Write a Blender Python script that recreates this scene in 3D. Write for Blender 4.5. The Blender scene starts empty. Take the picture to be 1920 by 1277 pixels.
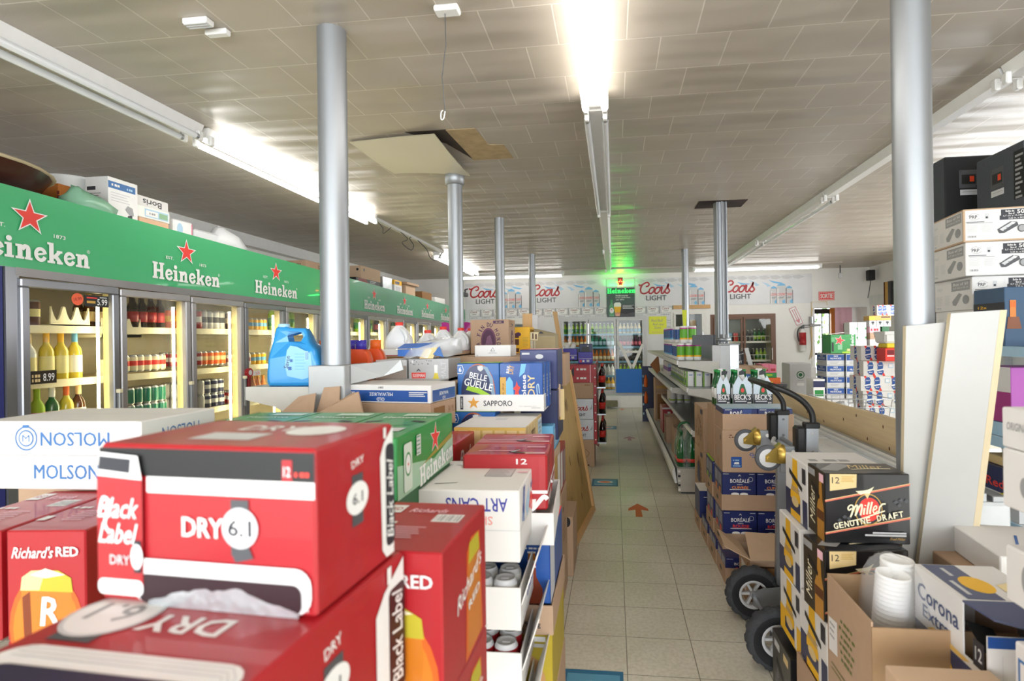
import bpy, math, random
from mathutils import Vector, Matrix, Euler
random.seed(7)
SC = bpy.context.scene
COL = SC.collection
PI = math.pi

# ---------------------------------------------------------------- camera
cam_data = bpy.data.cameras.new('camera')
cam_data.sensor_width = 36.0
cam_data.lens = 19.603
cam_data.shift_x = -0.0331
cam_data.shift_y = -0.0022
cam_data.clip_start = 0.05
cam_data.dof.use_dof = True
cam_data.dof.focus_distance = 4.2
cam_data.dof.aperture_fstop = 3.6
cam = bpy.data.objects.new('camera', cam_data)
COL.objects.link(cam)
_y, _r = .1215, .014
_Mz = Matrix.Rotation(_y, 3, 'Z'); _Mr = Matrix.Rotation(_r, 3, 'Y')
_B = Matrix(((1, 0, 0), (0, 0, -1), (0, 1, 0)))          # camera looks along -Z, world forward is +Y
cam.matrix_world = Matrix.Translation((0, 0, 1.457)) @ (_Mz @ _Mr @ _B).to_4x4()
SC.camera = cam

# ---------------------------------------------------------------- world, daylight, exposure
world = bpy.data.worlds.new('world'); SC.world = world
world.use_nodes = True
_bg = world.node_tree.nodes['Background']
_bg.inputs[0].default_value = (.86, .93, 1.0, 1); _bg.inputs[1].default_value = 3.0
SC.view_settings.view_transform = 'Standard'
SC.view_settings.look = 'None'
SC.view_settings.gamma = 1.0
SC.view_settings.use_curve_mapping = False
SC.view_settings.exposure = 1.0
SC.cycles.use_denoising = True
SC.cycles.max_bounces = 7
SC.cycles.diffuse_bounces = 4
SC.cycles.glossy_bounces = 3
SC.cycles.transmission_bounces = 4
SC.cycles.transparent_max_bounces = 8
SC.cycles.sample_clamp_indirect = 6.0
SC.cycles.caustics_reflective = False
SC.cycles.caustics_refractive = False

def area_light(name, loc, rot, sx, sy, power, color):
    l = bpy.data.lights.new(name, 'AREA'); l.shape = 'RECTANGLE'; l.size = sx; l.size_y = sy
    l.energy = power; l.color = color
    o = bpy.data.objects.new(name, l); COL.objects.link(o); o.location = loc; o.rotation_euler = rot
    return o
# daylight through the shop windows in the street wall behind the camera, and an added fill light, not a window, at the right wall
area_light('front_window_daylight', (0.3, -3.2, 1.55), (PI / 2, 0, 0), 7.0, 2.0, 104, (.94, .97, 1.0))
area_light('side_fill_light', (5.05, 6.8, 1.75), (PI / 2 - .45, 0, PI / 2), 5.5, 1.2, 135, (.95, .97, 1.0))
LAMP_POWER = 6.4

# ---------------------------------------------------------------- materials
def lin(h):
    h = h.lstrip('#'); c = [int(h[i:i + 2], 16) / 255 for i in (0, 2, 4)]
    return tuple(x / 12.92 if x <= .04045 else ((x + .055) / 1.055) ** 2.4 for x in c) + (1,)
_mats = {}
def mat(hexc, rough=.55, metal=0.0, var=.06, scale=18.0, coat=0.0, spec=.5, bump=0.0, name=None, stretch=None):
    key = (hexc, rough, metal, var, scale, coat, spec, bump, stretch)
    if key in _mats: return _mats[key]
    m = bpy.data.materials.new(name or 'paint_' + hexc.strip('#')); m.use_nodes = True
    nt = m.node_tree; b = nt.nodes['Principled BSDF']
    b.inputs['Roughness'].default_value = rough; b.inputs['Metallic'].default_value = metal
    b.inputs['Coat Weight'].default_value = coat; b.inputs['Specular IOR Level'].default_value = spec
    tc = nt.nodes.new('ShaderNodeTexCoord'); nz = nt.nodes.new('ShaderNodeTexNoise')
    nz.inputs['Scale'].default_value = scale; nz.inputs['Detail'].default_value = 2
    if stretch:
        mp = nt.nodes.new('ShaderNodeMapping'); mp.inputs['Scale'].default_value = stretch
        nt.links.new(tc.outputs['Object'], mp.inputs[0]); nt.links.new(mp.outputs[0], nz.inputs['Vector'])
    else: nt.links.new(tc.outputs['Object'], nz.inputs['Vector'])
    mx = nt.nodes.new('ShaderNodeMix'); mx.data_type = 'RGBA'
    c = lin(hexc)
    mx.inputs[6].default_value = tuple(x * (1 - var) for x in c[:3]) + (1,)
    mx.inputs[7].default_value = tuple(min(1, x * (1 + var)) for x in c[:3]) + (1,)
    nt.links.new(nz.outputs[0], mx.inputs[0]); nt.links.new(mx.outputs[2], b.inputs['Base Color'])
    if bump:
        bp = nt.nodes.new('ShaderNodeBump'); bp.inputs['Strength'].default_value = bump; bp.inputs['Distance'].default_value = .01
        nt.links.new(nz.outputs[0], bp.inputs['Height']); nt.links.new(bp.outputs[0], b.inputs['Normal'])
    _mats[key] = m
    return m
def emit(name, color, strength, body=(.9, .9, .9)):
    m = bpy.data.materials.new(name); m.use_nodes = True
    nt = m.node_tree; b = nt.nodes['Principled BSDF']
    b.inputs['Base Color'].default_value = body + (1,)
    b.inputs['Emission Color'].default_value = color + (1,); b.inputs['Emission Strength'].default_value = strength
    return m
def glass_mat(name, tint=(1, 1, 1), refl=.10, rough=.03):
    m = bpy.data.materials.new(name); m.use_nodes = True
    nt = m.node_tree; nt.nodes.clear()
    out = nt.nodes.new('ShaderNodeOutputMaterial'); tr = nt.nodes.new('ShaderNodeBsdfTransparent'); gl = nt.nodes.new('ShaderNodeBsdfGlossy')
    mx = nt.nodes.new('ShaderNodeMixShader'); lw = nt.nodes.new('ShaderNodeLayerWeight'); mm = nt.nodes.new('ShaderNodeMath')
    tr.inputs[0].default_value = tint + (1,); gl.inputs['Roughness'].default_value = rough
    lw.inputs[0].default_value = .25; mm.operation = 'MULTIPLY_ADD'; mm.inputs[1].default_value = .22; mm.inputs[2].default_value = refl * .12
    nt.links.new(lw.outputs['Fresnel'], mm.inputs[0]); nt.links.new(mm.outputs[0], mx.inputs[0])
    nt.links.new(tr.outputs[0], mx.inputs[1]); nt.links.new(gl.outputs[0], mx.inputs[2]); nt.links.new(mx.outputs[0], out.inputs[0])
    return m
def film_mat(name, color, alpha, rough=.2):
    m = bpy.data.materials.new(name); m.use_nodes = True
    b = m.node_tree.nodes['Principled BSDF']
    b.inputs['Base Color'].default_value = lin(color); b.inputs['Roughness'].default_value = rough; b.inputs['Alpha'].default_value = alpha
    return m

K = {}   # palette
def P(k, *a, **kw): K[k] = mat(*a, **kw)
P('white', '#e9e8e5', .5); P('offwhite', '#e6e3dd', .55); P('cream', '#efe6c4', .5); P('black', '#121212', .45); P('ink', '#2b2c33', .5)
P('grey', '#9b9b9b', .5); P('lgrey', '#c9c9c9', .5); P('dgrey', '#4b4c4f', .5); P('red', '#a81b23', .42, coat=.25); P('bred', '#e23a2e', .45)
P('darkred', '#7c1216', .45); P('kraft', '#b3957a', .75, var=.05, scale=40); P('kraft2', '#a38462', .75, var=.06, scale=40); P('kraftlt', '#c7aa8c', .75)
P('kraftdk', '#8a6238', .75); P('carton', '#e2dfdb', .6, var=.02); P('green', '#1f8a3d', .42, coat=.2); P('dkgreen', '#0d5a2a', .45); P('lime', '#9ac428', .5)
P('blue', '#134b96', .42, coat=.2); P('navy', '#1a2350', .42, coat=.2); P('boreale', '#16235f', .42, coat=.15); P('royal', '#15599f', .42, coat=.15)
P('sky', '#6fb3dd', .45); P('paleblue', '#a9cbe0', .5); P('gold', '#c69a43', .45); P('goldpale', '#dfc48c', .5); P('yellow', '#f0b91d', .5)
P('byellow', '#e9d22a', .5); P('orange', '#e5671c', .45); P('amber', '#c9751d', .35, coat=.3); P('brown', '#5d3217', .45); P('purple', '#4a2148', .5)
P('magenta', '#b02a86', .45); P('pink', '#e0768f', .5); P('molson', '#3a6ea8', .5); P('artblue', '#3a3f97', .5); P('steel', '#b9bcc0', .32, metal=.85, var=.1, scale=6)
P('alu', '#a0a3a6', .46, metal=.75, var=.12, scale=9, stretch=(1, 1, .15)); P('chrome', '#d8d9da', .18, metal=1.0); P('shelf', '#b7b9b8', .45, metal=.25, var=.05); P('shelfbeige', '#c4c2b9', .5)
P('foam', '#f6f5f2', .7, bump=.1, scale=120); P('tyre', '#1b1c1e', .8, bump=.25, scale=90); P('tread', '#3a3c3f', .85, bump=.5, scale=140)
P('zinc', '#b79a4e', .3, metal=.85); P('rubber', '#4d4f54', .7); P('plywood', '#e8cfa3', .6, var=.14, scale=9, stretch=(1, .35, 6)); P('osb', '#a98b52', .65, var=.16, scale=7, stretch=(3, 3, .5))
P('pine', '#cfa671', .6, var=.14, scale=8, stretch=(6, 6, .4)); P('knot', '#6d3f1c', .6); P('melamine', '#b5b4b0', .35, var=.02); P('speaker', '#42474d', .6, bump=.15, scale=60, var=.12)
P('spkblack', '#0b0c0e', .6); P('freezer', '#dfe2e3', .35); P('pvcwhite', '#e4e6e4', .4); P('bottlegreen', '#0f5c2b', .12, coat=.6); P('bottlebrown', '#4a2408', .12, coat=.6)
P('cola', '#1a0b07', .12, coat=.5); P('milky', '#e8ecee', .3, coat=.3); P('bluejug', '#2f95d6', .3, coat=.35); P('tide', '#e2531d', .3, coat=.35); P('indigo', '#3a2fa5', .4)
P('foil', '#cfd4d8', .25, metal=.6, bump=.4, scale=30); P('winey', '#d9c33a', .12, coat=.6); P('winelabel', '#f1e7a6', .5); P('teal', '#12806a', .3, coat=.4); P('fabricpink', '#f0bfca', .8)

# ---------------------------------------------------------------- mesh helpers
class MB:
    def __init__(s): s.v = []; s.f = []; s.m = []; s.sm = []; s.mats = []
    def mi(s, m):
        if isinstance(m, str): m = K[m]
        if m not in s.mats: s.mats.append(m)
        return s.mats.index(m)
    def face(s, pts, m, smooth=False):
        n = len(s.v); s.v += [tuple(p) for p in pts]; s.f.append(tuple(range(n, n + len(pts)))); s.m.append(s.mi(m)); s.sm.append(smooth)
    def grid(s, rows, m, smooth=True, closed_u=False, closed_v=False):
        n = len(s.v); R = len(rows); Cn = len(rows[0])
        for r in rows: s.v += [tuple(p) for p in r]
        for i in range(R if closed_v else R - 1):
            mm = m[i] if isinstance(m, (list, tuple)) else m
            k = s.mi(mm); i2 = (i + 1) % R
            for j in range(Cn if closed_u else Cn - 1):
                j2 = (j + 1) % Cn
                s.f.append((n + i * Cn + j, n + i * Cn + j2, n + i2 * Cn + j2, n + i2 * Cn + j)); s.m.append(k); s.sm.append(smooth)
    def hexa(s, c, m):
        """8 corners: bottom ring (ccw from above) then top ring; m one material or dict of sides"""
        n = len(s.v); s.v += [tuple(p) for p in c]
        for nm, f in (('D', (3, 2, 1, 0)), ('T', (4, 5, 6, 7)), ('F', (0, 1, 5, 4)), ('R', (1, 2, 6, 5)), ('B', (2, 3, 7, 6)), ('L', (3, 0, 4, 7))):
            mm = m.get(nm, m.get('*')) if isinstance(m, dict) else m
            s.f.append(tuple(n + i for i in f)); s.m.append(s.mi(mm)); s.sm.append(False)
    def box(s, x0, y0, z0, x1, y1, z1, m, b=0.0):
        if x1 < x0: x0, x1 = x1, x0
        if y1 < y0: y0, y1 = y1, y0
        if z1 < z0: z0, z1 = z1, z0
        if b <= 0:
            s.hexa([(x0, y0, z0), (x1, y0, z0), (x1, y1, z0), (x0, y1, z0), (x0, y0, z1), (x1, y0, z1), (x1, y1, z1), (x0, y1, z1)], m); return
        b = min(b, (x1 - x0) * .45, (y1 - y0) * .45, (z1 - z0) * .45)
        def mm(k): return m.get(k, m.get('*')) if isinstance(m, dict) else m
        X = (x0, x1); Y = (y0, y1); Z = (z0, z1); sg = (1, -1)
        V = {}
        for i in (0, 1):
            for j in (0, 1):
                for k in (0, 1):
                    x, y, z = X[i], Y[j], Z[k]; dx, dy, dz = b * sg[i], b * sg[j], b * sg[k]
                    V[i, j, k, 'x'] = (x, y + dy, z + dz); V[i, j, k, 'y'] = (x + dx, y, z + dz); V[i, j, k, 'z'] = (x + dx, y + dy, z)
        F = lambda i, j, k, a: V[i, j, k, a]
        s.face([F(0, 0, 0, 'y'), F(1, 0, 0, 'y'), F(1, 0, 1, 'y'), F(0, 0, 1, 'y')], mm('F'))
        s.face([F(1, 1, 0, 'y'), F(0, 1, 0, 'y'), F(0, 1, 1, 'y'), F(1, 1, 1, 'y')], mm('B'))
        s.face([F(0, 1, 0, 'x'), F(0, 0, 0, 'x'), F(0, 0, 1, 'x'), F(0, 1, 1, 'x')], mm('L'))
        s.face([F(1, 0, 0, 'x'), F(1, 1, 0, 'x'), F(1, 1, 1, 'x'), F(1, 0, 1, 'x')], mm('R'))
        s.face([F(0, 0, 1, 'z'), F(1, 0, 1, 'z'), F(1, 1, 1, 'z'), F(0, 1, 1, 'z')], mm('T'))
        s.face([F(0, 1, 0, 'z'), F(1, 1, 0, 'z'), F(1, 0, 0, 'z'), F(0, 0, 0, 'z')], mm('D'))
        for i in (0, 1):
            for j in (0, 1): s.face([F(i, j, 0, 'x'), F(i, j, 0, 'y'), F(i, j, 1, 'y'), F(i, j, 1, 'x')], mm('F'))
            for k in (0, 1): s.face([F(i, 0, k, 'x'), F(i, 0, k, 'z'), F(i, 1, k, 'z'), F(i, 1, k, 'x')], mm('T' if k else 'D'))
        for j in (0, 1):
            for k in (0, 1): s.face([F(0, j, k, 'y'), F(0, j, k, 'z'), F(1, j, k, 'z'), F(1, j, k, 'y')], mm('T' if k else 'D'))
        for i in (0, 1):
            for j in (0, 1):
                for k in (0, 1): s.face([F(i, j, k, 'x'), F(i, j, k, 'y'), F(i, j, k, 'z')], mm('T' if k else 'D'))
    def prism(s, pts, ex, m, smooth=False):
        """flat polygon pts (3D) extruded by vector ex"""
        ex = Vector(ex); a = [Vector(p) for p in pts]; b = [p + ex for p in a]
        s.face(list(reversed(a)), m); s.face(b, m)
        for i in range(len(a)):
            j = (i + 1) % len(a); s.face([a[i], a[j], b[j], b[i]], m, smooth)
    def lathe(s, prof, ms, n=20, c=(0, 0, 0), ax=None):
        """prof: [(r,z)...]; ms: material or one per segment"""
        rows = []
        for r, z in prof:
            rows.append([(c[0] + r * math.cos(2 * PI * k / n), c[1] + r * math.sin(2 * PI * k / n), c[2] + z) for k in range(n)])
        if ax is not None:
            q = Vector((0, 0, 1)).rotation_difference(Vector(ax)); C0 = Vector(c)
            rows = [[tuple(C0 + q @ (Vector(p) - C0)) for p in r] for r in rows]
        s.grid(rows, ms, True, closed_u=True)
    def cyl(s, p0, p1, r, m, n=16, r2=None, caps=True):
        p0 = Vector(p0); p1 = Vector(p1); d = (p1 - p0); L = d.length; r2 = r if r2 is None else r2
        q = Vector((0, 0, 1)).rotation_difference(d)
        ra = [p0 + q @ Vector((r * math.cos(2 * PI * k / n), r * math.sin(2 * PI * k / n), 0)) for k in range(n)]
        rb = [p0 + q @ Vector((r2 * math.cos(2 * PI * k / n), r2 * math.sin(2 * PI * k / n), L)) for k in range(n)]
        s.grid([ra, rb], m, True, closed_u=True)
        if caps: s.face(list(reversed(ra)), m); s.face(rb, m)
    def tube(s, pts, r, m, n=8, closed=False, caps=True):
        pts = [Vector(p) for p in pts]; rows = []; N = len(pts); up = None
        for i, p in enumerate(pts):
            a = pts[(i - 1) % N] if (closed or i > 0) else p; b = pts[(i + 1) % N] if (closed or i < N - 1) else p
            t = (b - a).normalized()
            if up is None:
                up = Vector((0, 0, 1)) if abs(t.z) < .9 else Vector((1, 0, 0))
            u = (up - t * up.dot(t)); u = u.normalized() if u.length > 1e-6 else t.orthogonal().normalized()
            w = t.cross(u); up = u
            rr = r[i] if isinstance(r, (list, tuple)) else r
            rows.append([p + u * rr * math.cos(2 * PI * k / n) + w * rr * math.sin(2 * PI * k / n) for k in range(n)])
        s.grid(rows, m, True, closed_u=True, closed_v=closed)
        if caps and not closed: s.face(list(reversed(rows[0])), m); s.face(rows[-1], m)
    def build(s, name, parent=None, loc=(0, 0, 0), rz=0.0, rot=None, link=True):
        me = bpy.data.meshes.new(name); me.from_pydata(s.v, [], s.f)
        for m in s.mats: me.materials.append(m)
        me.polygons.foreach_set('material_index', s.m); me.polygons.foreach_set('use_smooth', s.sm)
        me.update()
        if not link: return me
        return put(name, me, parent, loc, rz, rot)
def put(name, me, parent=None, loc=(0, 0, 0), rz=0.0, rot=None):
    o = bpy.data.objects.new(name, me); COL.objects.link(o)
    o.location = loc; o.rotation_euler = rot if rot else (0, 0, rz)
    if parent: o.parent = parent
    return o
def tag(o, label, cat, group=None, kind=None):
    o['label'] = label; o['category'] = cat
    if group: o['group'] = group
    if kind: o['kind'] = kind
    return o
def thing(name, label, cat, loc=(0, 0, 0), rz=0.0, group=None):
    o = bpy.data.objects.new(name, None); COL.objects.link(o); o.location = loc; o.rotation_euler = (0, 0, rz); o.empty_display_size = .05
    return tag(o, label, cat, group)
def struct(name, mb):
    o = mb.build(name); o['kind'] = 'structure'; return o
def dup(o, loc, label=None, rz=None, group=None):
    c = o.copy(); COL.objects.link(c); c.location = loc
    if rz is not None: c.rotation_euler = (0, 0, rz)
    if label: c['label'] = label
    if group: c['group'] = group
    for ch in list(o.children):
        d = ch.copy(); COL.objects.link(d); d.parent = c
        for g in list(ch.children):
            e = g.copy(); COL.objects.link(e); e.parent = d
    return c

# ---------------------------------------------------------------- print on faces
_tx = {}
def text_geo(body, bold=0.0, shear=0.0):
    k = (body, bold, shear)
    if k not in _tx:
        c = bpy.data.curves.new('lettering', 'FONT'); c.body = body; c.resolution_u = 2; c.offset = bold; c.shear = shear
        o = bpy.data.objects.new('lettering', c); m = o.to_mesh()
        vs = [(v.co.x, v.co.y) for v in m.vertices]; fs = [tuple(p.vertices) for p in m.polygons]
        o.to_mesh_clear(); bpy.data.objects.remove(o); bpy.data.curves.remove(c)
        x0 = min(v[0] for v in vs); x1 = max(v[0] for v in vs); y0 = min(v[1] for v in vs); y1 = max(v[1] for v in vs)
        _tx[k] = ([((a - x0) / (x1 - x0) - .5, (b - y0) / (y1 - y0) - .5) for a, b in vs], fs)
    return _tx[k]
def spline(pts, per=5):
    if len(pts) < 3: return list(pts)
    out = []; P_ = [pts[0]] + list(pts) + [pts[-1]]
    for i in range(1, len(P_) - 2):
        p0, p1, p2, p3 = P_[i - 1:i + 3]
        for k in range(per):
            t = k / per
            out.append(tuple(.5 * (2 * p1[d] + (p2[d] - p0[d]) * t + (2 * p0[d] - 5 * p1[d] + 4 * p2[d] - p3[d]) * t * t + (3 * p1[d] - p0[d] - 3 * p2[d] + p3[d]) * t ** 3) for d in range(len(p1))))
    out.append(pts[-1]); return out
class Art:
    """prints rectangles, shapes and lettering just off a flat face: origin O, unit axes U,V, outward N"""
    def __init__(s, mb, O, U, V, N, w=1, h=1, base=.0006):
        s.mb = mb; s.O = Vector(O); s.U = Vector(U); s.V = Vector(V); s.N = Vector(N); s.w = w; s.h = h; s.k = 0; s.base = base
    def pt(s, u, v): return s.O + s.U * u + s.V * v + s.N * (s.base + .00018 * s.k)
    def poly(s, pts, m): s.mb.face([s.pt(*p) for p in pts], m); s.k += 1; return s
    def rect(s, u0, v0, u1, v1, m): return s.poly([(u0, v0), (u1, v0), (u1, v1), (u0, v1)], m)
    def ell(s, cu, cv, ru, rv, m, n=22, rot=0):
        c, d = math.cos(rot), math.sin(rot)
        return s.poly([(cu + ru * math.cos(a) * c - rv * math.sin(a) * d, cv + ru * math.cos(a) * d + rv * math.sin(a) * c) for a in [2 * PI * i / n for i in range(n)]], m)
    def rrect(s, u0, v0, u1, v1, r, m):
        pts = []
        for cx, cy, a0 in ((u1 - r, v1 - r, 0), (u0 + r, v1 - r, 90), (u0 + r, v0 + r, 180), (u1 - r, v0 + r, 270)):
            for q in range(5): a = math.radians(a0 + q * 22.5); pts.append((cx + r * math.cos(a), cy + r * math.sin(a)))
        return s.poly(pts, m)
    def star(s, cu, cv, r, m, inner=.4, tilt=0, edge=None, ew=.15):
        if edge: s.star(cu, cv, r * (1 + ew), edge, inner, tilt)
        return s.poly([(cu + (r if i % 2 == 0 else r * inner) * math.sin(tilt + i * PI / 5), cv + (r if i % 2 == 0 else r * inner) * math.cos(tilt + i * PI / 5)) for i in range(10)], m)
    def text(s, body, cu, cv, w, h, m, rot=0, bold=.015, shear=0, _again=False):
        wide = bold > .02; bold = 0 if 'M' in body else min(bold, .012)
        vs, fs = text_geo(body, bold, shear); a = math.radians(rot); c, d = math.cos(a), math.sin(a)
        n = len(s.mb.v); mi = s.mb.mi(m)
        s.mb.v += [tuple(s.pt(cu + x * w * c - y * h * d, cv + x * w * d + y * h * c)) for x, y in vs]
        for f in fs: s.mb.f.append(tuple(n + i for i in f)); s.mb.m.append(mi); s.mb.sm.append(False)
        s.k += 1
        if wide and not _again:
            for du, dv in ((-.018, 0), (.018, 0), (0, .015)): s.text(body, cu + du * h * c, cv + du * h * d + dv * h, w, h, m, rot, .02, shear, True); s.k -= .7
        return s
    def arc_text(s, body, cu, cv, r, a_mid, a_step, w, h, m, bold=.02):
        for i, ch in enumerate(body):
            if ch == ' ': continue
            a = a_mid - (i - (len(body) - 1) / 2) * a_step; t = math.radians(a)
            s.text(ch, cu + r * math.cos(t), cv + r * math.sin(t), w if ch not in 'Ii1' else w * .35, h, m, rot=a - 90, bold=bold)
            s.k -= 1
        s.k += 1; return s
    def stroke(s, pts, w, m, smooth=True, per=5, closed=False, fn=None):
        q = spline(pts, per) if smooth else list(pts)
        N_ = len(q); L = []; R = []
        for i in range(N_):
            a = q[max(0, i - 1)]; b = q[min(N_ - 1, i + 1)]
            if closed and i in (0, N_ - 1): a = q[-2]; b = q[1]
            dx, dy = b[0] - a[0], b[1] - a[1]; l = math.hypot(dx, dy) or 1
            ww = w * (fn(i / (N_ - 1)) if fn else 1)
            L.append((q[i][0] - dy / l * ww / 2, q[i][1] + dx / l * ww / 2)); R.append((q[i][0] + dy / l * ww / 2, q[i][1] - dx / l * ww / 2))
        for i in range(N_ - 1): s.poly([L[i], R[i], R[i + 1], L[i + 1]], m); s.k -= 1
        s.k += 1; return s
    def lines(s, u0, v1, w, n, pitch, th, m, jag=.25):
        """small print as fine rules"""
        for i in range(n):
            s.rect(u0, v1 - i * pitch - th, u0 + w * (1 - jag * ((i * 37) % 10) / 10), v1 - i * pitch, m); s.k -= 1
        s.k += 1; return s
    def greek(s, cu, cv, w, h, m, rot=0, **k):
        """a line of print too small to read, as broken rules"""
        a = math.radians(rot); c, d = math.cos(a), math.sin(a); n = max(3, int(w / h / 1.6))
        for i in range(n):
            x0 = -w / 2 + w * i / n; x1 = x0 + w / n * (.55 + .3 * ((i * 5) % 3) / 2)
            s.poly([(cu + x * c - y * d, cv + x * d + y * c) for x, y in ((x0, -h * .35), (x1, -h * .35), (x1, h * .35), (x0, h * .35))], m); s.k -= 1
        s.k += 1; return s
    def barcode(s, u0, v0, u1, v1, m='black', bg='white', n=14):
        s.rect(u0, v0, u1, v1, bg); d = (u1 - u0) / (n * 2 + 1)
        for i in range(n):
            s.rect(u0 + d * (2 * i + 1), v0 + (v1 - v0) * .08, u0 + d * (2 * i + 1 + (.5 + .9 * ((i * 7) % 3) / 2)), v1 - (v1 - v0) * .08, m); s.k -= 1
        s.k += 1; return s
    def heineken(s, cu, cv, w, m, rot=0):
        """slab lettering built from bars and rings; w is the width of the word"""
        H = w / 5.42; a = math.radians(rot); ca, sa = math.cos(a), math.sin(a); x = -2.71; k0 = s.k
        def T(p): X, Y = p[0] * H, (p[1] - .5) * H; return (cu + X * ca - Y * sa, cv + X * sa + Y * ca)
        def R(u0, v0, u1, v1): s.poly([T((x + u0, v0)), T((x + u1, v0)), T((x + u1, v1)), T((x + u0, v1))], m); s.k -= .75
        def S(p, wd): s.stroke([T((x + q[0], q[1])) for q in p], wd * H, m); s.k -= .75
        for ch in 'Heineken':
            if ch == 'H':
                R(.08, 0, .31, 1); R(.56, 0, .79, 1); R(.31, .43, .56, .58)
                for u in (0, .48): R(u, 0, u + .39, .12); R(u, .88, u + .39, 1)
                x += .93
            elif ch == 'e':
                S([(.32 + .22 * math.cos(math.radians(t)), .34 + .27 * math.sin(math.radians(t))) for t in range(10, 341, 30)], .17)
                s.poly([T((x + .12, .26)), T((x + .52, .36)), T((x + .52, .46)), T((x + .12, .36))], m); s.k -= .75
                x += .64
            elif ch == 'i':
                R(.09, 0, .31, .66); R(0, 0, .4, .11); R(0, .56, .31, .67); s.ell(*T((x + .19, .87)), .13 * H, .13 * H, m, 10); s.k -= .75; x += .46
            elif ch == 'n':
                R(.09, 0, .31, .66); R(0, 0, .38, .11); R(0, .56, .31, .67); R(.46, 0, .68, .42); R(.41, 0, .76, .11)
                S([(.29, .46), (.42, .6), (.55, .56), (.57, .38)], .2); x += .82
            elif ch == 'k':
                R(.09, 0, .31, 1); R(0, 0, .38, .11); R(0, .89, .31, 1); S([(.3, .28), (.44, .42), (.62, .62)], .17); S([(.4, .38), (.52, .22), (.66, .03)], .2); R(.46, 0, .76, .11); R(.46, .55, .74, .66); x += .8
        return s
    def coors(s, cu, cv, w, m, edge=None):
        """flowing script word, w wide"""
        H = w / 3.4; k0 = s.k
        def go(o, wd, mm):
            S = lambda p: s.stroke([(cu + (q[0] - 1.7) * H + o, cv + (q[1] - .55) * H - o) for q in p], wd * H, mm)
            S([(.02, 1.05), (.12, .92), (.35, .98), (.7, 1.18), (.95, 1.2), (1.08, 1.02), (.95, .82), (.72, .78)])
            S([(.72, 1.18), (.4, 1.0), (.2, .6), (.22, .22), (.45, .05), (.8, .12), (1.05, .3)])
            for ox in (1.02, 1.62): S([(ox + .32 + .25 * math.cos(t) + .13 * math.sin(t), .37 + .33 * math.sin(t)) for t in [PI / 2 + i * PI / 5 for i in range(11)]])
            S([(2.2, .5), (2.35, .72), (2.42, .64), (2.36, .36), (2.34, .1), (2.5, .05), (2.75, .3)])
            S([(2.6, .18), (2.9, .6), (3.08, 1.0), (3.02, .62), (3.18, .3), (3.0, .06), (2.78, .08), (2.72, .2)])
        if edge: go(.015 * H, .25, edge)
        go(0, .17, m); s.k = k0 + 24; return s
    def miller(s, cu, cv, w, m):
        H = w / 3.1
        S = lambda p, wd=.15: s.stroke([(cu + (q[0] - 1.55) * H + (q[1] - .5) * .12 * H, cv + (q[1] - .5) * H + (q[0] - 1.55) * .18 * H) for q in p], wd * H, m)
        S([(.32, .75), (.14, .62), (.02, .82), (.16, 1.02), (.4, .95), (.42, .55), (.3, 0)], .12)
        S([(.34, .1), (.5, .72), (.72, .95), (.76, .6), (.68, .06)]); S([(.72, .2), (.9, .75), (1.1, .95), (1.14, .6), (1.1, .04)])
        S([(1.36, .62), (1.34, .05)]); S([(1.38, .78), (1.4, .86)])
        for x in (1.6, 1.84): S([(x + .06, 1.05), (x, .5), (x, .04)])
        S([(2.1, .32), (2.3, .42), (2.28, .64), (2.12, .6), (2.06, .28), (2.2, .04), (2.42, .2)], .11)
        S([(2.52, .04), (2.56, .5), (2.6, .55), (2.75, .72), (3.0, .7)], .13)
        S([(.2, -.32), (1.2, -.24), (3.0, .12)], .1); return s
def faces(mb, W, D, H, o=(0, 0, 0)):
    x, y, z = o
    return {'F': Art(mb, (x, y, z), (1, 0, 0), (0, 0, 1), (0, -1, 0), W, H), 'L': Art(mb, (x, y + D, z), (0, -1, 0), (0, 0, 1), (-1, 0, 0), D, H),
            'R': Art(mb, (x + W, y, z), (0, 1, 0), (0, 0, 1), (1, 0, 0), D, H), 'T': Art(mb, (x, y, z + H), (1, 0, 0), (0, 1, 0), (0, 0, 1), W, D),
            'B': Art(mb, (x + W, y + D, z), (-1, 0, 0), (0, 0, 1), (0, 1, 0), W, H)}
def carton(name, W, D, H, m, art=None, b=.003):
    """a closed printed carton as one mesh, origin at its front left bottom corner"""
    mb = MB(); mb.box(0, 0, 0, W, D, H, m, b)
    if art: art(faces(mb, W, D, H))
    return mb.build(name, link=False)
def tray_mesh(W, D, H, m, t=.004, art=None, hole=False, ext=None):
    mb = MB(); e = ext or m
    mb.box(0, 0, 0, W, D, t, m); mb.box(0, 0, t, W, t, H, m); mb.box(0, D - t, t, W, D, H, m); mb.box(0, t, t, t, D - t, H, m); mb.box(W - t, t, t, W, D - t, H, m)
    f = faces(mb, W, D, H)
    if hole:
        for k in 'LR': f[k].ell(D / 2, H * .5, .035, .013, 'black', 14)
    if art: art(f)
    return mb.build('tray', link=False)
def place(me, name, loc, label, cat='box', rz=0.0, group=None):
    return tag(put(name, me, None, loc, rz), label, cat, group)

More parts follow.
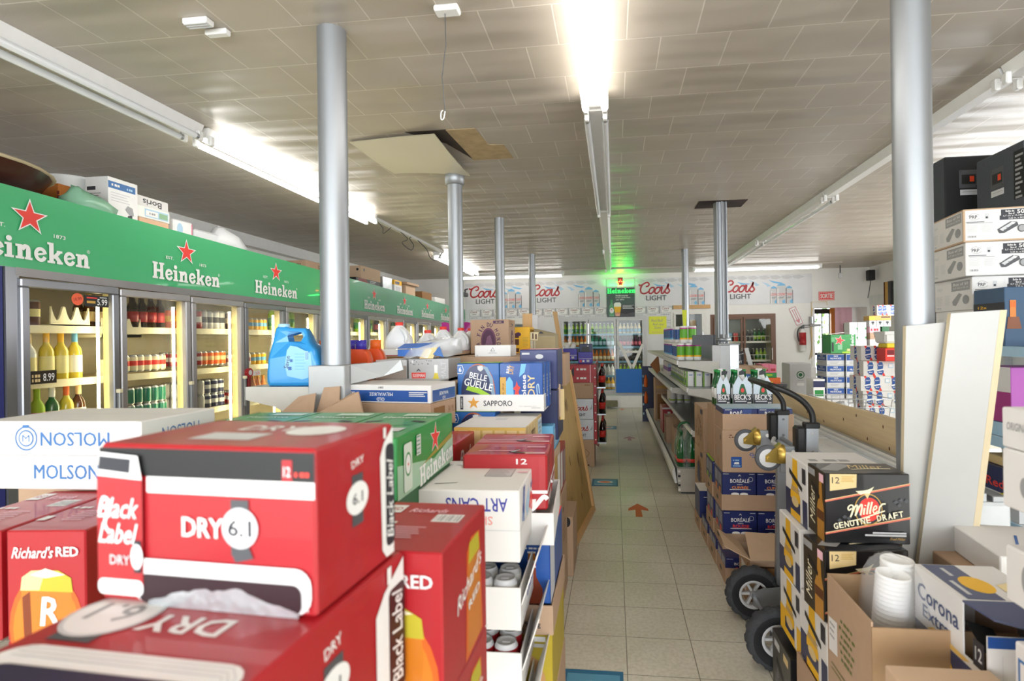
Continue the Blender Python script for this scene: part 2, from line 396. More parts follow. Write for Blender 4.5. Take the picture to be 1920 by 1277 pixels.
# ---------------------------------------------------------------- bottles and cans (origin at the base centre)
def can_mesh(body, band=None, h=.122, r=.033, top='steel', n=14):
    mb = MB(); band = band or body
    mb.lathe([(r * .78, 0), (r * .8, .003), (r, .012), (r, h * .38), (r, h * .66), (r, h - .014), (r * .84, h - .004), (r * .84, h), (r * .76, h - .004), (0, h - .004)], [top, top, body, band, body, top, top, top, top], n)
    mb.box(-.011, -.006, h - .004, .011, .006, h - .0015, top)
    return mb.build('can', link=False)
def bottle_mesh(glass, label, cap, h=.235, r=.03, neck=.013, lab=(.2, .5), n=14, shoulder=.6):
    mb = MB(); a, b = lab
    mb.lathe([(0, 0), (r * .9, 0), (r, .006), (r, h * a), (r * 1.015, h * a), (r * 1.015, h * b), (r, h * b), (r, h * shoulder), (r * .8, h * (shoulder + .09)), (neck * 1.15, h * (shoulder + .2)), (neck, h * .93), (neck * 1.15, h * .935), (neck * 1.15, h), (0, h)],
             [glass, glass, glass, label, label, label, glass, glass, glass, glass, cap if shoulder < .5 else glass, cap, cap], n)
    return mb.build('bottle', link=False)

# ================================================================ the room
ZC = 2.80
XL, XR, YB, YF = -4.6, 5.13, 11.95, -3.4
def node_mat(name, fn):
    m = bpy.data.materials.new(name); m.use_nodes = True
    nt = m.node_tree; fn(nt, nt.nodes['Principled BSDF'], lambda t: nt.nodes.new(t), nt.links.new); return m
def _floor(nt, b, N, L):
    tc = N('ShaderNodeTexCoord'); mp = N('ShaderNodeMapping'); mp.inputs['Location'].default_value = (-.038, -4.869 + .3048 * 16, 0)
    br = N('ShaderNodeTexBrick'); br.offset = 0; br.squash = 1
    br.inputs['Scale'].default_value = 1; br.inputs['Brick Width'].default_value = .3048; br.inputs['Row Height'].default_value = .3048
    br.inputs['Mortar Size'].default_value = .0022; br.inputs['Mortar Smooth'].default_value = .3; br.inputs['Bias'].default_value = -.2
    br.inputs['Color1'].default_value = lin('#e3decf'); br.inputs['Color2'].default_value = lin('#dad4c4'); br.inputs['Mortar'].default_value = lin('#857f70')
    L(tc.outputs['Object'], mp.inputs[0]); L(mp.outputs[0], br.inputs['Vector'])
    n1 = N('ShaderNodeTexNoise'); n1.inputs['Scale'].default_value = 1.6; n1.inputs['Detail'].default_value = 5; L(tc.outputs['Object'], n1.inputs['Vector'])
    n2 = N('ShaderNodeTexNoise'); n2.inputs['Scale'].default_value = 55; n2.inputs['Detail'].default_value = 3; L(tc.outputs['Object'], n2.inputs['Vector'])
    r1 = N('ShaderNodeValToRGB'); r1.color_ramp.elements[0].position = .3; r1.color_ramp.elements[0].color = (.80, .79, .74, 1); r1.color_ramp.elements[1].position = .7; r1.color_ramp.elements[1].color = (1, 1, 1, 1)
    r2 = N('ShaderNodeValToRGB'); r2.color_ramp.elements[0].position = .35; r2.color_ramp.elements[0].color = (.86, .85, .82, 1); r2.color_ramp.elements[1].position = .6; r2.color_ramp.elements[1].color = (1, 1, 1, 1)
    L(n1.outputs[0], r1.inputs[0]); L(n2.outputs[0], r2.inputs[0])
    m1 = N('ShaderNodeMix'); m1.data_type = 'RGBA'; m1.blend_type = 'MULTIPLY'; m1.inputs[0].default_value = 1
    m2 = N('ShaderNodeMix'); m2.data_type = 'RGBA'; m2.blend_type = 'MULTIPLY'; m2.inputs[0].default_value = 1
    L(br.outputs['Color'], m1.inputs[6]); L(r1.outputs[0], m1.inputs[7]); L(m1.outputs[2], m2.inputs[6]); L(r2.outputs[0], m2.inputs[7]); L(m2.outputs[2], b.inputs['Base Color'])
    mr = N('ShaderNodeMapRange'); mr.inputs[3].default_value = .22; mr.inputs[4].default_value = .5; L(n1.outputs[0], mr.inputs[0]); L(mr.outputs[0], b.inputs['Roughness'])
    bp = N('ShaderNodeBump'); bp.invert = True; bp.inputs['Strength'].default_value = .25; bp.inputs['Distance'].default_value = .003
    L(br.outputs['Fac'], bp.inputs['Height']); L(bp.outputs[0], b.inputs['Normal'])
M_floor = node_mat('vinyl_floor_tile', _floor)
def _ceil(nt, b, N, L):
    tc = N('ShaderNodeTexCoord'); mp = N('ShaderNodeMapping'); mp.inputs['Location'].default_value = (.995 - .153, -2.518 + .3085 * 8, 0)
    br = N('ShaderNodeTexBrick'); br.offset = .5
    br.inputs['Scale'].default_value = 1; br.inputs['Brick Width'].default_value = .3055; br.inputs['Row Height'].default_value = .3115
    br.inputs['Mortar Size'].default_value = .0032; br.inputs['Mortar Smooth'].default_value = .2; br.inputs['Bias'].default_value = 0
    br.inputs['Color1'].default_value = lin('#b8afa3'); br.inputs['Color2'].default_value = lin('#b2a99d'); br.inputs['Mortar'].default_value = lin('#d4ccc1')
    L(tc.outputs['Object'], mp.inputs[0]); L(mp.outputs[0], br.inputs['Vector'])
    n1 = N('ShaderNodeTexNoise'); n1.inputs['Scale'].default_value = .9; n1.inputs['Detail'].default_value = 4; L(tc.outputs['Object'], n1.inputs['Vector'])
    r1 = N('ShaderNodeValToRGB'); r1.color_ramp.elements[0].position = .32; r1.color_ramp.elements[0].color = (.88, .86, .81, 1); r1.color_ramp.elements[1].position = .65; r1.color_ramp.elements[1].color = (1, 1, 1, 1)
    L(n1.outputs[0], r1.inputs[0])
    m1 = N('ShaderNodeMix'); m1.data_type = 'RGBA'; m1.blend_type = 'MULTIPLY'; m1.inputs[0].default_value = 1
    L(br.outputs['Color'], m1.inputs[6]); L(r1.outputs[0], m1.inputs[7]); L(m1.outputs[2], b.inputs['Base Color'])
    b.inputs['Roughness'].default_value = .36
    # sagging boards: a long swell in every row plus a fine stipple
    sp = N('ShaderNodeTexNoise'); sp.inputs['Scale'].default_value = 150; L(tc.outputs['Object'], sp.inputs['Vector'])
    mv = N('ShaderNodeMapping'); mv.inputs['Scale'].default_value = (.7, 3.2, 1); L(tc.outputs['Object'], mv.inputs[0])
    sw = N('ShaderNodeTexNoise'); sw.inputs['Scale'].default_value = 1.4; sw.inputs['Detail'].default_value = 1; L(mv.outputs[0], sw.inputs['Vector'])
    b1 = N('ShaderNodeBump'); b1.invert = True; b1.inputs['Strength'].default_value = .5; b1.inputs['Distance'].default_value = .004; L(br.outputs['Fac'], b1.inputs['Height'])
    b2 = N('ShaderNodeBump'); b2.inputs['Strength'].default_value = .35; b2.inputs['Distance'].default_value = .0012; L(sp.outputs[0], b2.inputs['Height']); L(b1.outputs[0], b2.inputs['Normal'])
    b3 = N('ShaderNodeBump'); b3.inputs['Strength'].default_value = .6; b3.inputs['Distance'].default_value = .055; L(sw.outputs[0], b3.inputs['Height']); L(b2.outputs[0], b3.inputs['Normal'])
    L(b3.outputs[0], b.inputs['Normal'])
M_ceil = node_mat('painted_fibre_ceiling_tile', _ceil)
M_wall = mat('#e9e7e2', .6, var=.04, scale=5, bump=.05)
M_panel = mat('#dcdedb', .5, var=.05, scale=3)
# Coors-printed paper on the wall round the back cooler
mb = MB(); mb.box(XL - .1, YF, -.1, XR + .1, YB + 3.5, 0, M_floor); struct('floor', mb)
mb = MB(); mb.box(XL - .1, YF, ZC, XR + .1, YB + .08, ZC + .1, M_ceil); struct('ceiling', mb)
mb = MB(); mb.box(XL - .1, YF, 0, XL, YB + .08, ZC, M_wall); struct('wall_left', mb)
mb = MB(); mb.box(XR, YF, 0, XR + .1, YB + .08, ZC, M_wall); struct('wall_right', mb)
mb = MB(); mb.box(XL, YF - .1, 0, XR, YF, .5, M_wall); mb.box(XL, YF - .1, 2.6, XR, YF, ZC, M_wall)
for x in (XL, -1.6, 1.6, XR - .3): mb.box(x, YF - .1, .5, x + .3, YF, 2.6, M_wall)
struct('wall_front', mb)
mb = MB()
holes = [(-2.36, -1.70, .28, 1.82), (-1.13, .64, .28, 1.86), (1.24, 1.87, .55, 1.97), (2.05, 3.25, .2, 1.85), (4.06, 5.07, 0, 2.0)]
xs = [XL] + [v for h in holes for v in h[:2]] + [XR]
for i in range(0, len(xs), 2): mb.box(xs[i], YB, 0, xs[i + 1], YB + .08, ZC, M_wall)
for x0, x1, z0, z1 in holes:
    if z0 > 0: mb.box(x0, YB, 0, x1, YB + .08, z0, M_wall)
    mb.box(x0, YB, z1, x1, YB + .08, ZC, M_wall)
struct('wall_back', mb)
# vestibule behind the exit doorway
mb = MB(); mb.box(3.98, YB + .08, 0, 4.06, 13.4, 2.3, M_wall); mb.box(5.07, YB + .08, 0, 5.15, 13.4, 2.3, M_wall)
mb.box(4.92, 13.4, 0, 5.15, 13.48, 2.3, M_wall); mb.box(3.98, 13.4, 0, 4.36, 13.48, 2.3, M_wall); mb.box(4.36, 13.4, 2.05, 4.92, 13.48, 2.3, M_wall); mb.box(3.98, YB + .08, 2.3, 5.15, 13.48, 2.36, M_wall)
struct('wall_vestibule', mb)
M_glass = glass_mat('clear_glass'); M_glassc = glass_mat('cooler_glass', (.97, .97, .93), .12)
mb = MB()
for b_ in ((4.37, 13.41, 0, 4.40, 13.47, 2.04), (4.88, 13.41, 0, 4.92, 13.47, 2.04), (4.40, 13.41, 1.93, 4.88, 13.47, 2.04), (4.40, 13.41, .98, 4.88, 13.47, 1.04), (4.40, 13.41, 0, 4.88, 13.47, .1), (4.72, 13.42, 1.04, 4.735, 13.46, 1.93)): mb.box(*b_, 'black')
d_ = struct('door_1', mb)
mb = MB(); mb.box(4.40, 13.435, .1, 4.88, 13.445, 2.0, M_glass); mb.build('door_pane', d_)
mb = MB(); mb.box(4.845, 13.2, 0, 4.93, 13.28, 2.04, 'amber'); struct('trim_1', mb)
mb = MB(); mb.box(4.0, YB - .02, 2.0, 5.12, YB, 2.06, 'white'); mb.box(4.0, YB - .02, 0, 4.06, YB, 2.0, 'white'); mb.box(5.07, YB - .02, 0, 5.12, YB, 2.0, 'white'); struct('trim_2', mb)
mb = MB(); mb.box(XL, 3.4, 2.66, XL + .12, 11.95, 2.8, 'white'); struct('trim_3', mb)
# ribbed white panelling and a wood edge on the right wall
mb = MB(); n_ = 26
for i in range(n_): mb.box(XR - .012, 8.7 + i * .125, .0, XR - .0005, 8.7 + i * .125 + .12, 2.22, M_panel, .004)
struct('trim_4', mb)
mb = MB(); mb.box(XR - .07, 11.0, 1.98, XR, 11.16, 2.42, 'gold'); mb.box(XR - .085, 11.16, 1.98, XR, 11.18, 2.42, 'brown'); mb.box(XR - .09, 10.9, 1.98, XR, 11.0, 2.42, 'black'); struct('trim_5', mb)
# conduit along the ceiling before the back wall
mb = MB(); mb.box(-3.1, 10.88, 2.775, 4.2, 10.93, 2.7995, M_ceil); struct('trim_6', mb)
# foliage and a fence outside the glass door
leafm = [mat('#6d8a3a', .6), mat('#8fa95a', .6), mat('#4c6a2c', .6)]
mb = MB()
for k in range(900):
    p = Vector((4.5 + random.gauss(0, .8), 16.2 + random.gauss(0, .5), 1.5 + random.gauss(0, .75)))
    if p.z < .3: continue
    q = Euler((random.random() * 6, random.random() * 6, random.random() * 6)).to_matrix(); s_ = random.uniform(.06, .13)
    mb.face([p + q @ Vector(v) * s_ for v in ((-1, 0, 0), (0, -.45, 0), (1, 0, 0), (0, .45, .1))], random.choice(leafm))
t = thing('garden_tree', 'leafy green tree outside the glass door of the exit', 'tree', (4.5, 16.2, -.1))
o = mb.build('foliage', t); o.location = (-4.5, -16.2, .1)
mb = MB(); mb.tube([(4.5, 16.2, -.1), (4.55, 16.2, .8), (4.45, 16.2, 1.9)], [.09, .07, .03], 'brown'); o = mb.build('trunk', t); o.location = (-4.5, -16.2, .1)
mb = MB(); mb.box(2.5, 13.6, -.15, 7, 20, -.1, mat('#b9b6ad', .8)); o = mb.build('ground'); o['kind'] = 'structure'
# pink curtain and a dark board in the doorway
mb = MB(); rows = []
for i in range(9):
    z = .45 + i * .2; rows.append([(4.69 + .034 * j * (1 + .012 * i), 12.55 + .02 * math.sin(j * 1.9 + i * .2), z) for j in range(10)])
mb.grid(rows, 'fabricpink'); tag(mb.build('curtain'), 'pale pink cloth curtain hanging in the exit doorway', 'curtain')
mb = MB(); mb.box(4.765, 12.3, 0, 4.83, 12.34, 1.68, 'brown', .004); tag(mb.build('wood_plank'), 'short dark brown plank standing before the pink curtain', 'plank')

# ================================================================ steel columns
def column(x, y, r, label, flange=None, collar=False, cable=False, base=0.0):
    t = thing('steel_column', label, 'column', (x, y, base)); t['kind'] = 'thing'
    mb = MB(); mb.cyl((0, 0, 0), (0, 0, ZC - base), r, 'alu', 28)
    for z in (1.2, 1.62, 2.05): mb.cyl((0, 0, z - base), (0, 0, z + .004 - base), r * 1.012, 'alu', 28)
    mb.build('shaft', t)
    if collar:
        mb = MB(); mb.lathe([(r, 2.68 - base), (r * 1.3, 2.685 - base), (r * 1.34, 2.755 - base), (r * 1.22, 2.77 - base), (r, 2.775 - base)], 'alu', 24); mb.build('collar', t)
    if flange:
        mb = MB(); f = flange - base
        mb.lathe([(r, f + .05), (r * 1.06, f + .045), (r * 1.12, f + .02), (r * 1.3, f + .012), (r * 1.34, f), (r * 1.34, f - .02), (r, f - .02)], 'alu', 28); mb.build('flange', t)
    if cable:
        for a in (-.6, .05, .7):
            mb = MB(); mb.cyl((r * 1.1 * math.sin(a), -r * 1.1 * math.cos(a), 0), (r * 1.1 * math.sin(a), -r * 1.1 * math.cos(a), ZC - base), .009, 'alu', 10); mb.build('conduit', t)
    return t
column(-1.195, 2.285, .0605, 'large aluminium-painted steel column left of centre, nearest on the left', base=1.356)
column(-1.238, 4.31, .0575, 'steel column with a collar under the torn ceiling sheet', flange=1.425, collar=True)
column(-1.25, 6.1, .0535, 'steel column behind the brown La Fin du Monde carton')
column(-1.283, 8.8, .0545, 'farthest steel column on the left, before the back banners')
column(1.075, 2.155, .062, 'large steel column at right, behind the leaning white boards')
column(1.08, 5.80, .066, 'steel column with conduits at the end of the paper towel shelf', flange=1.42, cable=True, base=1.381)
column(1.102, 8.8, .0535, 'steel column with a yellow tag, beyond the paper towels')

# ================================================================ fluorescent fixtures
M_lit = emit('lit_tube', (1.0, .97, .93), LAMP_POWER)
M_off = mat('#e9ebee', .2, var=.01, coat=.3)
def fixture(loc, rz, L, label, lit, tubes=2, body=True, drop=0):
    t = thing('fluorescent_fixture', label, 'light', loc, rz)
    mb = MB(); c = 'white' if body else 'shelf'
    mb.hexa([(-.035, 0, -.06), (.035, 0, -.06), (.035, L, -.06), (-.035, L, -.06), (-.06, 0, -.001), (.06, 0, -.001), (.06, L, -.001), (-.06, L, -.001)], c); mb.build('housing', t)
    xs = {2: (-.052, .052), 1: (.052,), 0: ()}[tubes]
    for x in (-.052, .052):
        for y in (.03, L - .03):
            mb = MB(); mb.box(x - .014, y - .02, -.105, x + .014, y + .02, -.045, 'white', .006); mb.build('socket', t)
    for x in xs:
        mb = MB(); mb.cyl((x, .05, -.085), (x, L - .05, -.085), .019, M_lit if lit else M_off, 14)
        if not lit:
            for y in (.05, L - .07): mb.cyl((x, y, -.085), (x, y + .02, -.085), .0195, 'steel', 14)
        mb.build('tube', t)
    return t
fixture((-2.55, .66, ZC), 0, 2.5, 'unlit twin tube fixture at the left, nearest the camera', False)
fixture((-2.55, 3.2, ZC), 0, 2.5, 'lit fluorescent fixture in the left row above the cooler aisle', True)
fixture((-2.66, 8.2, ZC), 0, 2.45, 'lit far fixture in the left row near the back wall', True)
fixture((-.085, .62, ZC), 0, 2.5, 'bright lit twin tube fixture in the middle row', True)
fixture((-.085, 3.17, ZC), 0, 2.5, 'unlit twin tube fixture following the bright one in the middle row', False)
fixture((-.085, 5.75, ZC), 0, 2.55, 'tubeless fixture third in the middle row', False, 0)
fixture((-.085, 8.32, ZC), 0, 2.45, 'tubeless fixture at the far end of the middle row, tinted green by the sign', False, 0)
fixture((2.02, .6, ZC), 0, 2.48, 'unlit fixture nearest the camera in the right row', False, 1)
fixture((2.02, 3.1, ZC), 0, 2.4, 'bare fixture second in the right row, above the loudspeakers', False, 0)
fixture((2.02, 5.52, ZC), 0, 2.45, 'unlit fixture third in the right row', False, 1)
fixture((2.02, 8.0, ZC), 0, 2.45, 'unlit fixture last in the right row', False, 1)
fixture((-.98, 11.2, ZC), PI / 2, 2.2, 'lit fixture along the back wall at left', True, 1)
fixture((3.86, 10.95, ZC), PI / 2, 2.35, 'lit fixture along the back wall at right', True, 1)
mb = MB(); mb.box(-2.59, 5.72, 2.77, -2.54, 8.2, 2.7995, 'white'); tag(mb.build('light_rail'), 'bare fixture rail between the two lit lights at left', 'rail')
# loose wires from the bare rail, wire hook and vents on the ceiling
def wire(pts, r, m, label, name='loose_wire'):
    mb = MB(); mb.tube(spline(pts, 6), r, m, 6); tag(mb.build(name), label, 'wire')
wire([(-2.55, 5.8, 2.77), (-2.52, 5.9, 2.70), (-2.56, 6.0, 2.66), (-2.55, 6.1, 2.71), (-2.55, 6.2, 2.765)], .004, 'dgrey', 'short looped wire hanging just past the near lit tube at left')
wire([(-2.55, 6.5, 2.77), (-2.5, 6.6, 2.7), (-2.58, 6.62, 2.66), (-2.5, 6.7, 2.58), (-2.47, 6.72, 2.64), (-2.55, 6.8, 2.74), (-2.55, 6.85, 2.77)], .005, 'dgrey', 'tangled wire loop hanging from the middle of the bare rail')
wire([(-2.55, 7.1, 2.77), (-2.5, 7.3, 2.68), (-2.52, 7.5, 2.6), (-2.54, 7.8, 2.60), (-2.55, 8.0, 2.68), (-2.55, 8.15, 2.77)], .006, 'dgrey', 'sagging cable at the far end of the bare rail')
t = thing('ceiling_hook', 'thin wire with a hook hanging from a small white ceiling box', 'hook', (-.66, 2.19, 2.78))
mb = MB(); mb.tube([(0, 0, 0), (0.002, 0, -.13), (-.015, 0, -.26), (-.005, 0, -.4)], .0018, 'dgrey', 5); mb.build('wire', t)
mb = MB(); mb.tube(spline([(-.005, 0, -.4), (-.012, 0, -.43), (-.022, 0, -.43), (-.022, 0, -.405), (-.014, 0, -.395)], 5), .0025, 'white', 6); mb.build('hook', t)
mb = MB(); mb.box(-.70, 2.16, 2.775, -.60, 2.22, 2.7995, 'white', .006); tag(mb.build('ceiling_box'), 'small white box on the ceiling holding the wire hook', 'box')
mb = MB(); mb.box(-1.75, 2.10, 2.775, -1.64, 2.15, 2.7995, 'white', .004)
for k in range(3): mb.box(-1.745, 2.105 + k * .015, 2.771, -1.645, 2.111 + k * .015, 2.776, 'lgrey')
tag(mb.build('ceiling_vent'), 'white slotted box on the ceiling at upper left', 'vent')
mb = MB(); mb.box(-1.72, 2.19, 2.775, -1.62, 2.225, 2.7995, 'white', .004); tag(mb.build('ceiling_block'), 'plain white block on the ceiling beside the slotted box', 'block')
# torn ceiling: a sagging sheet and the stained hole above it
mb = MB(); M_sheet = mat('#dcd5c0', .4, var=.10, scale=1.6)
rows = []
for i in range(8):
    r_ = []
    for j in range(8):
        u, v = i / 7, j / 7
        x = -1.74 + .62 * v + .02 * u; y = 3.45 + .82 * u + .10 * (1 - u) * (1 - v)
        z = 2.792 - .05 * (v ** 2) * (.35 + .65 * u) - .01 * math.sin(u * 3)
        r_.append((x, y, z))
    rows.append(r_)
mb.grid(rows, M_sheet); mb.grid([[(p[0], p[1], p[2] - .004) for p in r] for r in rows], M_sheet)
tag(mb.build('ceiling_sheet'), 'sagging cream ceiling sheet torn loose round the collared column', 'sheet')
M_stain = mat('#b39d78', .7, var=.35, scale=14); M_hole = mat('#3a2f26', .8, var=.5, scale=12)
mb = MB(); mb.prism([(-1.32, 3.46, 2.797), (-1.05, 3.46, 2.797), (-1.02, 4.06, 2.797), (-1.12, 3.70, 2.797)], (0, 0, .0025), M_hole)
mb.prism([(-1.05, 3.465, 2.796), (-.86, 3.465, 2.796), (-.84, 3.77, 2.796), (-.74, 3.79, 2.796), (-.72, 4.08, 2.796), (-1.02, 4.08, 2.796)], (0, 0, .003), M_stain)
tag(mb.build('ceiling_hole'), 'water stained broken ceiling tiles beside the sagging sheet', 'hole')
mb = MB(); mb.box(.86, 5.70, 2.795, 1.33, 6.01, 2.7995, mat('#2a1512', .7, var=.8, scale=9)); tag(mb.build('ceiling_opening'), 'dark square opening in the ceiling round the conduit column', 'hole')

# ================================================================ the long left cooler
CX = -3.25; Y0, Y1 = 2.62, 11.93; DW = .623; ND = 15
def ztop(y): return 2.326 - .0235 * (y - 2.6)
def zbot(y): return 1.885 - .0105 * (y - 2.6)
cooler = thing('beer_cooler', 'long walk-in beer cooler with green banners and framed glass doors', 'cooler', (CX, Y0, 0))
def cpart(mb, name, par=None):
    o = mb.build(name, cooler); o.location = (-CX, -Y0, 0); return o
M_cool = mat('#e9e0c2', .55, var=.03)
mb = MB(); mb.box(-4.58, Y0, 0, -4.02, Y1, 2.1, M_cool); mb.box(-4.02, Y0, 0, CX - .02, Y1, .25, M_cool); mb.box(-4.02, Y0, 1.90, CX - .05, Y1, 2.1, M_cool)
mb.box(-4.02, Y0, .25, CX - .02, Y0 + .05, 1.90, M_cool); mb.box(-4.02, Y1 - .05, .25, CX - .02, Y1, 1.90, M_cool); cpart(mb, 'cabinet')
mb = MB()
for z in (.55, .90, 1.235, 1.565):
    mb.box(-4.0, Y0 + .06, z - .03, -3.40, Y1 - .06, z, 'cream'); mb.box(-3.40, Y0 + .06, z - .035, -3.385, Y1 - .06, z + .012, 'cream')
cpart(mb, 'shelving')
# navy end wall before the first door
mb = MB(); mb.box(CX - .6, 1.6, 0, CX - .0, Y0 - .005, 1.885, mat('#2e3474', .5)); mb.box(CX - .6, 1.6, 1.885, CX, Y0 - .005, 1.9, 'white'); cpart(mb, 'end_panel')
# banners: two runs of printed sheet, bowed a little
M_ban = mat('#43ab70', .28, var=.05, scale=2.0, coat=.3, bump=.03); M_ban2 = mat('#54a47c', .25, var=.08, scale=1.5, coat=.3, bump=.03)  # second run is greyer: reflected light put into its colour
def banner(ya, yb, m):
    mb = MB(); n = int((yb - ya) / .28) + 2; rows = [[], [], [], []]
    for i in range(n):
        y = ya + (yb - ya) * i / (n - 1); bow = .004 * math.sin(y * 9)
        for k, f in enumerate((0, .33, .66, 1)): rows[k].append((CX + .015 + bow * math.sin(f * PI), y, zbot(y) + (ztop(y) - zbot(y)) * f))
    mb.grid(rows, m); mb.grid([[(p[0] - .012, p[1], p[2]) for p in r] for r in rows], 'white')
    return mb
b1 = banner(1.6, 6.02, M_ban)
def logo(mb, yc, s=1.0):
    sl = -.017
    zt = ztop(yc); zb = zbot(yc); hh = zt - zb
    A = Art(mb, (CX + .0185, 0, 0), (0, 1, sl), (0, 0, 1), (1, 0, 0), base=.002); oz = -sl * yc
    A.star(yc, oz + zb + hh * .66, .088 * s * hh / .44, 'bred', .40, 0, 'white', .2)
    A.heineken(yc, oz + zb + hh * .25, .64 * s, 'white')
    A.text('EST.', yc - .165, oz + zb + hh * .50, .07, .022, 'white'); A.text('1873', yc + .165, oz + zb + hh * .48, .07, .022, 'white')
    A.text('®', yc + .345, oz + zb + hh * .35, .022, .022, 'white', bold=0)
for yc in (2.745, 3.895, 5.03): logo(b1, yc)
cpart(b1, 'banner_sheet')
b2 = banner(6.02, Y1, M_ban2)
for yc in (6.14, 7.25, 8.36, 9.43, 10.5, 11.5): logo(b2, yc, .97)
cpart(b2, 'banner_sheet')
mb = MB(); n = 18
for i in range(n):
    ya = 1.6 + (Y1 - 1.6) * i / n; yb = 1.6 + (Y1 - 1.6) * (i + 1) / n
    mb.hexa([(CX - .9, ya, ztop(ya) - .03), (CX + .0, ya, ztop(ya) - .03), (CX + .0, yb, ztop(yb) - .03), (CX - .9, yb, ztop(yb) - .03), (CX - .9, ya, ztop(ya) - .005), (CX + .012, ya, ztop(ya) - .005), (CX + .012, yb, ztop(yb) - .005), (CX - .9, yb, ztop(yb) - .005)], 'pvcwhite')
cpart(mb, 'roof')
# door frames
M_frame = mat('#8f9094', .3, metal=.75, var=.14, scale=5, stretch=(1, 1, .3)); M_frame2 = mat('#a9a6a6', .35, metal=.6, var=.12, scale=6, stretch=(1, 1, .25))
mb = MB(); mb.box(CX - .02, Y0, .2, CX + .012, Y0 + .07, 1.90, M_frame); mb.box(CX - .02, Y1 - .05, .2, CX + .012, Y1, 1.83, M_frame)
for i in range(ND):
    ya = Y0 + .05 + DW * i; yb = ya + DW
    mb.hexa([(CX - .02, ya, zbot(ya) - .045), (CX + .012, ya, zbot(ya) - .045), (CX + .012, yb, zbot(yb) - .045), (CX - .02, yb, zbot(yb) - .045), (CX - .02, ya, zbot(ya) + .002), (CX + .02, ya, zbot(ya) + .002), (CX + .02, yb, zbot(yb) + .002), (CX - .02, yb, zbot(yb) + .002)], M_frame2)
mb.box(CX - .02, Y0, .2, CX + .012, Y1, .28, M_frame); cpart(mb, 'door_frame')
M_cool_tube = emit('cooler_tube', (1.0, .88, .58), 15.0)
for i in range(ND):
    ya = Y0 + .065 + DW * i; yb = ya + DW - .012; zt = zbot(ya) - .055; fw = .048
    dm = MB()
    for q in ((ya, .29, yb, .29 + fw), (ya, zt - fw, yb, zt), (ya, .29 + fw, ya + fw, zt - fw), (yb - fw, .29 + fw, yb, zt - fw)):
        dm.box(CX - .012, q[0], q[1], CX + .03, q[2], q[3], M_frame2 if i % 3 else M_frame, .006)
    d = cpart(dm, 'cooler_door')
    gm = MB(); gm.box(CX + .002, ya + fw, .29 + fw, CX + .008, yb - fw, zt - fw, M_glassc); g = gm.build('pane', d)
    hm = MB(); hm.box(CX + .03, yb - .03, .9, CX + .05, yb - .012, 1.15, 'alu', .004); hm.box(CX + .028, yb - .034, 1.14, CX + .055, yb - .006, 1.165, 'cream', .003); hm.build('handle', d)
    if i < 12:
        tm = MB(); tm.cyl((CX - .06, yb - .07, .4), (CX - .06, yb - .07, zt - .09), .0085, M_cool_tube, 10); cpart(tm, 'cooler_tube')
        tm = MB(); tm.box(CX - .09, yb - .004, .3, CX - .03, yb + .03, zt, mat('#a89c70', .5)); cpart(tm, 'mullion')
# signs stuck on the first door
def sign(name, label, cat, x, ya, yb, za, zb, m, art):
    mb = MB(); mb.box(x, ya, za, x + .0025, yb, zb, m); art(Art(mb, (x + .0025, ya, za), (0, 1, 0), (0, 0, 1), (1, 0, 0), yb - ya, zb - za, .0004)); tag(mb.build(name), label, cat)
gx = CX + .009
sign('price_card', 'black price card reading 5.99 at the top of the first cooler door', 'sign', gx, 3.072, 3.235, 1.695, 1.765, 'black', lambda A: A.text('5.99', .118, .03, .07, .04, 'white').lines(.012, .058, .07, 1, .01, .008, 'bred').lines(.10, .062, .05, 1, .01, .006, 'lgrey').rect(.012, .02, .07, .035, 'gold'))
sign('price_card', 'black price card reading 8.99 low on the first cooler door', 'sign', gx, 2.735, 2.89, 1.238, 1.312, mat('#2a2012', .5), lambda A: A.text('8.99', .11, .036, .065, .045, 'white').greek(.04, .045, .05, .024, 'goldpale', shear=.3).greek(.04, .02, .05, .024, 'goldpale', shear=.3))
mb = MB(); mb.cyl((gx, 3.026, 1.735), (gx + .002, 3.026, 1.735), .037, mat('#ee6440', .6), 24)
Art(mb, (gx + .002, 2.99, 1.70), (0, 1, 0), (0, 0, 1), (1, 0, 0)).text('10.99', .036, .036, .05, .02, 'darkred', rot=12, bold=0)
tag(mb.build('price_dot'), 'round orange price sticker beside the 5.99 card', 'sticker')
sign('price_card', 'white price strip on the fourth cooler door beside the red opener', 'sign', gx, 4.60, 4.78, 1.155, 1.20, 'white', lambda A: A.text('2.25', .14, .022, .06, .024, 'bred').rect(.02, .008, .05, .036, 'ink'))
sign('paper_note', 'pale paper note on the fifth cooler door behind the blue jug', 'note', gx, 5.55, 5.72, 1.38, 1.52, 'paleblue', lambda A: A.lines(.02, .12, .12, 6, .018, .006, 'grey'))
t = thing('bottle_opener', 'red wall mounted opener on the frame before the fourth door', 'opener', (CX + .03, 4.575, .98))
mb = MB(); mb.box(0, -.02, 0, .02, .02, .18, 'darkred', .006); mb.build('grip', t)
mb = MB(); mb.cyl((0, 0, .21), (.025, 0, .21), .04, 'red', 18); mb.build('head', t)
mb = MB(); mb.cyl((.025, 0, .21), (.029, 0, .21), .022, 'lgrey', 14); mb.build('dial', t)
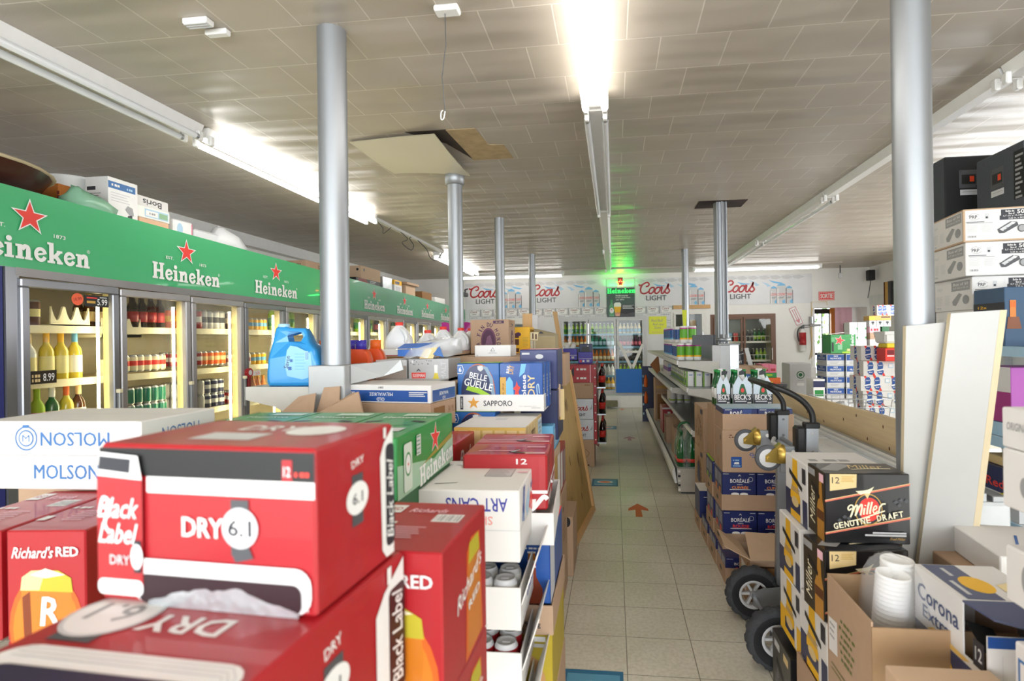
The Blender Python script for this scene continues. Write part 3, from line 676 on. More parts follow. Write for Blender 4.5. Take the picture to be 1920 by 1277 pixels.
# ---- goods behind the doors
cans = {k: can_mesh(*v) for k, v in dict(green=('teal', 'teal'), red=('red', 'white'), silver=('lgrey', 'lgrey'), blue=('royal', 'lgrey'), white=('white', 'red'), brown=('brown', 'cream'), yellow=('yellow', 'sky'), orange=('orange', 'goldpale'), black=('black', 'gold'), navy=('navy', 'lgrey'), pale=('cream', 'bred')).items()}
tall = {k: can_mesh(*v, h=.168) for k, v in dict(red=('red', 'white'), silver=('lgrey', 'ink'), white=('white', 'sky'), brown=('brown', 'goldpale'), orange=('orange', 'yellow')).items()}
bots = dict(green=bottle_mesh('bottlegreen', 'white', 'green'), brown=bottle_mesh('bottlebrown', 'goldpale', 'gold'), dark=bottle_mesh('cola', 'red', 'red', .25, .033), clear=bottle_mesh('milky', 'paleblue', 'white', .25, .032), amber=bottle_mesh('amber', 'white', 'gold'),
            lime=bottle_mesh('lime', 'green', 'white', .27, .036), wine=bottle_mesh('winey', 'winelabel', 'winey', .3, .037, .014, (.15, .52)), blue=bottle_mesh('indigo', 'royal', 'indigo', .3, .034), pinkw=bottle_mesh('pink', 'white', 'cream', .3, .037, .014, (.15, .5)), olive=bottle_mesh(mat('#6b6a1c', .12, coat=.6), 'winelabel', 'amber', .3, .037, .014, (.15, .5)),
            sealed=bottle_mesh(mat('#4b5a22', .12, coat=.6), 'cream', 'goldpale', .3, .038, .015, (.15, .45)), white=bottle_mesh('milky', 'white', 'sky', .24, .034))
def row(me, name, n, y0, y1, x, z, label, cat, group, two=False, jit=.003):
    for k in range(n):
        y = y0 + (y1 - y0) * (k / (n - 1) if n > 1 else 0)
        for q in range(2 if two else 1):
            for e in range(2 if y0 < 5.2 else 1): tag(put(name, me, None, (x - e * .085 + random.uniform(-jit, jit), y + random.uniform(-jit, jit), z + q * .1225 + .0008), random.random() * 6), label, cat, group)
S1, S2, S3 = 1.565, 1.235, .90
xf = -3.43
# first door: wines, with labels and capsules of their own
def wine(loc, glass, lab, capm, label, h=.3):
    t = thing('wine_bottle', label, 'bottle', loc)
    mb = MB(); r = .0375
    mb.lathe([(0, 0), (r * .9, 0), (r, .006), (r, h * .6), (r * .85, h * .68), (r * .45, h * .76), (.0145, h * .82), (.0138, h * .9)], glass, 16); mb.build('glass_body', t)
    mb = MB(); mb.lathe([(r * 1.012, h * .16), (r * 1.012, h * .52)], lab, 16); mb.build('bottle_label', t)
    mb = MB(); mb.lathe([(.0155, h * .8), (.0158, h * .985), (.012, h), (0, h)], capm, 14); mb.build('capsule', t)
wine((xf, 2.80, S2), 'milky', 'winelabel', 'white', 'clear bottle with a red neck and round label, second shelf left of door one', .29)
wine((xf + .01, 2.885, S2), 'milky', 'winelabel', 'goldpale', 'clear bottle with a white disc label behind the 8.99 card', .29)
wine((xf - .1, 2.93, S2), mat('#8a8420', .12, coat=.6), 'winelabel', 'sky', 'olive wine bottle with a blue capsule, set back on the second shelf')
wine((xf, 3.0, S2), 'winey', 'winelabel', 'yellow', 'left one of two yellow wine bottles with yellow capsules')
wine((xf + .005, 3.085, S2), 'winey', 'winelabel', 'yellow', 'right one of two yellow wine bottles with yellow capsules')
wine((xf, 3.18, S2), 'winey', 'white', 'sky', 'yellow wine bottle with a white label and blue capsule by the cooler tube')
for y, g, l, c_, d in ((2.76, 'bottlegreen', 'cream', 'cream', 'green sparkling bottle with a cream capsule at the left end of the third shelf'), (2.85, 'pink', 'cream', 'fabricpink', 'rose bottle with a pink capsule on the third shelf of door one'), (2.94, 'lime', 'pink', 'lime', 'green bottle with a pink round tag on the third shelf'),
                       (3.03, 'bottlegreen', 'cream', 'white', 'dark green sparkling bottle with a white capsule on the third shelf'), (3.12, 'winey', 'cream', 'orange', 'yellow bottle with an orange capsule on the third shelf'), (3.2, 'bottlebrown', 'cream', 'goldpale', 'amber bottle with a white label at the right end of the third shelf')):
    wine((xf, y, S3), g, l, c_, d)
for y, k, d in ((2.765, 'pale', 'left one of three printed cans on the top shelf of door one'), (2.85, 'brown', 'middle one of three printed cans on the top shelf of door one'), (2.925, 'brown', 'right one of three printed cans on the top shelf of door one')):
    tag(put('drink_can', can_mesh('brown' if k == 'brown' else 'winelabel', 'winelabel' if k == 'brown' else 'pink', h=.165), None, (xf, y, S1), 0), d, 'can')
# scalloped cream dispenser racks
def scallop(y0, y1, z, label):
    mb = MB(); n = 3; pts = [(0, y0, z)]; w = (y1 - y0) / n
    for k in range(n):
        for a in range(7): pts.append((0, y0 + w * (k + .08 + .84 * a / 6), z + .13 - .085 * math.sin(a / 6 * PI)))
    pts.append((0, y1, z)); pts = [(p[0] + xf + .03, p[1], p[2]) for p in pts]
    mb.prism(pts, (-.012, 0, 0), 'cream'); mb.box(xf - .2, y0, z, xf + .03, y1, z + .02, 'cream'); tag(mb.build('bottle_rack'), label, 'rack')
scallop(3.0, 3.26, S1, 'cream scalloped bottle rack on the top shelf of door one')
scallop(3.34, 3.66, S1 - .06, 'cream scalloped bottle rack on the top shelf of door two')
row(bots['brown'], 'beer_bottle', 4, 3.40, 3.62, xf - .12, S1, 'dark brown beer bottle behind the scalloped rack of door two', 'bottle', 'dark bottles behind the scalloped rack')
row(bots['dark'], 'beer_bottle', 4, 3.62, 3.86, xf, S1, 'dark bottle with a red label at the top right of door two', 'bottle', 'dark bottles top right of door two')
tag(put('liquor_bottle', bots['blue'], None, (xf, 3.45, S2), 0), 'tall blue capped bottle standing alone in door two', 'bottle')
tag(put('milk_carton', carton('milk_carton', .06, .06, .12, 'cream'), None, (xf - .03, 3.36, S2), 0), 'small cream carton beside the tall blue bottle', 'carton')
row(cans['pale'], 'drink_can', 6, 3.54, 3.86, xf, S2 + .02, 'cream and red can in the six pack row of door two', 'can', 'cream cans in door two')
row(cans['green'], 'drink_can', 5, 3.58, 3.86, xf, S3, 'teal green can stacked two high in door two', 'can', 'teal cans in door two', two=True)
row(tall['orange'], 'drink_can', 2, 4.04, 4.1, xf, S1, 'orange tall can at the top of door three', 'can', 'orange tall cans in door three')
row(tall['red'], 'drink_can', 2, 4.16, 4.24, xf, S1, 'red and white tall can at the top of door three', 'can', 'red tall cans in door three')
row(tall['silver'], 'drink_can', 4, 4.3, 4.52, xf, S1, 'silver tall can at the top right of door three', 'can', 'silver tall cans in door three')
row(cans['red'], 'drink_can', 4, 3.99, 4.24, xf, S2 + .03, 'red can on the second shelf of door three', 'can', 'red cans in door three')
row(cans['orange'], 'drink_can', 4, 4.3, 4.52, xf, S2 + .03, 'gold and orange can on the second shelf of door three', 'can', 'gold cans in door three')
row(cans['silver'], 'drink_can', 4, 4.0, 4.26, xf, S3, 'silver can stacked two high in door three', 'can', 'silver cans in door three', two=True)
row(cans['navy'], 'drink_can', 3, 4.34, 4.5, xf, S3, 'navy blue can stacked two high in door three', 'can', 'navy cans in door three', two=True)
row(tall['brown'], 'drink_can', 3, 4.64, 4.78, xf, S1, 'brown tall can at the top of door four', 'can', 'brown tall cans in door four')
row(cans['yellow'], 'drink_can', 5, 4.84, 5.12, xf, S1, 'yellow and blue can at the top of door four', 'can', 'yellow cans in door four')
row(cans['white'], 'drink_can', 4, 4.64, 4.86, xf, S2, 'white and red can on the second shelf of door four', 'can', 'white cans in door four')
row(cans['yellow'], 'drink_can', 3, 4.94, 5.1, xf, S2, 'yellow can on the second shelf of door four', 'can', 'yellow cans on the second shelf of door four')
row(cans['red'], 'drink_can', 4, 4.64, 4.86, xf, S3, 'red topped can on the third shelf of door four', 'can', 'red cans in door four')
row(bots['amber'], 'beer_bottle', 3, 4.94, 5.1, xf, S3, 'amber bottle on the third shelf of door four', 'bottle', 'amber bottles in door four')
row(bots['lime'], 'beer_bottle', 5, 5.26, 5.6, xf, S1, 'lime green bottle at the top of door five', 'bottle', 'green bottles in door five')
row(bots['clear'], 'beer_bottle', 5, 5.26, 5.6, xf, S2, 'clear bottle on the second shelf of door five', 'bottle', 'clear bottles in door five')
ordn = ['', '', '', '', '', '', 'seventh', 'eighth', 'ninth', 'tenth', 'eleventh', 'twelfth', 'thirteenth']
mix = ['lime', 'amber', 'dark', 'clear', 'green', 'brown', 'white']
for i in range(6, 11):
    ya = Y0 + .12 + DW * i
    for z, sh in ((S1, 'top'), (S2, 'second')):
        k = mix[(i * 2 + (z < 1.4)) % 7]
        row(bots[k], 'beer_bottle', 5, ya + .02, ya + .42, xf, z, '%s bottle on the %s shelf of the %s cooler door' % (k, sh, ordn[i]), 'bottle', '%s bottles on the %s shelf of the %s door' % (k, sh, ordn[i]))

# ---- things on the cooler roof
def rz_(y): return ztop(y) - .004
mb = MB(); n = 30; c0 = (-3.78, 2.56)
def ringp(r, z): return [(c0[0] + r * math.cos(2 * PI * k / n), c0[1] + r * math.sin(2 * PI * k / n), z) for k in range(n)]
zz = rz_(2.6)
mb.grid([ringp(.3, zz), ringp(.46, zz + .02), ringp(.56, zz + .07), ringp(.6, zz + .13)], mat('#3b1209', .35, coat=.4), closed_u=True)
mb.grid([ringp(.6, zz + .13), ringp(.62, zz + .135), ringp(.6, zz + .15), ringp(.4, zz + .152), ringp(0.01, zz + .152)], mat('#cdbb96', .5), closed_u=True)
tag(mb.build('round_tub'), 'dark round shallow tub with a pale rim on the cooler roof', 'tub')
place(carton('cardboard_box', .4, .42, .21, mat('#b86c1c', .6), lambda f: f['F'].greek(.4, .12, .1, .025, 'darkred', rot=90)), 'cardboard_box', (-4.0, 3.24, rz_(3.2)), 'flat orange carton behind the pale rimmed tub on the cooler', 'box')
def bl(f):
    f['R'].rect(0, .215, .215, .262, 'molson').greek(.06, .24, .07, .022, 'white').greek(.17, .235, .05, .02, 'paleblue').lines(.02, .19, .15, 4, .018, .005, 'lgrey').poly([(.13, .09), (.15, .12), (.19, .11), (.2, .06), (.17, .05)], 'grey').poly([(.14, .0), (.19, .0), (.185, .06), (.15, .05)], 'ink')
    f['F'].rect(.015, .2, .08, .225, 'ink').lines(.02, .18, .1, 7, .016, .006, 'grey').rect(.05, .03, .11, .1, 'grey')
place(carton('appliance_box', .175, .235, .29, 'white', bl), 'appliance_box', (-3.545, 3.375, rz_(3.38)), 'white and blue appliance box on the cooler behind the green plastic bag', 'box')
mb = MB(); mb.lathe([(0.14, 0), (.15, .29), (.155, .3), (0, .3)], 'pvcwhite', 20); tag(mb.build('bucket', None, (-3.72, 3.44, rz_(3.5))), 'white bucket lid showing behind the white and blue box', 'bucket')
def bagmesh(pts, m, n=14, seed=1, amp=.012):
    """crumpled bag: pts rows of (cx,cy,cz,rx,ry)"""
    rnd = random.Random(seed); mb = MB(); rows = []
    for cx, cy, cz, rx, ry in pts:
        rows.append([(cx + (rx + rnd.uniform(-amp, amp)) * math.cos(2 * PI * k / n), cy + (ry + rnd.uniform(-amp, amp)) * math.sin(2 * PI * k / n), cz + rnd.uniform(-amp, amp) * .6) for k in range(n)])
    mb.grid(rows, m, True, closed_u=True); mb.face(rows[-1], m); mb.face(list(reversed(rows[0])), m); return mb
M_gbag = film_mat('green_film', '#8dbfa0', .85, .25); M_cbag = film_mat('clear_film', '#eef1f2', .42, .12); M_wbag = film_mat('milky_film', '#e8eaea', .8, .25)
tag(bagmesh([(0, 0, .005, .07, .17), (0, .0, .05, .08, .18), (0, -.02, .09, .05, .13), (0, -.07, .125, .03, .05), (0, -.09, .14, .012, .02)], M_gbag, 16, 3, .016).build('plastic_bag', None, (-3.335, 3.20, rz_(3.2))), 'crumpled pale green plastic bag at the front of the cooler roof', 'bag')
place(carton('cardboard_box', .2, .30, .075, 'carton', lambda f: f['R'].text('Boris', .15, .035, .17, .045, 'ink', rot=180)), 'cardboard_box', (-3.60, 3.62, rz_(3.6) + .165), 'white carton with upside-down Boris lettering on the cooler', 'box')
place(carton('cardboard_box', .2, .30, .085, mat('#e9ebe4', .5), lambda f: f['R'].rect(.07, .012, .285, .07, 'paleblue').rect(.08, .02, .19, .06, 'white').rect(.2, .02, .28, .06, mat('#8fb58e', .5)).greek(.14, .04, .06, .02, 'grey') and f['F'].rect(.05, .01, .15, .07, mat('#5a8f35', .5))), 'cardboard_box', (-3.59, 3.62, rz_(3.6) + .08), 'white and green carton under the upside-down Boris carton', 'box')
place(carton('cardboard_box', .2, .27, .079, mat('#d9b08f', .6), lambda f: f['F'].rect(.02, .0, .18, .07, 'bred')), 'cardboard_box', (-3.58, 3.63, rz_(3.7)), 'peach and red carton at the bottom of the Boris pile', 'box')
mb = MB(); mb.box(0, 0, 0, .14, .2, .14, 'white', .01); Art(mb, (.14, 0, 0), (0, 1, 0), (0, 0, 1), (1, 0, 0)).ell(.06, .07, .03, .045, 'paleblue').rect(.18, .01, .19, .13, 'pink'); tag(mb.build('paper_roll_pack', None, (-3.52, 3.95, rz_(4.0))), 'white wrapped paper pack right of the Boris carton', 'pack')
mb = MB(); mb.box(0, 0, 0, .12, .3, .11, M_wbag, .015)
for k in range(12): mb.box(.115, .02 + k * .023, .01, .122, .03 + k * .023, .045, 'lgrey')
tag(mb.build('cup_pack', None, (-3.50, 4.17, rz_(4.2))), 'long clear pack with a ribbed lower edge on the cooler', 'pack')
tag(bagmesh([(0, 0, .004, .08, .22), (0, 0, .06, .09, .24), (0, -.03, .13, .075, .17), (0, -.09, .185, .04, .07), (0, -.1, .2, .01, .02)], M_wbag, 16, 9, .014).build('plastic_bag', None, (-3.43, 4.62, rz_(4.6))), 'large white plastic bag slumped over the edge of the cooler', 'bag')
place(carton('cardboard_box', .3, .42, .1, 'kraft', lambda f: f['R'].text('DYL', .3, .05, .1, .035, 'black') and f['F'].text('DYL', .2, .05, .1, .035, 'black')), 'cardboard_box', (-3.62, 5.72, rz_(5.8)), 'low kraft carton marked in black left of the big column', 'box')
place(carton('cardboard_box', .4, .62, .17, 'kraftlt', lambda f: f['F'].ell(.35, .12, .018, .018, 'black') and f['R'].ell(.09, .12, .02, .02, 'black')), 'cardboard_box', (-3.72, 7.05, rz_(7.2) + .075), 'long pale kraft carton lying on the black and red box', 'box')
place(carton('cardboard_box', .4, .75, .074, 'black', lambda f: f['R'].poly([(.1, 0), (.4, 0), (.3, .07), (.05, .07)], 'darkred').lines(.42, .06, .2, 2, .02, .008, 'lgrey')), 'cardboard_box', (-3.72, 6.9, rz_(7)), 'black and red flat box under the pale kraft carton', 'box')
place(carton('cardboard_box', .22, .34, .19, 'foil'), 'cardboard_box', (-3.54, 7.75, rz_(7.8)), 'silver foil wrapped box on the cooler', 'box')
place(carton('cardboard_box', .2, .3, .12, 'white', lambda f: f['R'].rect(.05, .02, .25, .09, 'lgrey')), 'cardboard_box', (-3.50, 8.13, rz_(8.2)), 'white carton under the yellow box on the cooler', 'box')
place(carton('cardboard_box', .2, .3, .07, 'yellow', lambda f: f['R'].rect(.03, .01, .2, .05, 'navy')), 'cardboard_box', (-3.50, 8.13, rz_(8.2) + .121), 'small yellow box on the white carton on the cooler', 'box')
place(carton('cardboard_box', .25, .42, .16, 'kraftlt'), 'cardboard_box', (-3.53, 8.55, rz_(8.6)), 'tall kraft box carrying a flat open lid on the cooler', 'box')
place(carton('flat_carton', .34, .55, .04, 'kraft'), 'flat_carton', (-3.58, 8.5, rz_(8.6) + .163), 'flat kraft lid lying over the tall kraft box', 'carton')
place(carton('cardboard_box', .3, .5, .13, 'kraftdk'), 'cardboard_box', (-3.56, 9.25, rz_(9.3)), 'open kraft box farther along the cooler', 'box')
place(carton('cardboard_box', .3, .6, .1, 'white'), 'cardboard_box', (-3.56, 9.95, rz_(10)), 'low white box at the far end of the cooler roof', 'box')

# ================================================================ back wall: banners, signs, coolers
M_coorspaper = mat('#dcdcdd', .5, var=.10, scale=3)
yb_ = YB - .004
M_sil = mat('#c2c5ca', .35, metal=.2)
def can_pic(A, cu, v0, w, h, m='lgrey'):
    A.poly([(cu - w / 2, v0), (cu + w / 2, v0), (cu + w / 2, v0 + h * .8), (cu + w * .38, v0 + h), (cu - w * .38, v0 + h), (cu - w / 2, v0 + h * .8)], m)
    A.rect(cu - w / 2, v0, cu - w * .42, v0 + h * .8, 'grey').rect(cu + w * .42, v0, cu + w / 2, v0 + h * .8, 'dgrey')
    A.poly([(cu - w * .4, v0 + h * .92), (cu + w * .4, v0 + h * .92), (cu + w * .3, v0 + h), (cu, v0 + h * 1.07), (cu - w * .3, v0 + h)], 'sky')
    A.rect(cu - w * .42, v0, cu - w * .3, v0 + h * .78, 'white')
def peaks(A, u0, v, w, s=1):
    for i, (a, b, c, d, m) in enumerate(((0, .0, .3, -.07, 'sky'), (.25, .03, .5, -.1, 'paleblue'), (.55, -.02, .75, -.12, 'paleblue'), (.7, .02, 1, -.06, 'sky'))):
        A.poly([(u0 + a * w, v + b * s), (u0 + (a + .12) * w, v + (b - .03) * s), (u0 + c * w, v + (d + .02) * s), (u0 + (c - .08) * w, v + d * s), (u0 + (a + .1) * w, v + (b - .06) * s)], m)
def cbanner(x0, x1, z0, z1, logos, cansx, label, red='red'):
    mb = MB(); mb.box(x0, yb_ - .008, z0, x1, yb_, z1, M_coorspaper)
    A = Art(mb, (x0, yb_ - .008, z0), (1, 0, 0), (0, 0, 1), (0, -1, 0), x1 - x0, z1 - z0, .001); h = z1 - z0
    for k in range(int((x1 - x0) / .22)): A.poly([(k * .22, h - .03), (k * .22 + .13, h - .015), (k * .22 + .24, h - .06), (k * .22 + .12, h - .1), (k * .22 + .03, h - .085)], 'lgrey'); A.k -= 1
    A.k += 1
    for lx in logos:
        u = lx - x0
        peaks(A, u + .28, .47, .9); A.coors(u + .33, .36, .68, red, 'white'); A.text('LIGHT', u + .35, .165, .42, .105, 'dgrey', bold=.02)
    for cx in cansx:
        u = cx - x0
        for du, w, hh in ((-.15, .15, .34), (.15, .15, .34), (0, .2, .4)):
            can_pic(A, u + du, .0, w, hh); A.text('COORS', u + du, .19, w * .8, .05, 'bred', shear=.4); A.text('LIGHT', u + du, .125, w * .55, .035, 'dgrey')
            A.poly([(u + du + .01, .05), (u + du + .05, .09), (u + du + .07, .05), (u + du + .07, .01), (u + du + .02, .01)], 'sky')
    tag(mb.build('beer_banner'), label, 'banner')
cbanner(-3.23, -1.90, 2.115, 2.69, (-3.13,), (-2.20,), 'leftmost silver Coors Light wall banner behind the columns')
cbanner(-1.90, -.15, 2.115, 2.69, (-1.78,), (-.52,), 'silver Coors Light banner left of the green neon sign')
cbanner(.455, 2.10, 2.11, 2.697, (.545,), (1.66,), 'bright Coors Light banner right of the green neon sign')
cbanner(2.10, 4.02, 2.10, 2.70, (2.26,), (3.42,), 'Coors Light banner farthest right, beside the exit sign')
# Coors print paper round the cooler doors, as wrapped wall paper
mb = MB(); pp = M_coorspaper
for q in ((-3.23, 1.9, -.15, 2.112), (-3.23, .9, -2.42, 1.9), (-1.64, .9, -1.19, 1.9), (.455, 1.9, 1.20, 2.108), (.70, .4, 1.20, 1.9), (-.15, 1.9, .455, 1.93)): mb.box(q[0], YB - .003, q[1], q[2], YB - .0005, q[3], pp)
A = Art(mb, (0, YB - .003, 0), (1, 0, 0), (0, 0, 1), (0, -1, 0), base=.0008)
rnd = random.Random(5)
x = -3.15
while x < 1.05:
    w = .24
    if not (-.22 < x < .4):
        A.rect(x, 1.945, x + w, 2.10, 'lgrey').poly([(x + .01, 2.08), (x + w * .6, 2.09), (x + w, 2.05), (x + w * .9, 1.97), (x + .03, 1.96)], 'white').text('Coors', x + w * .45, 2.055, w * .62, .05, 'darkred', shear=.3).text('LIGHT', x + w * .5, 2.0, w * .4, .024, 'dgrey').rect(x + w + .005, 1.945, x + w + .03, 2.1, 'grey'); A.k = 0
        A.greek(x + .1, 1.922, .18, .02, 'grey')
    x += .275
for k in range(10):
    z = 1.80 - k * .13
    A.text('Coors', 1.14, z, .09, .04, 'grey', rot=0, shear=.3).rect(1.09, z - .06, 1.2, z - .055, 'dgrey'); A.k = 0
o = mb.build('trim_7'); o['kind'] = 'structure'
# neon sign on its green poster
t = thing('neon_sign', 'green and red lit Heineken neon sign on a dark poster between the banners', 'sign', (.15, YB - .02, 1.9))
def npart(mb, n): o = mb.build(n, t); o.location = (-.15, -(YB - .02), -1.9); return o
mb = MB(); mb.box(-.14, YB - .018, 1.885, .445, YB - .004, 2.68, {'*': mat('#0b3d22', .35)}); A = Art(mb, (-.14, YB - .018, 1.885), (1, 0, 0), (0, 0, 1), (0, -1, 0), .585, .795, .0008)
A.rect(.0, .62, .585, .795, 'lgrey').rect(.22, .0, .585, .26, 'black').poly([(.25, 0), (.585, 0), (.585, .1), (.4, .06), (.3, .08)], 'dgrey')
A.text('Redécouvrez', .32, .455, .26, .035, 'white').text('ce que signifie boire', .34, .41, .32, .03, 'white').text('une bière', .28, .37, .17, .03, 'white').lines(.33, .25, .24, 4, .022, .01, 'lgrey')
A.poly([(.05, .02), (.15, .02), (.15, .22), (.125, .28), (.12, .38), (.08, .38), (.075, .28), (.05, .22)], 'green').ell(.1, .14, .045, .06, 'white').star(.1, .16, .02, 'red').rect(.08, .37, .12, .42, 'dkgreen')
A.poly([(.18, .02), (.27, .02), (.3, .22), (.29, .27), (.16, .27), (.15, .22)], 'yellow').poly([(.15, .22), (.3, .22), (.3, .28), (.27, .31), (.18, .31), (.15, .28)], 'white').poly([(.18, .02), (.27, .02), (.28, .1), (.17, .1)], 'amber')
npart(mb, 'poster')
M_ngreen = emit('neon_green', (.01, 1.0, .07), .75, (.1, .8, .3)); M_nred = emit('neon_red', (1.0, .10, .04), 1.6, (1, .3, .2))
mb = MB(); A = Art(mb, (-.14, YB - .05, 1.885), (1, 0, 0), (0, 0, 1), (0, -1, 0), base=0); A.heineken(.293, .555, .56, M_ngreen); npart(mb, 'neon_word')
mb = MB(); A = Art(mb, (-.14, YB - .05, 1.885), (1, 0, 0), (0, 0, 1), (0, -1, 0), base=0)
sp = [(.29 + (.085 if i % 2 == 0 else .035) * math.sin(i * PI / 5), .715 + (.085 if i % 2 == 0 else .035) * math.cos(i * PI / 5)) for i in range(11)]
mb.tube([A.pt(*p) for p in sp[:-1]], .007, M_nred, 6, closed=True); npart(mb, 'neon_star')
mb = MB(); mb.box(.1, YB - .05, 2.56, .2, YB - .02, 2.72, 'darkred', .004); npart(mb, 'transformer')
for nm_, dx_, e_, c_ in (('green_tube_glow', .15, 3.2, (.03, 1, .12)), ('red_star_glow', .15, .5, (1, .2, .08))):
    gl_ = area_light(nm_, (dx_, YB - .07, 2.5 if e_ > 2 else 2.6), (PI + .5, 0, 0), .5 if e_ > 2 else .12, .05, e_, c_)
for p in (-.1, .4):
    mb = MB(); mb.cyl((p, YB - .05, 2.44), (p, YB - .01, 2.44), .006, 'grey', 8); npart(mb, 'support')
# back cooler (three doors) and the single door at its left
M_coolg = mat('#7f8683', .6, var=.1, scale=4); M_bframe = mat('#bdbcb9', .4, metal=.2)
def wall_cooler(name, label, x0, x1, z0, z1, nd, mframe, shelves, glassm, depth=.62, lightm=None):
    t = thing(name, label, 'cooler', ((x0 + x1) / 2, YB, 0)); off = (-(x0 + x1) / 2, -YB, 0)
    def part(mb, n, par=t):
        o = mb.build(n, par)
        if par is t: o.location = off
        return o
    mb = MB(); yk = YB + .08 + depth
    mb.box(x0 - .02, yk, z0 - .02, x1 + .02, yk + .03, z1 + .02, M_coolg); mb.box(x0 - .05, YB + .081, z0 - .02, x0 - .005, yk, z1 + .02, M_cool); mb.box(x1 + .005, YB + .081, z0 - .02, x1 + .05, yk, z1 + .02, M_cool)
    mb.box(x0 - .005, YB + .081, z0 - .06, x1 + .005, yk, z0 - .002, M_cool); mb.box(x0 - .005, YB + .081, z1 + .002, x1 + .005, yk, z1 + .05, M_cool); part(mb, 'cabinet')
    mb = MB()
    for z in shelves: mb.box(x0 + .01, YB + .14, z - .02, x1 - .01, yk - .01, z, 'white'); mb.box(x0 + .01, YB + .125, z - .02, x1 - .01, YB + .14, z + .02, 'sky' if name == 'wall_cooler' else 'white')
    part(mb, 'shelving')
    w = (x1 - x0) / nd
    mb = MB(); fw = .045
    mb.box(x0 - .05, YB - .012, z1 - .02, x1 + .05, YB - .0005, z1 + .05, mframe); mb.box(x0 - .05, YB - .012, z0 - .05, x1 + .05, YB - .0005, z0 + .02, mframe)
    mb.box(x0 - .05, YB - .012, z0 + .02, x0 + .012, YB - .0005, z1 - .02, mframe); mb.box(x1 - .012, YB - .012, z0 + .02, x1 + .05, YB - .0005, z1 - .02, mframe); part(mb, 'surround')
    for i in range(nd):
        a = x0 + i * w + .006; b = a + w - .012; mb = MB()
        for q in ((a, z0 + .01, b, z0 + .01 + fw), (a, z1 - .01 - fw, b, z1 - .01), (a, z0 + .01 + fw, a + fw, z1 - .01 - fw), (b - fw, z0 + .01 + fw, b, z1 - .01 - fw)): mb.box(q[0], YB - .035, q[1], q[2], YB - .013, q[3], mframe, .004)
        d = part(mb, 'cooler_door'); gm = MB(); gm.box(a + fw, YB - .026, z0 + .01 + fw, b - fw, YB - .021, z1 - .01 - fw, glassm); gm.build('pane', d)
        hm = MB(); hx = b - .03; hm.box(hx - .008, YB - .06, z0 + .75, hx + .008, YB - .036, z0 + 1.0, 'chrome', .004); hm.build('handle', d)
        if lightm:
            tm = MB(); tm.cyl((b - .01, YB + .15, z0 + .1), (b - .01, YB + .15, z1 - .1), .011, lightm, 8); part(tm, 'cooler_tube')
    return t
M_ctube2 = emit('back_cooler_tube', (1, .97, .9), 2.2)
sh = (.32, .62, .93, 1.24, 1.52)
wall_cooler('wall_cooler', 'white framed three-door drinks cooler in the back wall at the end of the aisle', -1.13, .64, .28, 1.86, 3, M_bframe, sh, M_glassc, lightm=M_ctube2)
wall_cooler('glass_door_fridge', 'white framed single-door cooler in the back wall at left, behind the cartons', -2.36, -1.70, .28, 1.82, 1, 'offwhite', (.32, .7, 1.1, 1.45), M_glassc, lightm=M_ctube2)
wall_cooler('glass_door_fridge', 'white framed fridge in the back wall under the small wood board', 1.24, 1.87, .55, 1.97, 1, 'offwhite', (.6, 1.0, 1.38), M_glassc, depth=.5)
wall_cooler('wood_framed_fridge', 'brown wood framed two-door fridge in the back wall', 2.05, 3.25, .2, 1.85, 2, mat('#6e4a33', .45, var=.15, scale=10, stretch=(8, 1, .6)), (.22, .62, .93, 1.32), M_glassc, depth=.5)
# ladder-like white braces and blue board on the third door
t = thing('door_brace', 'white crossed timber braces fixed over the third back cooler door', 'brace', (.35, YB - .05, .8))
for a, b in (((.09, 1.36), (.36, .80)), ((.60, 1.30), (.38, .80))):
    mb = MB(); d = Vector((b[0] - a[0], 0, b[1] - a[1])).normalized(); n = Vector((-d.z, 0, d.x)) * .03
    A0 = Vector((a[0], YB - .06, a[1])); B0 = Vector((b[0], YB - .06, b[1])); mb.prism([A0 - n, A0 + n, B0 + n, B0 - n], (0, .018, 0), 'offwhite'); o = mb.build('strut', t); o.location = (-.35, -(YB - .05), -.8)
mb = MB(); mb.box(.2, YB - .058, 1.12, .52, YB - .044, 1.17, 'offwhite'); o = mb.build('strut', t); o.location = (-.35, -(YB - .05), -.8)
mb = MB(); mb.box(.03, YB - .075, .285, .60, YB - .045, .785, mat('#1f6fc4', .45, var=.06, scale=6), .004); tag(mb.build('blue_board'), 'blue painted board covering the bottom of the third back cooler door', 'board')
mb = MB(); mb.box(-1.1, YB - .35, 0, .8, YB - .01, .245, 'white', .006); o = mb.build('trim_8'); o['kind'] = 'structure'
mb = MB(); mb.box(-.28, YB - .52, .04, .06, YB - .37, .16, mat('#7b775d', .8, var=.25, scale=20), .01); tag(mb.build('step_block'), 'olive grey block on the floor at the foot of the back cooler', 'block')
# goods in the back coolers
def rowx(me, name, n, x0, x1, y, z, label, cat, group):
    for k in range(n): tag(put(name, me, None, (x0 + (x1 - x0) * (k / (n - 1) if n > 1 else 0), y + random.uniform(-.004, .004), z + .0008), random.random() * 6), label, cat, group)
ybk = YB + .24
big = {k: bottle_mesh(*v) for k, v in dict(yel=('yellow', 'white', 'white', .27, .042), wht=('milky', 'white', 'red', .27, .04), drk=('cola', 'bred', 'bred', .27, .04), grn=('bottlegreen', 'lime', 'white', .27, .04), lim=('lime', 'green', 'white', .25, .036), amb=('amber', 'cream', 'orange', .25, .038), pur=('purple', 'pink', 'purple', .25, .036), aqua=('teal', 'paleblue', 'white', .27, .04), org=('orange', 'yellow', 'orange', .24, .036), blk=('black', 'dgrey', 'white', .25, .036), pal=('cream', 'sky', 'white', .24, .034), yls=('winey', 'yellow', 'yellow', .2, .03)).items()}
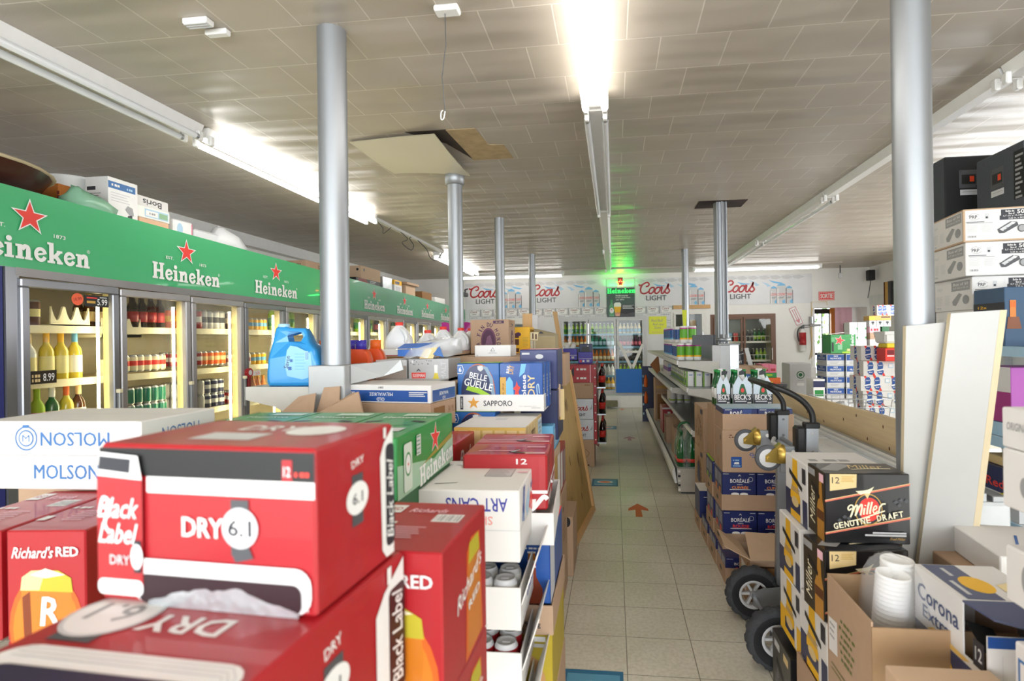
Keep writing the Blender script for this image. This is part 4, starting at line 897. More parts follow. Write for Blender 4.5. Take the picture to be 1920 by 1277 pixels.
plan = [('first', -1.06, -.62, ('org', 'yls', 'blk', 'amb', 'lim')), ('second', -.46, -.04, ('yel', 'wht', 'amb', 'aqua', 'lim')), ('third', .14, .54, ('grn', 'lim', 'blk', 'pur', 'pal'))]
names = dict(org='orange', yls='yellow capped', blk='black', amb='amber', lim='lime', yel='clear yellow', wht='white', aqua='aqua', grn='green', pur='purple', pal='pale')
for dn, x0, x1, ks in plan:
    for z, k, sn in zip(sh, ks, ('bottom', 'fourth', 'third', 'second', 'top')):
        rowx(big[k], 'drink_bottle', 6, x0, x1, ybk, z, '%s bottle on the %s shelf of the %s back cooler door' % (names[k], sn, dn), 'bottle', '%s bottles, %s shelf, %s back door' % (names[k], sn, dn))
for z, k in ((1.1, 'aqua'), (1.45, 'pal')): rowx(big[k], 'drink_bottle', 5, -2.28, -1.78, ybk, z, '%s bottle in the single-door back cooler at left' % names[k], 'bottle', '%s bottles in the left single cooler' % names[k])
rowx(big['blk'], 'drink_bottle', 3, 2.72, 2.88, ybk, 1.32, 'black bottle on the upper shelf of the wood framed fridge', 'bottle', 'black bottles in the wood framed fridge')
rowx(big['grn'], 'drink_bottle', 3, 2.94, 3.12, ybk, 1.32, 'green bottle on the upper shelf of the wood framed fridge', 'bottle', 'green bottles, upper shelf of the wood framed fridge')
rowx(big['lim'], 'drink_bottle', 3, 2.98, 3.14, ybk, .93, 'lime bottle with a white cap on the middle shelf of the wood framed fridge', 'bottle', 'lime bottles in the wood framed fridge')
rowx(big['blk'], 'drink_bottle', 3, 2.72, 2.9, ybk, .93, 'black bottle on the middle shelf of the wood framed fridge', 'bottle', 'black bottles, middle shelf of the wood framed fridge')
rowx(big['wht'], 'drink_bottle', 5, 2.72, 3.14, ybk, .62, 'white capped bottle low in the wood framed fridge', 'bottle', 'white capped bottles low in the wood framed fridge')
rowx(big['drk'], 'drink_bottle', 2, 2.2, 2.3, ybk, 1.32, 'dark bottle at the left of the wood framed fridge', 'bottle', 'dark bottles in the wood framed fridge')
for x, m, d in ((2.38, 'sky', 'pale blue'), (2.5, 'bred', 'bright red')): place(carton('drink_carton', .09, .09, .19, m), 'drink_carton', (x, ybk - .05, 1.321), d + ' drink carton in the left door of the wood framed fridge', 'carton')
mb = MB()
for z in (1.32, .93):
    mb.tube([(2.1, YB + .10, z + .12), (3.2, YB + .10, z + .12)], .006, 'white', 6)
    for k in range(15): mb.tube([(2.12 + k * .077, YB + .10, z), (2.12 + k * .077, YB + .10, z + .12)], .004, 'white', 5)
tag(mb.build('wire_rail'), 'white wire rails fronting the shelves of the wood framed fridge', 'rail')
place(carton('cardboard_box', .12, .2, .42, 'kraftlt'), 'cardboard_box', (1.60, YB + .12, 1.381), 'tall kraft box in the white fridge under the wood board', 'box')
place(carton('cardboard_box', .18, .2, .18, 'darkred'), 'cardboard_box', (1.36, YB + .12, 1.381), 'dark red box in the white fridge under the wood board', 'box')
# signs and fittings on the back wall
mb = MB(); mb.box(1.24, YB - .03, 2.03, 2.0, YB - .005, 2.11, 'pine', .003); tag(mb.build('wood_board'), 'short varnished wood board over the white single fridge', 'board')
def wallsign(name, label, cat, x0, z0, x1, z1, m, art, y=None):
    y = YB - .006 if y is None else y
    mb = MB(); mb.box(x0, y - .006, z0, x1, y, z1, m); art(Art(mb, (x0, y - .006, z0), (1, 0, 0), (0, 0, 1), (0, -1, 0), x1 - x0, z1 - z0, .0008)); return tag(mb.build(name), label, cat)
wallsign('paper_sign', 'yellow handwritten paper sign right of the back cooler', 'sign', .735, 1.51, 1.10, 1.885, mat('#e6e94a', .6), lambda A: A.text('Red Bull', .17, .29, .24, .06, 'grey', shear=.2, bold=0).text('Red rave', .19, .21, .22, .05, 'grey', shear=.2, bold=0).text('Guru', .18, .14, .14, .05, 'grey', shear=.2, bold=0).text('boissons', .18, .05, .25, .04, 'goldpale', shear=.2, bold=0))
wallsign('exit_sign', 'red SORTIE exit sign on the back wall by the doorway', 'sign', 4.15, 2.15, 4.45, 2.325, 'bred', lambda A: A.rect(.012, .012, .288, .163, 'white').rect(.018, .018, .282, .157, 'bred').text('SORTIE', .15, .0875, .235, .095, 'white', bold=.03))
t_ = wallsign('arrow_sign', 'white sticker with a red arrow pointing down to the extinguisher', 'sign', -.07, -.19, .07, .19, 'white', lambda A: A.rect(0, 0, .14, .38, 'red').rect(.012, .012, .128, .368, 'white').rect(.045, .1, .06, .34, 'red').rect(.085, .1, .1, .34, 'red').poly([(.02, .11), (.07, .025), (.12, .11)], 'red'), 0)
t_.location = (3.70, YB - .006, 1.84); t_.rotation_euler = (0, .42 * -1, 0)
t = thing('fire_extinguisher', 'white and red fire extinguisher hung on the back wall', 'extinguisher', (3.80, YB - .09, 1.12))
mb = MB(); mb.lathe([(0, 0), (.055, 0), (.065, .02), (.065, .13), (.066, .13), (.066, .25), (.065, .25), (.065, .38), (.045, .43), (.02, .45), (.02, .47)], ['grey', 'white', 'white', 'white', 'red', 'red', 'red', 'white', 'white', 'white'], 18); mb.build('cylinder', t)
mb = MB(); mb.box(-.02, -.02, .46, .03, .02, .52, 'dgrey'); mb.box(.0, -.012, .52, .14, .012, .535, 'black'); mb.box(.0, -.012, .48, .13, .012, .492, 'black'); mb.build('valve', t)
mb = MB(); mb.tube(spline([(-.02, 0, .49), (-.08, 0, .45), (-.1, 0, .35), (-.085, 0, .26), (-.07, 0, .2)], 5), .012, 'black', 8); mb.build('hose', t)
mb = MB(); mb.box(-.03, .06, .2, .03, .088, .3, 'steel'); mb.build('bracket', t)
t = thing('door_closer', 'grey metal latch fitting on the doorway frame', 'fitting', (4.06, YB - .05, 1.62))
mb = MB(); mb.box(-.1, -.04, 0, .1, .03, .05, 'grey', .008); mb.build('arm', t)
mb = MB(); mb.cyl((-.06, -.0, .06), (-.06, 0, .2), .045, 'steel', 12); mb.build('body', t)
mb = MB(); mb.tube(spline([(4.02, YB - .02, 2.0), (3.98, YB - .03, 1.6), (4.0, YB - .02, 1.2), (3.95, YB - .03, .95)], 6), .008, 'goldpale', 6); mb.tube([(4.3, YB - .03, 2.05), (4.3, YB - .03, 2.12), (4.0, YB - .03, 2.12), (4.0, YB - .03, 1.0)], .007, 'goldpale', 6); tag(mb.build('wall_cable'), 'beige cables running down beside the doorway', 'cable')
t = thing('wall_speaker', 'small black loudspeaker near the ceiling at the right back corner', 'speaker', (5.0, 11.6, 2.50))
mb = MB(); mb.box(-.06, -.07, 0, .06, .07, .2, 'spkblack', .01); mb.build('case', t)
mb = MB(); mb.tube([(0, 0, 0), (-.02, .02, -.2), (-.04, .04, -.34)], .008, 'dgrey', 6); mb.build('lead', t)
t = thing('ceiling_bracket', 'small dark bracket under the ceiling above the exit sign', 'bracket', (4.4, 11.5, 2.6))
mb = MB(); mb.cyl((0, 0, .2), (0, 0, .05), .012, 'dgrey', 8); mb.box(-.03, -.03, -.05, .03, .03, .05, 'lgrey', .006); mb.build('stem', t)
t = thing('security_camera', 'black bracket security camera beside the leftmost banner', 'camera', (-3.12, 11.5, 2.36))
mb = MB(); mb.box(-.05, -.14, 0, .05, .12, .09, 'dgrey', .02); mb.build('camera_body', t)
mb = MB(); mb.tube([(0, .05, .05), (-.05, .2, .16), (-.05, .42, .2)], .015, 'black', 8); mb.build('bracket', t)
mb = MB(); mb.cyl((0, -.15, .045), (0, -.14, .045), .03, 'black', 12); mb.build('lens', t)
# yellow tag on the far right column
mb = MB(); mb.prism([(1.04, 8.73, 1.86), (1.11, 8.73, 1.86), (1.10, 8.73, 1.58), (1.06, 8.73, 1.52)], (0, -.004, 0), mat('#d7e03a', .6)); tag(mb.build('price_tag'), 'long yellow-green tag hanging on the far right column', 'tag')

# ================================================================ left shelf unit and what stands on it
def bracket(mb, x0, x1, y, z, h0=.055, h1=.16, m='shelfbeige'):
    """tapered end of a shelf, from the post at x0 to the tip at x1"""
    mb.prism([(x0, y, z), (x1, y, z), (x1, y, z - h0), (x0 + (x1 - x0) * .55, y, z - h0 - .03), (x0, y, z - h1)], (0, .004, 0), m)
G1 = thing('shelf_unit', 'grey metal shelf unit round the large left column, carrying the blue jug', 'shelf', (-1.2, 2.2, 0))
def g1(mb, n): o = mb.build(n, G1); o.location = (1.2, -2.2, 0); return o
mb = MB(); mb.box(-1.275, 2.20, 0, -1.115, 2.37, 1.355, 'shelf', .003); Art(mb, (-1.275, 2.20, 0), (1, 0, 0), (0, 0, 1), (0, -1, 0)).rect(.105, 1.20, .12, 1.225, 'dgrey').text('10', .112, 1.213, .012, .014, 'white'); g1(mb, 'post')
mb = MB(); mb.box(-1.215, 2.372, 0, -1.195, 4.95, 1.35, 'shelf'); g1(mb, 'back_panel')
for z in (1.265, .95, .6, .2):
    mb = MB(); mb.box(-1.575, 2.225, z - .03, -1.278, 4.95, z, 'shelf'); bracket(mb, -1.278, -1.575, 2.221, z); g1(mb, 'shelf')
mb = MB(); mb.prism([(-1.112, 2.25, 1.355), (-.945, 2.39, 1.37), (-.935, 2.39, 1.325), (-1.01, 2.35, 1.30), (-1.112, 2.25, 1.275)], (0, .01, 0), 'shelf'); g1(mb, 'end_plate')
mb = MB(); mb.box(-1.112, 2.45, 1.25, -.80, 4.2, 1.268, 'shelf'); g1(mb, 'shelf')
# ---- blue jug: a rounded flask with a moulded handle hole, label and cap
t = thing('detergent_jug', 'large sky blue washer fluid jug with a pale label on the shelf end', 'jug', (-1.37, 2.30, 1.2655), .06)
out = [(-.115, 0), (.108, 0), (.116, .02), (.112, .10), (.098, .155), (.06, .19), (.045, .235), (.035, .25), (-.035, .252), (-.05, .258), (-.088, .258), (-.096, .25), (-.104, .20), (-.116, .12), (-.122, .05), (-.122, .015)]
hole = [(-.036, .192), (.018, .192), (.030, .212), (.020, .234), (-.028, .238), (-.042, .218)]
mb = MB(); T = .062
def tz(z): return 1 if z < .16 else max(.42, 1 - (z - .15) * 7)
def layer(sc, y): return [(-.003 + (p[0] + .003) * sc, y * tz(p[1]), .12 + (p[1] - .12) * sc) for p in out]
rows = [layer(.86, -T), layer(.95, -T * .92), layer(1, -T * .7), layer(1, T * .7), layer(.95, T * .92), layer(.86, T)]
mb.grid(rows, 'bluejug', True, closed_u=True)
def face_with_hole(y, flip):
    o_ = layer(.86, y); h_ = [(p[0], y * .42, p[1]) for p in hole]
    lo = [o_[i] for i in (13, 14, 15, 0, 1, 2, 3, 4)]
    f1 = lo; f5 = [o_[4], o_[5], h_[1], h_[0], o_[12], o_[13]]; f2 = [o_[5], o_[6], o_[7], h_[3], h_[2], h_[1]]; f3 = [o_[7], o_[8], o_[9], h_[5], h_[4], h_[3]]; f4 = [o_[9], o_[10], o_[11], o_[12], h_[0], h_[5]]
    for f in (f1, f2, f3, f4, f5): mb.face(list(reversed(f)) if flip else f, 'bluejug')
face_with_hole(-T, False); face_with_hole(T, True)
mb.grid([[(p[0], -T * .42, p[1]) for p in hole], [(p[0], T * .42, p[1]) for p in hole]], 'bluejug', True, closed_u=True); mb.build('jug_body', t)
mb = MB(); A = Art(mb, (-.11, -T, 0), (1, 0, 0), (0, 0, 1), (0, -1, 0), base=.001)
A.poly([(.085, .045), (.075, .09), (.085, .155), (.10, .175), (.13, .17), (.19, .14), (.196, .07), (.19, .04), (.15, .03)], mat('#8cc4e6', .35)).text('Savon', .085, .105, .055, .02, 'navy', rot=78).rect(.09, .07, .105, .085, 'royal').rect(.098, .105, .11, .117, 'royal').lines(.12, .14, .05, 6, .013, .003, 'sky').barcode(.163, .11, .18, .15, 'molson', mat('#a8d3ee', .4), 6); mb.build('jug_label', t)
mb = MB(); mb.lathe([(.024, .256), (.024, .268), (.022, .271), (0, .271)], mat('#a9d4ea', .4), 18, (-.07, 0, 0)); mb.build('jug_cap', t)
# ---- orange detergent bottles
def detergent(loc, capm, label, rz=0.0):
    t = thing('detergent_bottle', label, 'bottle', loc, rz)
    mb = MB(); prof = [(-.05, 0), (.05, 0), (.053, .02), (.05, .10), (.038, .135), (.022, .15), (-.022, .15), (-.036, .14), (-.053, .09), (-.053, .02)]
    rows = [[(p[0] * .9, y * .9 if abs(y) > .035 else y, p[1]) for p in prof] for y in (-.04,)] + [[(p[0], y, p[1]) for p in prof] for y in (-.032, .032)] + [[(p[0] * .9, .04, p[1]) for p in prof]]
    mb.grid(rows, 'tide', True, closed_u=True); mb.face(rows[0], 'tide'); mb.face(list(reversed(rows[-1])), 'tide'); mb.build('bottle_body', t)
    mb = MB(); mb.lathe([(.022, .148), (.028, .15), (.027, .195), (0, .195)], capm, 16); mb.build('bottle_cap', t)
    mb = MB(); A = Art(mb, (-.05, -.04, 0), (1, 0, 0), (0, 0, 1), (0, -1, 0), base=.001); A.ell(.06, .06, .022, .026, 'bred').poly([(.05, .05), (.06, .075), (.07, .05)], 'paleblue'); mb.build('bottle_label', t)
for i, (x, y, c_, d) in enumerate(((-1.322, 2.72, 'indigo', 'orange detergent bottle with a violet cap just right of the big column'), (-1.24, 2.62, 'indigo', 'front orange detergent bottle with a violet cap and angled handle'), (-1.235, 2.78, 'orange', 'orange detergent bottle with an orange cap, rightmost of its row'), (-1.36, 2.50, 'orange', 'orange bottle peeking out left of the big column behind the blue jug'))):
    detergent((x, y, 1.2655 if x < -1.27 else 1.268 if x > -1.11 else 1.2655), c_, d, .1 * i)
mb = MB(); mb.lathe([(.03, 0), (.032, .1), (.02, .15), (.012, .17), (.012, .2), (0, .2)], 'white', 14); tag(mb.build('spray_bottle', None, (-1.30, 2.88, 1.2655)), 'white bottle behind the orange detergent bottles', 'bottle')
# ---- white gallon jugs with red caps in an open carton
pos = [(-1.272, 3.2, 'nearest of the white gallon jugs with red caps'), (-1.27, 3.44, 'second white gallon jug, lower and partly hidden'), (-1.27, 3.66, 'third white gallon jug in the line'), (-1.28, 3.9, 'fourth white gallon jug in the line'), (-1.28, 4.1, 'last white gallon jug, beside the collared column')]
for i, (x, y, d) in enumerate(pos):
    x = x + (0, .09, .125, .19, .21)[i]; z = (1.405, 1.36, 1.385, 1.38, 1.38)[i]
    t = thing('gallon_jug', d, 'jug', (x, y, z))
    mb = MB(); n = 20
    def rj(r, zz, sq): return [(r * (abs(math.cos(2 * PI * k / n)) ** sq) * math.copysign(1, math.cos(2 * PI * k / n)), r * (abs(math.sin(2 * PI * k / n)) ** sq) * math.copysign(1, math.sin(2 * PI * k / n)), zz) for k in range(n)]
    mb.grid([rj(.068, 0, .6), rj(.074, .01, .6), rj(.074, .045, .6), rj(.07, .075, .75), (rj(.052, .105, .9)), rj(.033, .128, 1), rj(.021, .138, 1), rj(.02, .146, 1)], mat('#eceef2', .3, coat=.2), True, closed_u=True); mb.face(list(reversed(rj(.068, 0, .6))), 'milky'); mb.build('jug_body', t)
    mb = MB(); mb.lathe([(.023, .14), (.024, .158), (.021, .16), (0, .16)], 'bred', 16); mb.build('jug_cap', t)
    mb = MB(); mb.tube(spline([(.02, -.03, .12), (.05, -.055, .10), (.066, -.06, .065), (.06, -.06, .04)], 4), .011, 'milky', 8); mb.build('handle', t)
mb = MB(); mb.box(-1.36, 3.11, 1.35, -1.0, 4.2, 1.358, 'kraft'); mb.box(-1.36, 3.10, 1.27, -1.0, 3.11, 1.405, 'kraft'); mb.box(-1.01, 3.11, 1.27, -1.0, 4.2, 1.38, 'kraft')
Art(mb, (-1.36, 3.10, 1.27), (1, 0, 0), (0, 0, 1), (0, -1, 0)).rect(.0, .10, .36, .135, 'white').rect(.0, .098, .36, .102, 'red').poly([(.02, .0), (.18, .0), (.16, .09), (.05, .095)], 'kraftdk'); tag(mb.build('open_carton'), 'open kraft carton holding the white gallon jugs', 'carton')
# chip bag
mb = MB(); rows = []
for i in range(9):
    f = i / 8; r_ = []
    for j in range(9):
        g = j / 8; b_ = .05 * math.sin(PI * f) * math.sin(PI * g); r_.append((-1.46 + .26 * g, 4.62 - b_, 1.2665 + .335 * f + .006 * math.sin(j * 2.2)))
    rows.append(r_)
mb.grid(rows, mat('#b5278b', .25, coat=.4)); mb.grid([[(p[0], 9.24 - p[1], p[2]) for p in reversed(r)] for r in rows], mat('#b5278b', .25, coat=.4))
A = Art(mb, (-1.46, 4.57, 1.34), (1, 0, 0), (0, 0, 1), (0, -1, 0)); A.star(.13, .12, .035, 'amber'); tag(mb.build('chip_bag'), 'magenta snack bag behind the collared column', 'bag')

# ================================================================ stock piled left of the aisle
# ---- art for the printed cases
def art_black_label(side='T'):
    def beer_side(A, W, H, can=True):
        A.rect(0, H * .80, W, H * .975, 'black'); A.rect(.07 * W / .3, H * .70, W, H * .80, 'white')
        for k in range(3): A.rect(.07, H * (.715 + .025 * k), W, H * (.72 + .025 * k), 'lgrey'); A.k -= 1
        A.k += 1; A.rect(W * .86, H * .80, W * .905, H * .93, 'red').text('12', W * .882, H * .86, W * .03, H * .06, 'white')
        A.greek(W * .95, H * .845, W * .07, H * .04, 'bred', shear=.2)
        A.rect(W * .63, H * .34, W * .71, H * .70 - .004, 'dgrey').poly([(W * .65, H * .30), (W * .73, H * .33), (W * .71, H * .4), (W * .63, H * .36)], 'dgrey')
        A.text('DRY', W * .50, H * .50, W * .19, H * .12, 'white', bold=.045)
        A.ell(W * .672, H * .51, H * .125, H * .125, 'lgrey', 30).ell(W * .672, H * .51, H * .11, H * .11, 'white', 30).text('6.1', W * .672, H * .51, W * .105, H * .10, 'ink', bold=.03)
        A.rrect(.05, H * .02, W * .985, H * .29, .02, 'white'); A.rrect(.05, H * .02, W * .985, H * .29, .02, 'white')
        for k in range(3): A.stroke([(.08, H * (.275 - .02 * k)), (W * (.95 - .01 * k), H * (.275 - .02 * k)), (W * (.968 - .012 * k), H * (.255 - .02 * k)), (W * (.97 - .012 * k), H * .04)], .0012, 'lgrey', False)
        A.rrect(.06, .003, W * .945, H * .195, .012, mat('#2a0f17', .5)); pts = [(.075, 0)]
        rn = random.Random(2); n = 26
        for k in range(n): u = .075 + (W * .93 - .075) * k / (n - 1); pts.append((u, H * (.03 + .115 * math.sin(PI * min(1, k / (n - 1) * 1.0)) * rn.uniform(.7, 1.1))))
        pts.append((W * .93, 0)); A.poly(pts, 'foil')
        if can:
            A.poly([(.0, .02), (.066, .02), (.066, .035), (.0, .035)], 'white'); A.rrect(0, H * .05, .068, H * .85, .01, 'red'); A.rrect(0, H * .05, .068, H * .15, .008, 'white')
            A.poly([(0, H * .80), (.068, H * .78), (.062, H * .93), (.005, H * .95)], 'white').poly([(.002, H * .84), (.05, H * .82), (.052, H * .91), (.005, H * .925)], 'ink')
            A.text('Black', .032, H * .60, .062, H * .13, 'white', shear=.35, bold=.02).stroke([(.004, H * .56), (.01, H * .66), (.02, H * .62), (.012, H * .5), (.02, H * .44)], .005, 'white').text('Label', .032, H * .44, .06, H * .13, 'white', shear=.35, bold=.02).rect(.056, H * .2, .066, H * .4, 'ink').ell(.06, H * .3, .009, .016, 'white').text('DRY', .035, H * .275, .03, H * .06, 'lgrey')
    def end(A, W, H):
        A.text('DRY', W * .48, H * .82, W * .16, H * .05, 'white', rot=8).rect(W * .40, H * .40, W * .54, H * .74, 'dgrey').ell(W * .47, H * .58, W * .14, H * .11, 'white').text('6.1', W * .47, H * .58, W * .13, H * .075, 'ink')
        A.poly([(W * .98, H * .98), (W * .84, H * .88), (W * .78, H * .78), (W * .8, H * .1), (W * .86, H * .03), (W * .98, H * .03)], 'white').rrect(W * .86, H * .1, W * .995, H * .86, .01, 'ink').text('Black Label', W * .925, H * .45, H * .6, W * .1, 'white', rot=90, shear=.3).rect(W * .83, H * .91, W * .87, H * .99, 'white').rect(W * .9, H * .2, W * .91, H * .7, 'dgrey')
    def f(fc):
        W, H, D = fc['F'].w, fc['F'].h, fc['L'].w
        beer_side(fc['F'], W, H); end(fc['R'], D, H)
        A = fc['T']; A.rect(W * .3, D * .2, W * .6, D * .45, 'lgrey').ell(W * .75, D * .6, .04, .04, 'white').text('DRY', W * .5, D * .65, .09, .04, 'white')
    return f
def art_bl_flat(fc):
    W, D, H = fc['T'].w, fc['T'].h, fc['F'].h
    A = fc['T']
    A.text('DRY', W * .52, D * .40, W * .34, D * .085, 'white', rot=180, bold=.045)
    A.rect(W * .1, D * .28, W * .28, D * .62, 'dgrey').ell(W * .18, D * .43, .055, .055, 'lgrey', 28).ell(W * .18, D * .43, .05, .05, 'white', 28).text('6.1', W * .18, D * .43, .06, .04, 'grey', rot=180)
    A.rect(W * .38, D * .58, W * .62, D * .74, 'lgrey').lines(W * .40, D * .72, W * .2, 6, D * .022, D * .008, 'grey').rect(W * .15, D * .86, W * .3, D * .93, 'fabricpink').lines(W * .7, D * .72, W * .2, 5, D * .03, .005, 'fabricpink')
    A.rrect(W * .05, -.02, W * .97, D * .25, .03, 'white')
    for k in range(3): A.stroke([(W * .1, D * (.235 - .018 * k)), (W * .9, D * (.235 - .018 * k)), (W * (.945 - .01 * k), D * (.2 - .018 * k)), (W * (.95 - .01 * k), 0)], .0015, 'lgrey', False)
    A.rrect(W * .1, -.02, W * .9, D * .165, .02, mat('#241a3a', .5))
    R = fc['R']; w = R.w
    R.text('DRY', w * .53, H * .80, w * .09, H * .07, 'white', rot=8).rect(w * .48, H * .38, w * .58, H * .72, 'dgrey').ell(w * .53, H * .55, w * .085, H * .12, 'white').text('6.1', w * .53, H * .55, w * .07, H * .08, 'ink').rect(w * .2, H * .55, w * .235, H * .85, 'white')
    R.poly([(w * .99, H * .97), (w * .84, H * .82), (w * .78, H * .7), (w * .78, 0), (w * .99, 0)], 'white').rrect(w * .87, H * .0, w * .995, H * .8, .01, mat('#3a0f12', .5)).text('Black Label', w * .935, H * .42, H * .7, w * .08, 'white', rot=90, shear=.3).rect(w * .86, H * .86, w * .89, H * .98, 'white')
def art_richards(fc):
    for k in 'FB':
        A = fc[k]; W, H = A.w, A.h
        A.ell(W * .5, H * .12, W * .47, H * .5, mat('#d2601f', .4)).ell(W * .5, H * .1, W * .42, H * .46, mat('#dd7a22', .4))
        A.poly([(W * .24, 0), (W * .18, H * .35), (W * .2, H * .55), (W * .8, H * .55), (W * .84, H * .3), (W * .78, 0)], 'amber').poly([(W * .22, 0), (W * .2, H * .4), (W * .3, H * .45), (W * .32, 0)], mat('#7a3410', .4))
        A.poly([(W * .18, H * .46), (W * .2, H * .58), (W * .32, H * .64), (W * .66, H * .64), (W * .82, H * .57), (W * .84, H * .44)], mat('#b9ac2e', .45)).poly([(W * .18, H * .46), (W * .2, H * .58), (W * .32, H * .64), (W * .5, H * .645), (W * .42, H * .46)], 'goldpale').poly([(W * .3, H * .6), (W * .5, H * .66), (W * .75, H * .6), (W * .5, H * .57)], 'cream')
        A.text('R', W * .55, H * .27, W * .24, H * .26, 'white', bold=.03, shear=.1)
        A.text("Richard's", W * .34, H * .805, W * .53, H * .105, 'white', shear=.35, bold=.01).text('RED', W * .78, H * .81, W * .28, H * .085, 'white', bold=.045)
    for k in 'RL':
        A = fc[k]; W, H = A.w, A.h
        A.poly([(W * .45, H * .02), (W * .5, H * .8), (W * .6, H * .88), (W * .82, H * .86), (W * .88, H * .06)], mat('#d2601f', .4)).poly([(W * .5, H * .05), (W * .53, H * .72), (W * .8, H * .74), (W * .84, H * .06)], 'amber').poly([(W * .53, H * .70), (W * .56, H * .85), (W * .78, H * .86), (W * .81, H * .72)], mat('#b9ac2e', .45))
        A.text("Richard's", W * .56, H * .58, W * .62, H * .12, 'white', rot=14, shear=.4, bold=.01).text('RED', W * .66, H * .42, W * .28, H * .06, 'white', rot=10, bold=.03).rect(0, H * .0, W, H * .006, 'darkred')
    A = fc['T']; W, D = A.w, A.h
    A.rect(W * .62, D * .55, W * .9, D * .72, 'white').barcode(W * .63, D * .56, W * .89, D * .71, 'grey', 'white', 9).rect(W * .02, D * .72, W * .22, D * .9, 'white').text('RED', W * .12, D * .81, W * .15, D * .07, 'red').greek(W * .2, D * .5, W * .28, D * .06, 'white', shear=.2).text('Richards', W * .5, D * .78, W * .4, D * .09, 'fabricpink', shear=.3).rect(W * .02, D * .2, W * .14, D * .3, 'white').lines(W * .35, D * .42, W * .3, 6, D * .04, D * .012, 'fabricpink')
def crest(A, u, v, r, m='molson'):
    A.stroke([(u + r * math.cos(a), v + r * math.sin(a)) for a in [PI * .6 + i * PI * .2 for i in range(10)]], r * .12, m).ell(u, v, r * .72, r * .72, m, 20).ell(u, v, r * .6, r * .6, 'carton', 20).text('M', u, v, r * .7, r * .6, m).rect(u - r * .3, v + r * .9, u + r * .3, v + r * 1.15, m)
def art_molson(up):
    def f(fc):
        A = fc['F']; W, H = A.w, A.h
        if up: A.text('MOLSON', W * .535, H * .52, W * .40, H * .42, 'molson', bold=.03); crest(A, W * .80, H * .5, H * .36)
        else:
            A.text('MOLSON', W * .60, H * .48, W * .42, H * .40, 'molson', rot=180, bold=.03); crest(A, W * .30, H * .5, H * .34)
        A.rect(0, H * .985, W, H, 'lgrey')
        R = fc['R']; R.text('MOLSON', R.w * .5, R.h * .5, R.w * .5, R.h * .4, 'molson', rot=0 if up else 180)
        T = fc['T']; T.rect(0, T.h * .495, W, T.h * .505, 'lgrey')
    return f
def art_heineken(fc):
    R = fc['R']; D, H = R.w, R.h
    for A in (fc['R'], fc['L']):
        A.poly([(0, 0), (D, 0), (D, H * .55), (D * .6, H * .3), (0, H * .55)], mat('#9fc2a4', .45)).poly([(D * .35, H * .3), (D * .98, H * .5), (D * .98, H * .62), (D * .6, H * .45)], mat('#9a8a35', .45))
        A.star(D * .62, H * .68, H * .27, 'bred', .4, .1, 'white', .16).heineken(D * .64, H * .2, D * .62, 'white', rot=4)
        A.rrect(D * .08, H * .06, D * .2, H * .85, .008, mat('#cfdccd', .4)).ell(D * .14, H * .5, D * .045, H * .2, 'green').ell(D * .14, H * .5, D * .036, H * .16, 'white').star(D * .14, H * .5, .006, 'bred').rect(D * .27, H * .55, D * .34, H * .9, 'lgrey').lines(D * .275, H * .88, D * .055, 5, H * .07, H * .02, 'green')
    T = fc['T']; W = T.w
    T.poly([(W * .2, D * .45), (W * .5, D * .40), (W * .8, D * .45), (W * .8, D * .55), (W * .2, D * .55)], 'green').poly([(W * .12, D * .52), (W * .3, D * .58), (W * .3, D * .62), (W * .1, D * .58)], 'black').poly([(W * .7, D * .58), (W * .9, D * .53), (W * .92, D * .58), (W * .72, D * .62)], 'black')
    T.ell(W * .3, D * .2, W * .2, D * .05, mat('#cfe0d0', .4)).rect(W * .4, D * .82, W * .9, D * .92, mat('#bfd9c4', .4)).text('Heineken', W * .5, D * .74, W * .6, D * .06, mat('#d9e8da', .4)).rect(W * .55, D * .2, W * .85, D * .32, 'lgrey').rect(0, 0, W * .02, D, 'dkgreen')
    F = fc['F']; F.text('Heineken', W * .5, H * .4, W * .8, H * .3, 'white').star(W * .5, H * .8, H * .14, 'bred')
def art_artcans(fc):
    A = fc['F']; W, H = A.w, A.h
    A.text('ART CANS', W * .60, H * .80, W * .58, H * .19, 'artblue', rot=180, bold=.01).text('Skin', W * .66, H * .58, W * .18, H * .12, mat('#e79a92', .5), rot=180).rect(0, H * .44, W, H * .452, 'lgrey').lines(W * .1, H * .35, W * .15, 2, .012, .004, 'lgrey')
    T = fc['T']; D = T.h
    T.rect(W * .56, D * .42, W * .84, D * .70, 'grey').rect(W * .57, D * .43, W * .83, D * .69, 'lgrey').lines(W * .58, D * .67, W * .22, 7, D * .035, D * .012, 'grey').greek(W * .2, D * .82, W * .3, D * .05, 'lgrey').poly([(W * .15, D * .16), (W * .35, D * .2), (W * .36, D * .22), (W * .14, D * .18)], 'grey').rect(W * .88, D * .55, W * .98, D * .6, 'fabricpink')
    R = fc['R']; R.poly([(D * .12, H * .5), (D * .2, H * .95), (D * .3, H * .95), (D * .24, H * .45)], 'royal').poly([(D * .3, H * .6), (D * .5, H * .85), (D * .55, H * .6), (D * .42, H * .4)], 'paleblue').poly([(D * .5, H * .5), (D * .6, H * .7), (D * .75, H * .6), (D * .7, H * .35)], 'bred').rect(0, H * .44, D, H * .452, 'lgrey').greek(D * .75, H * .8, D * .25, H * .12, 'artblue', rot=8)
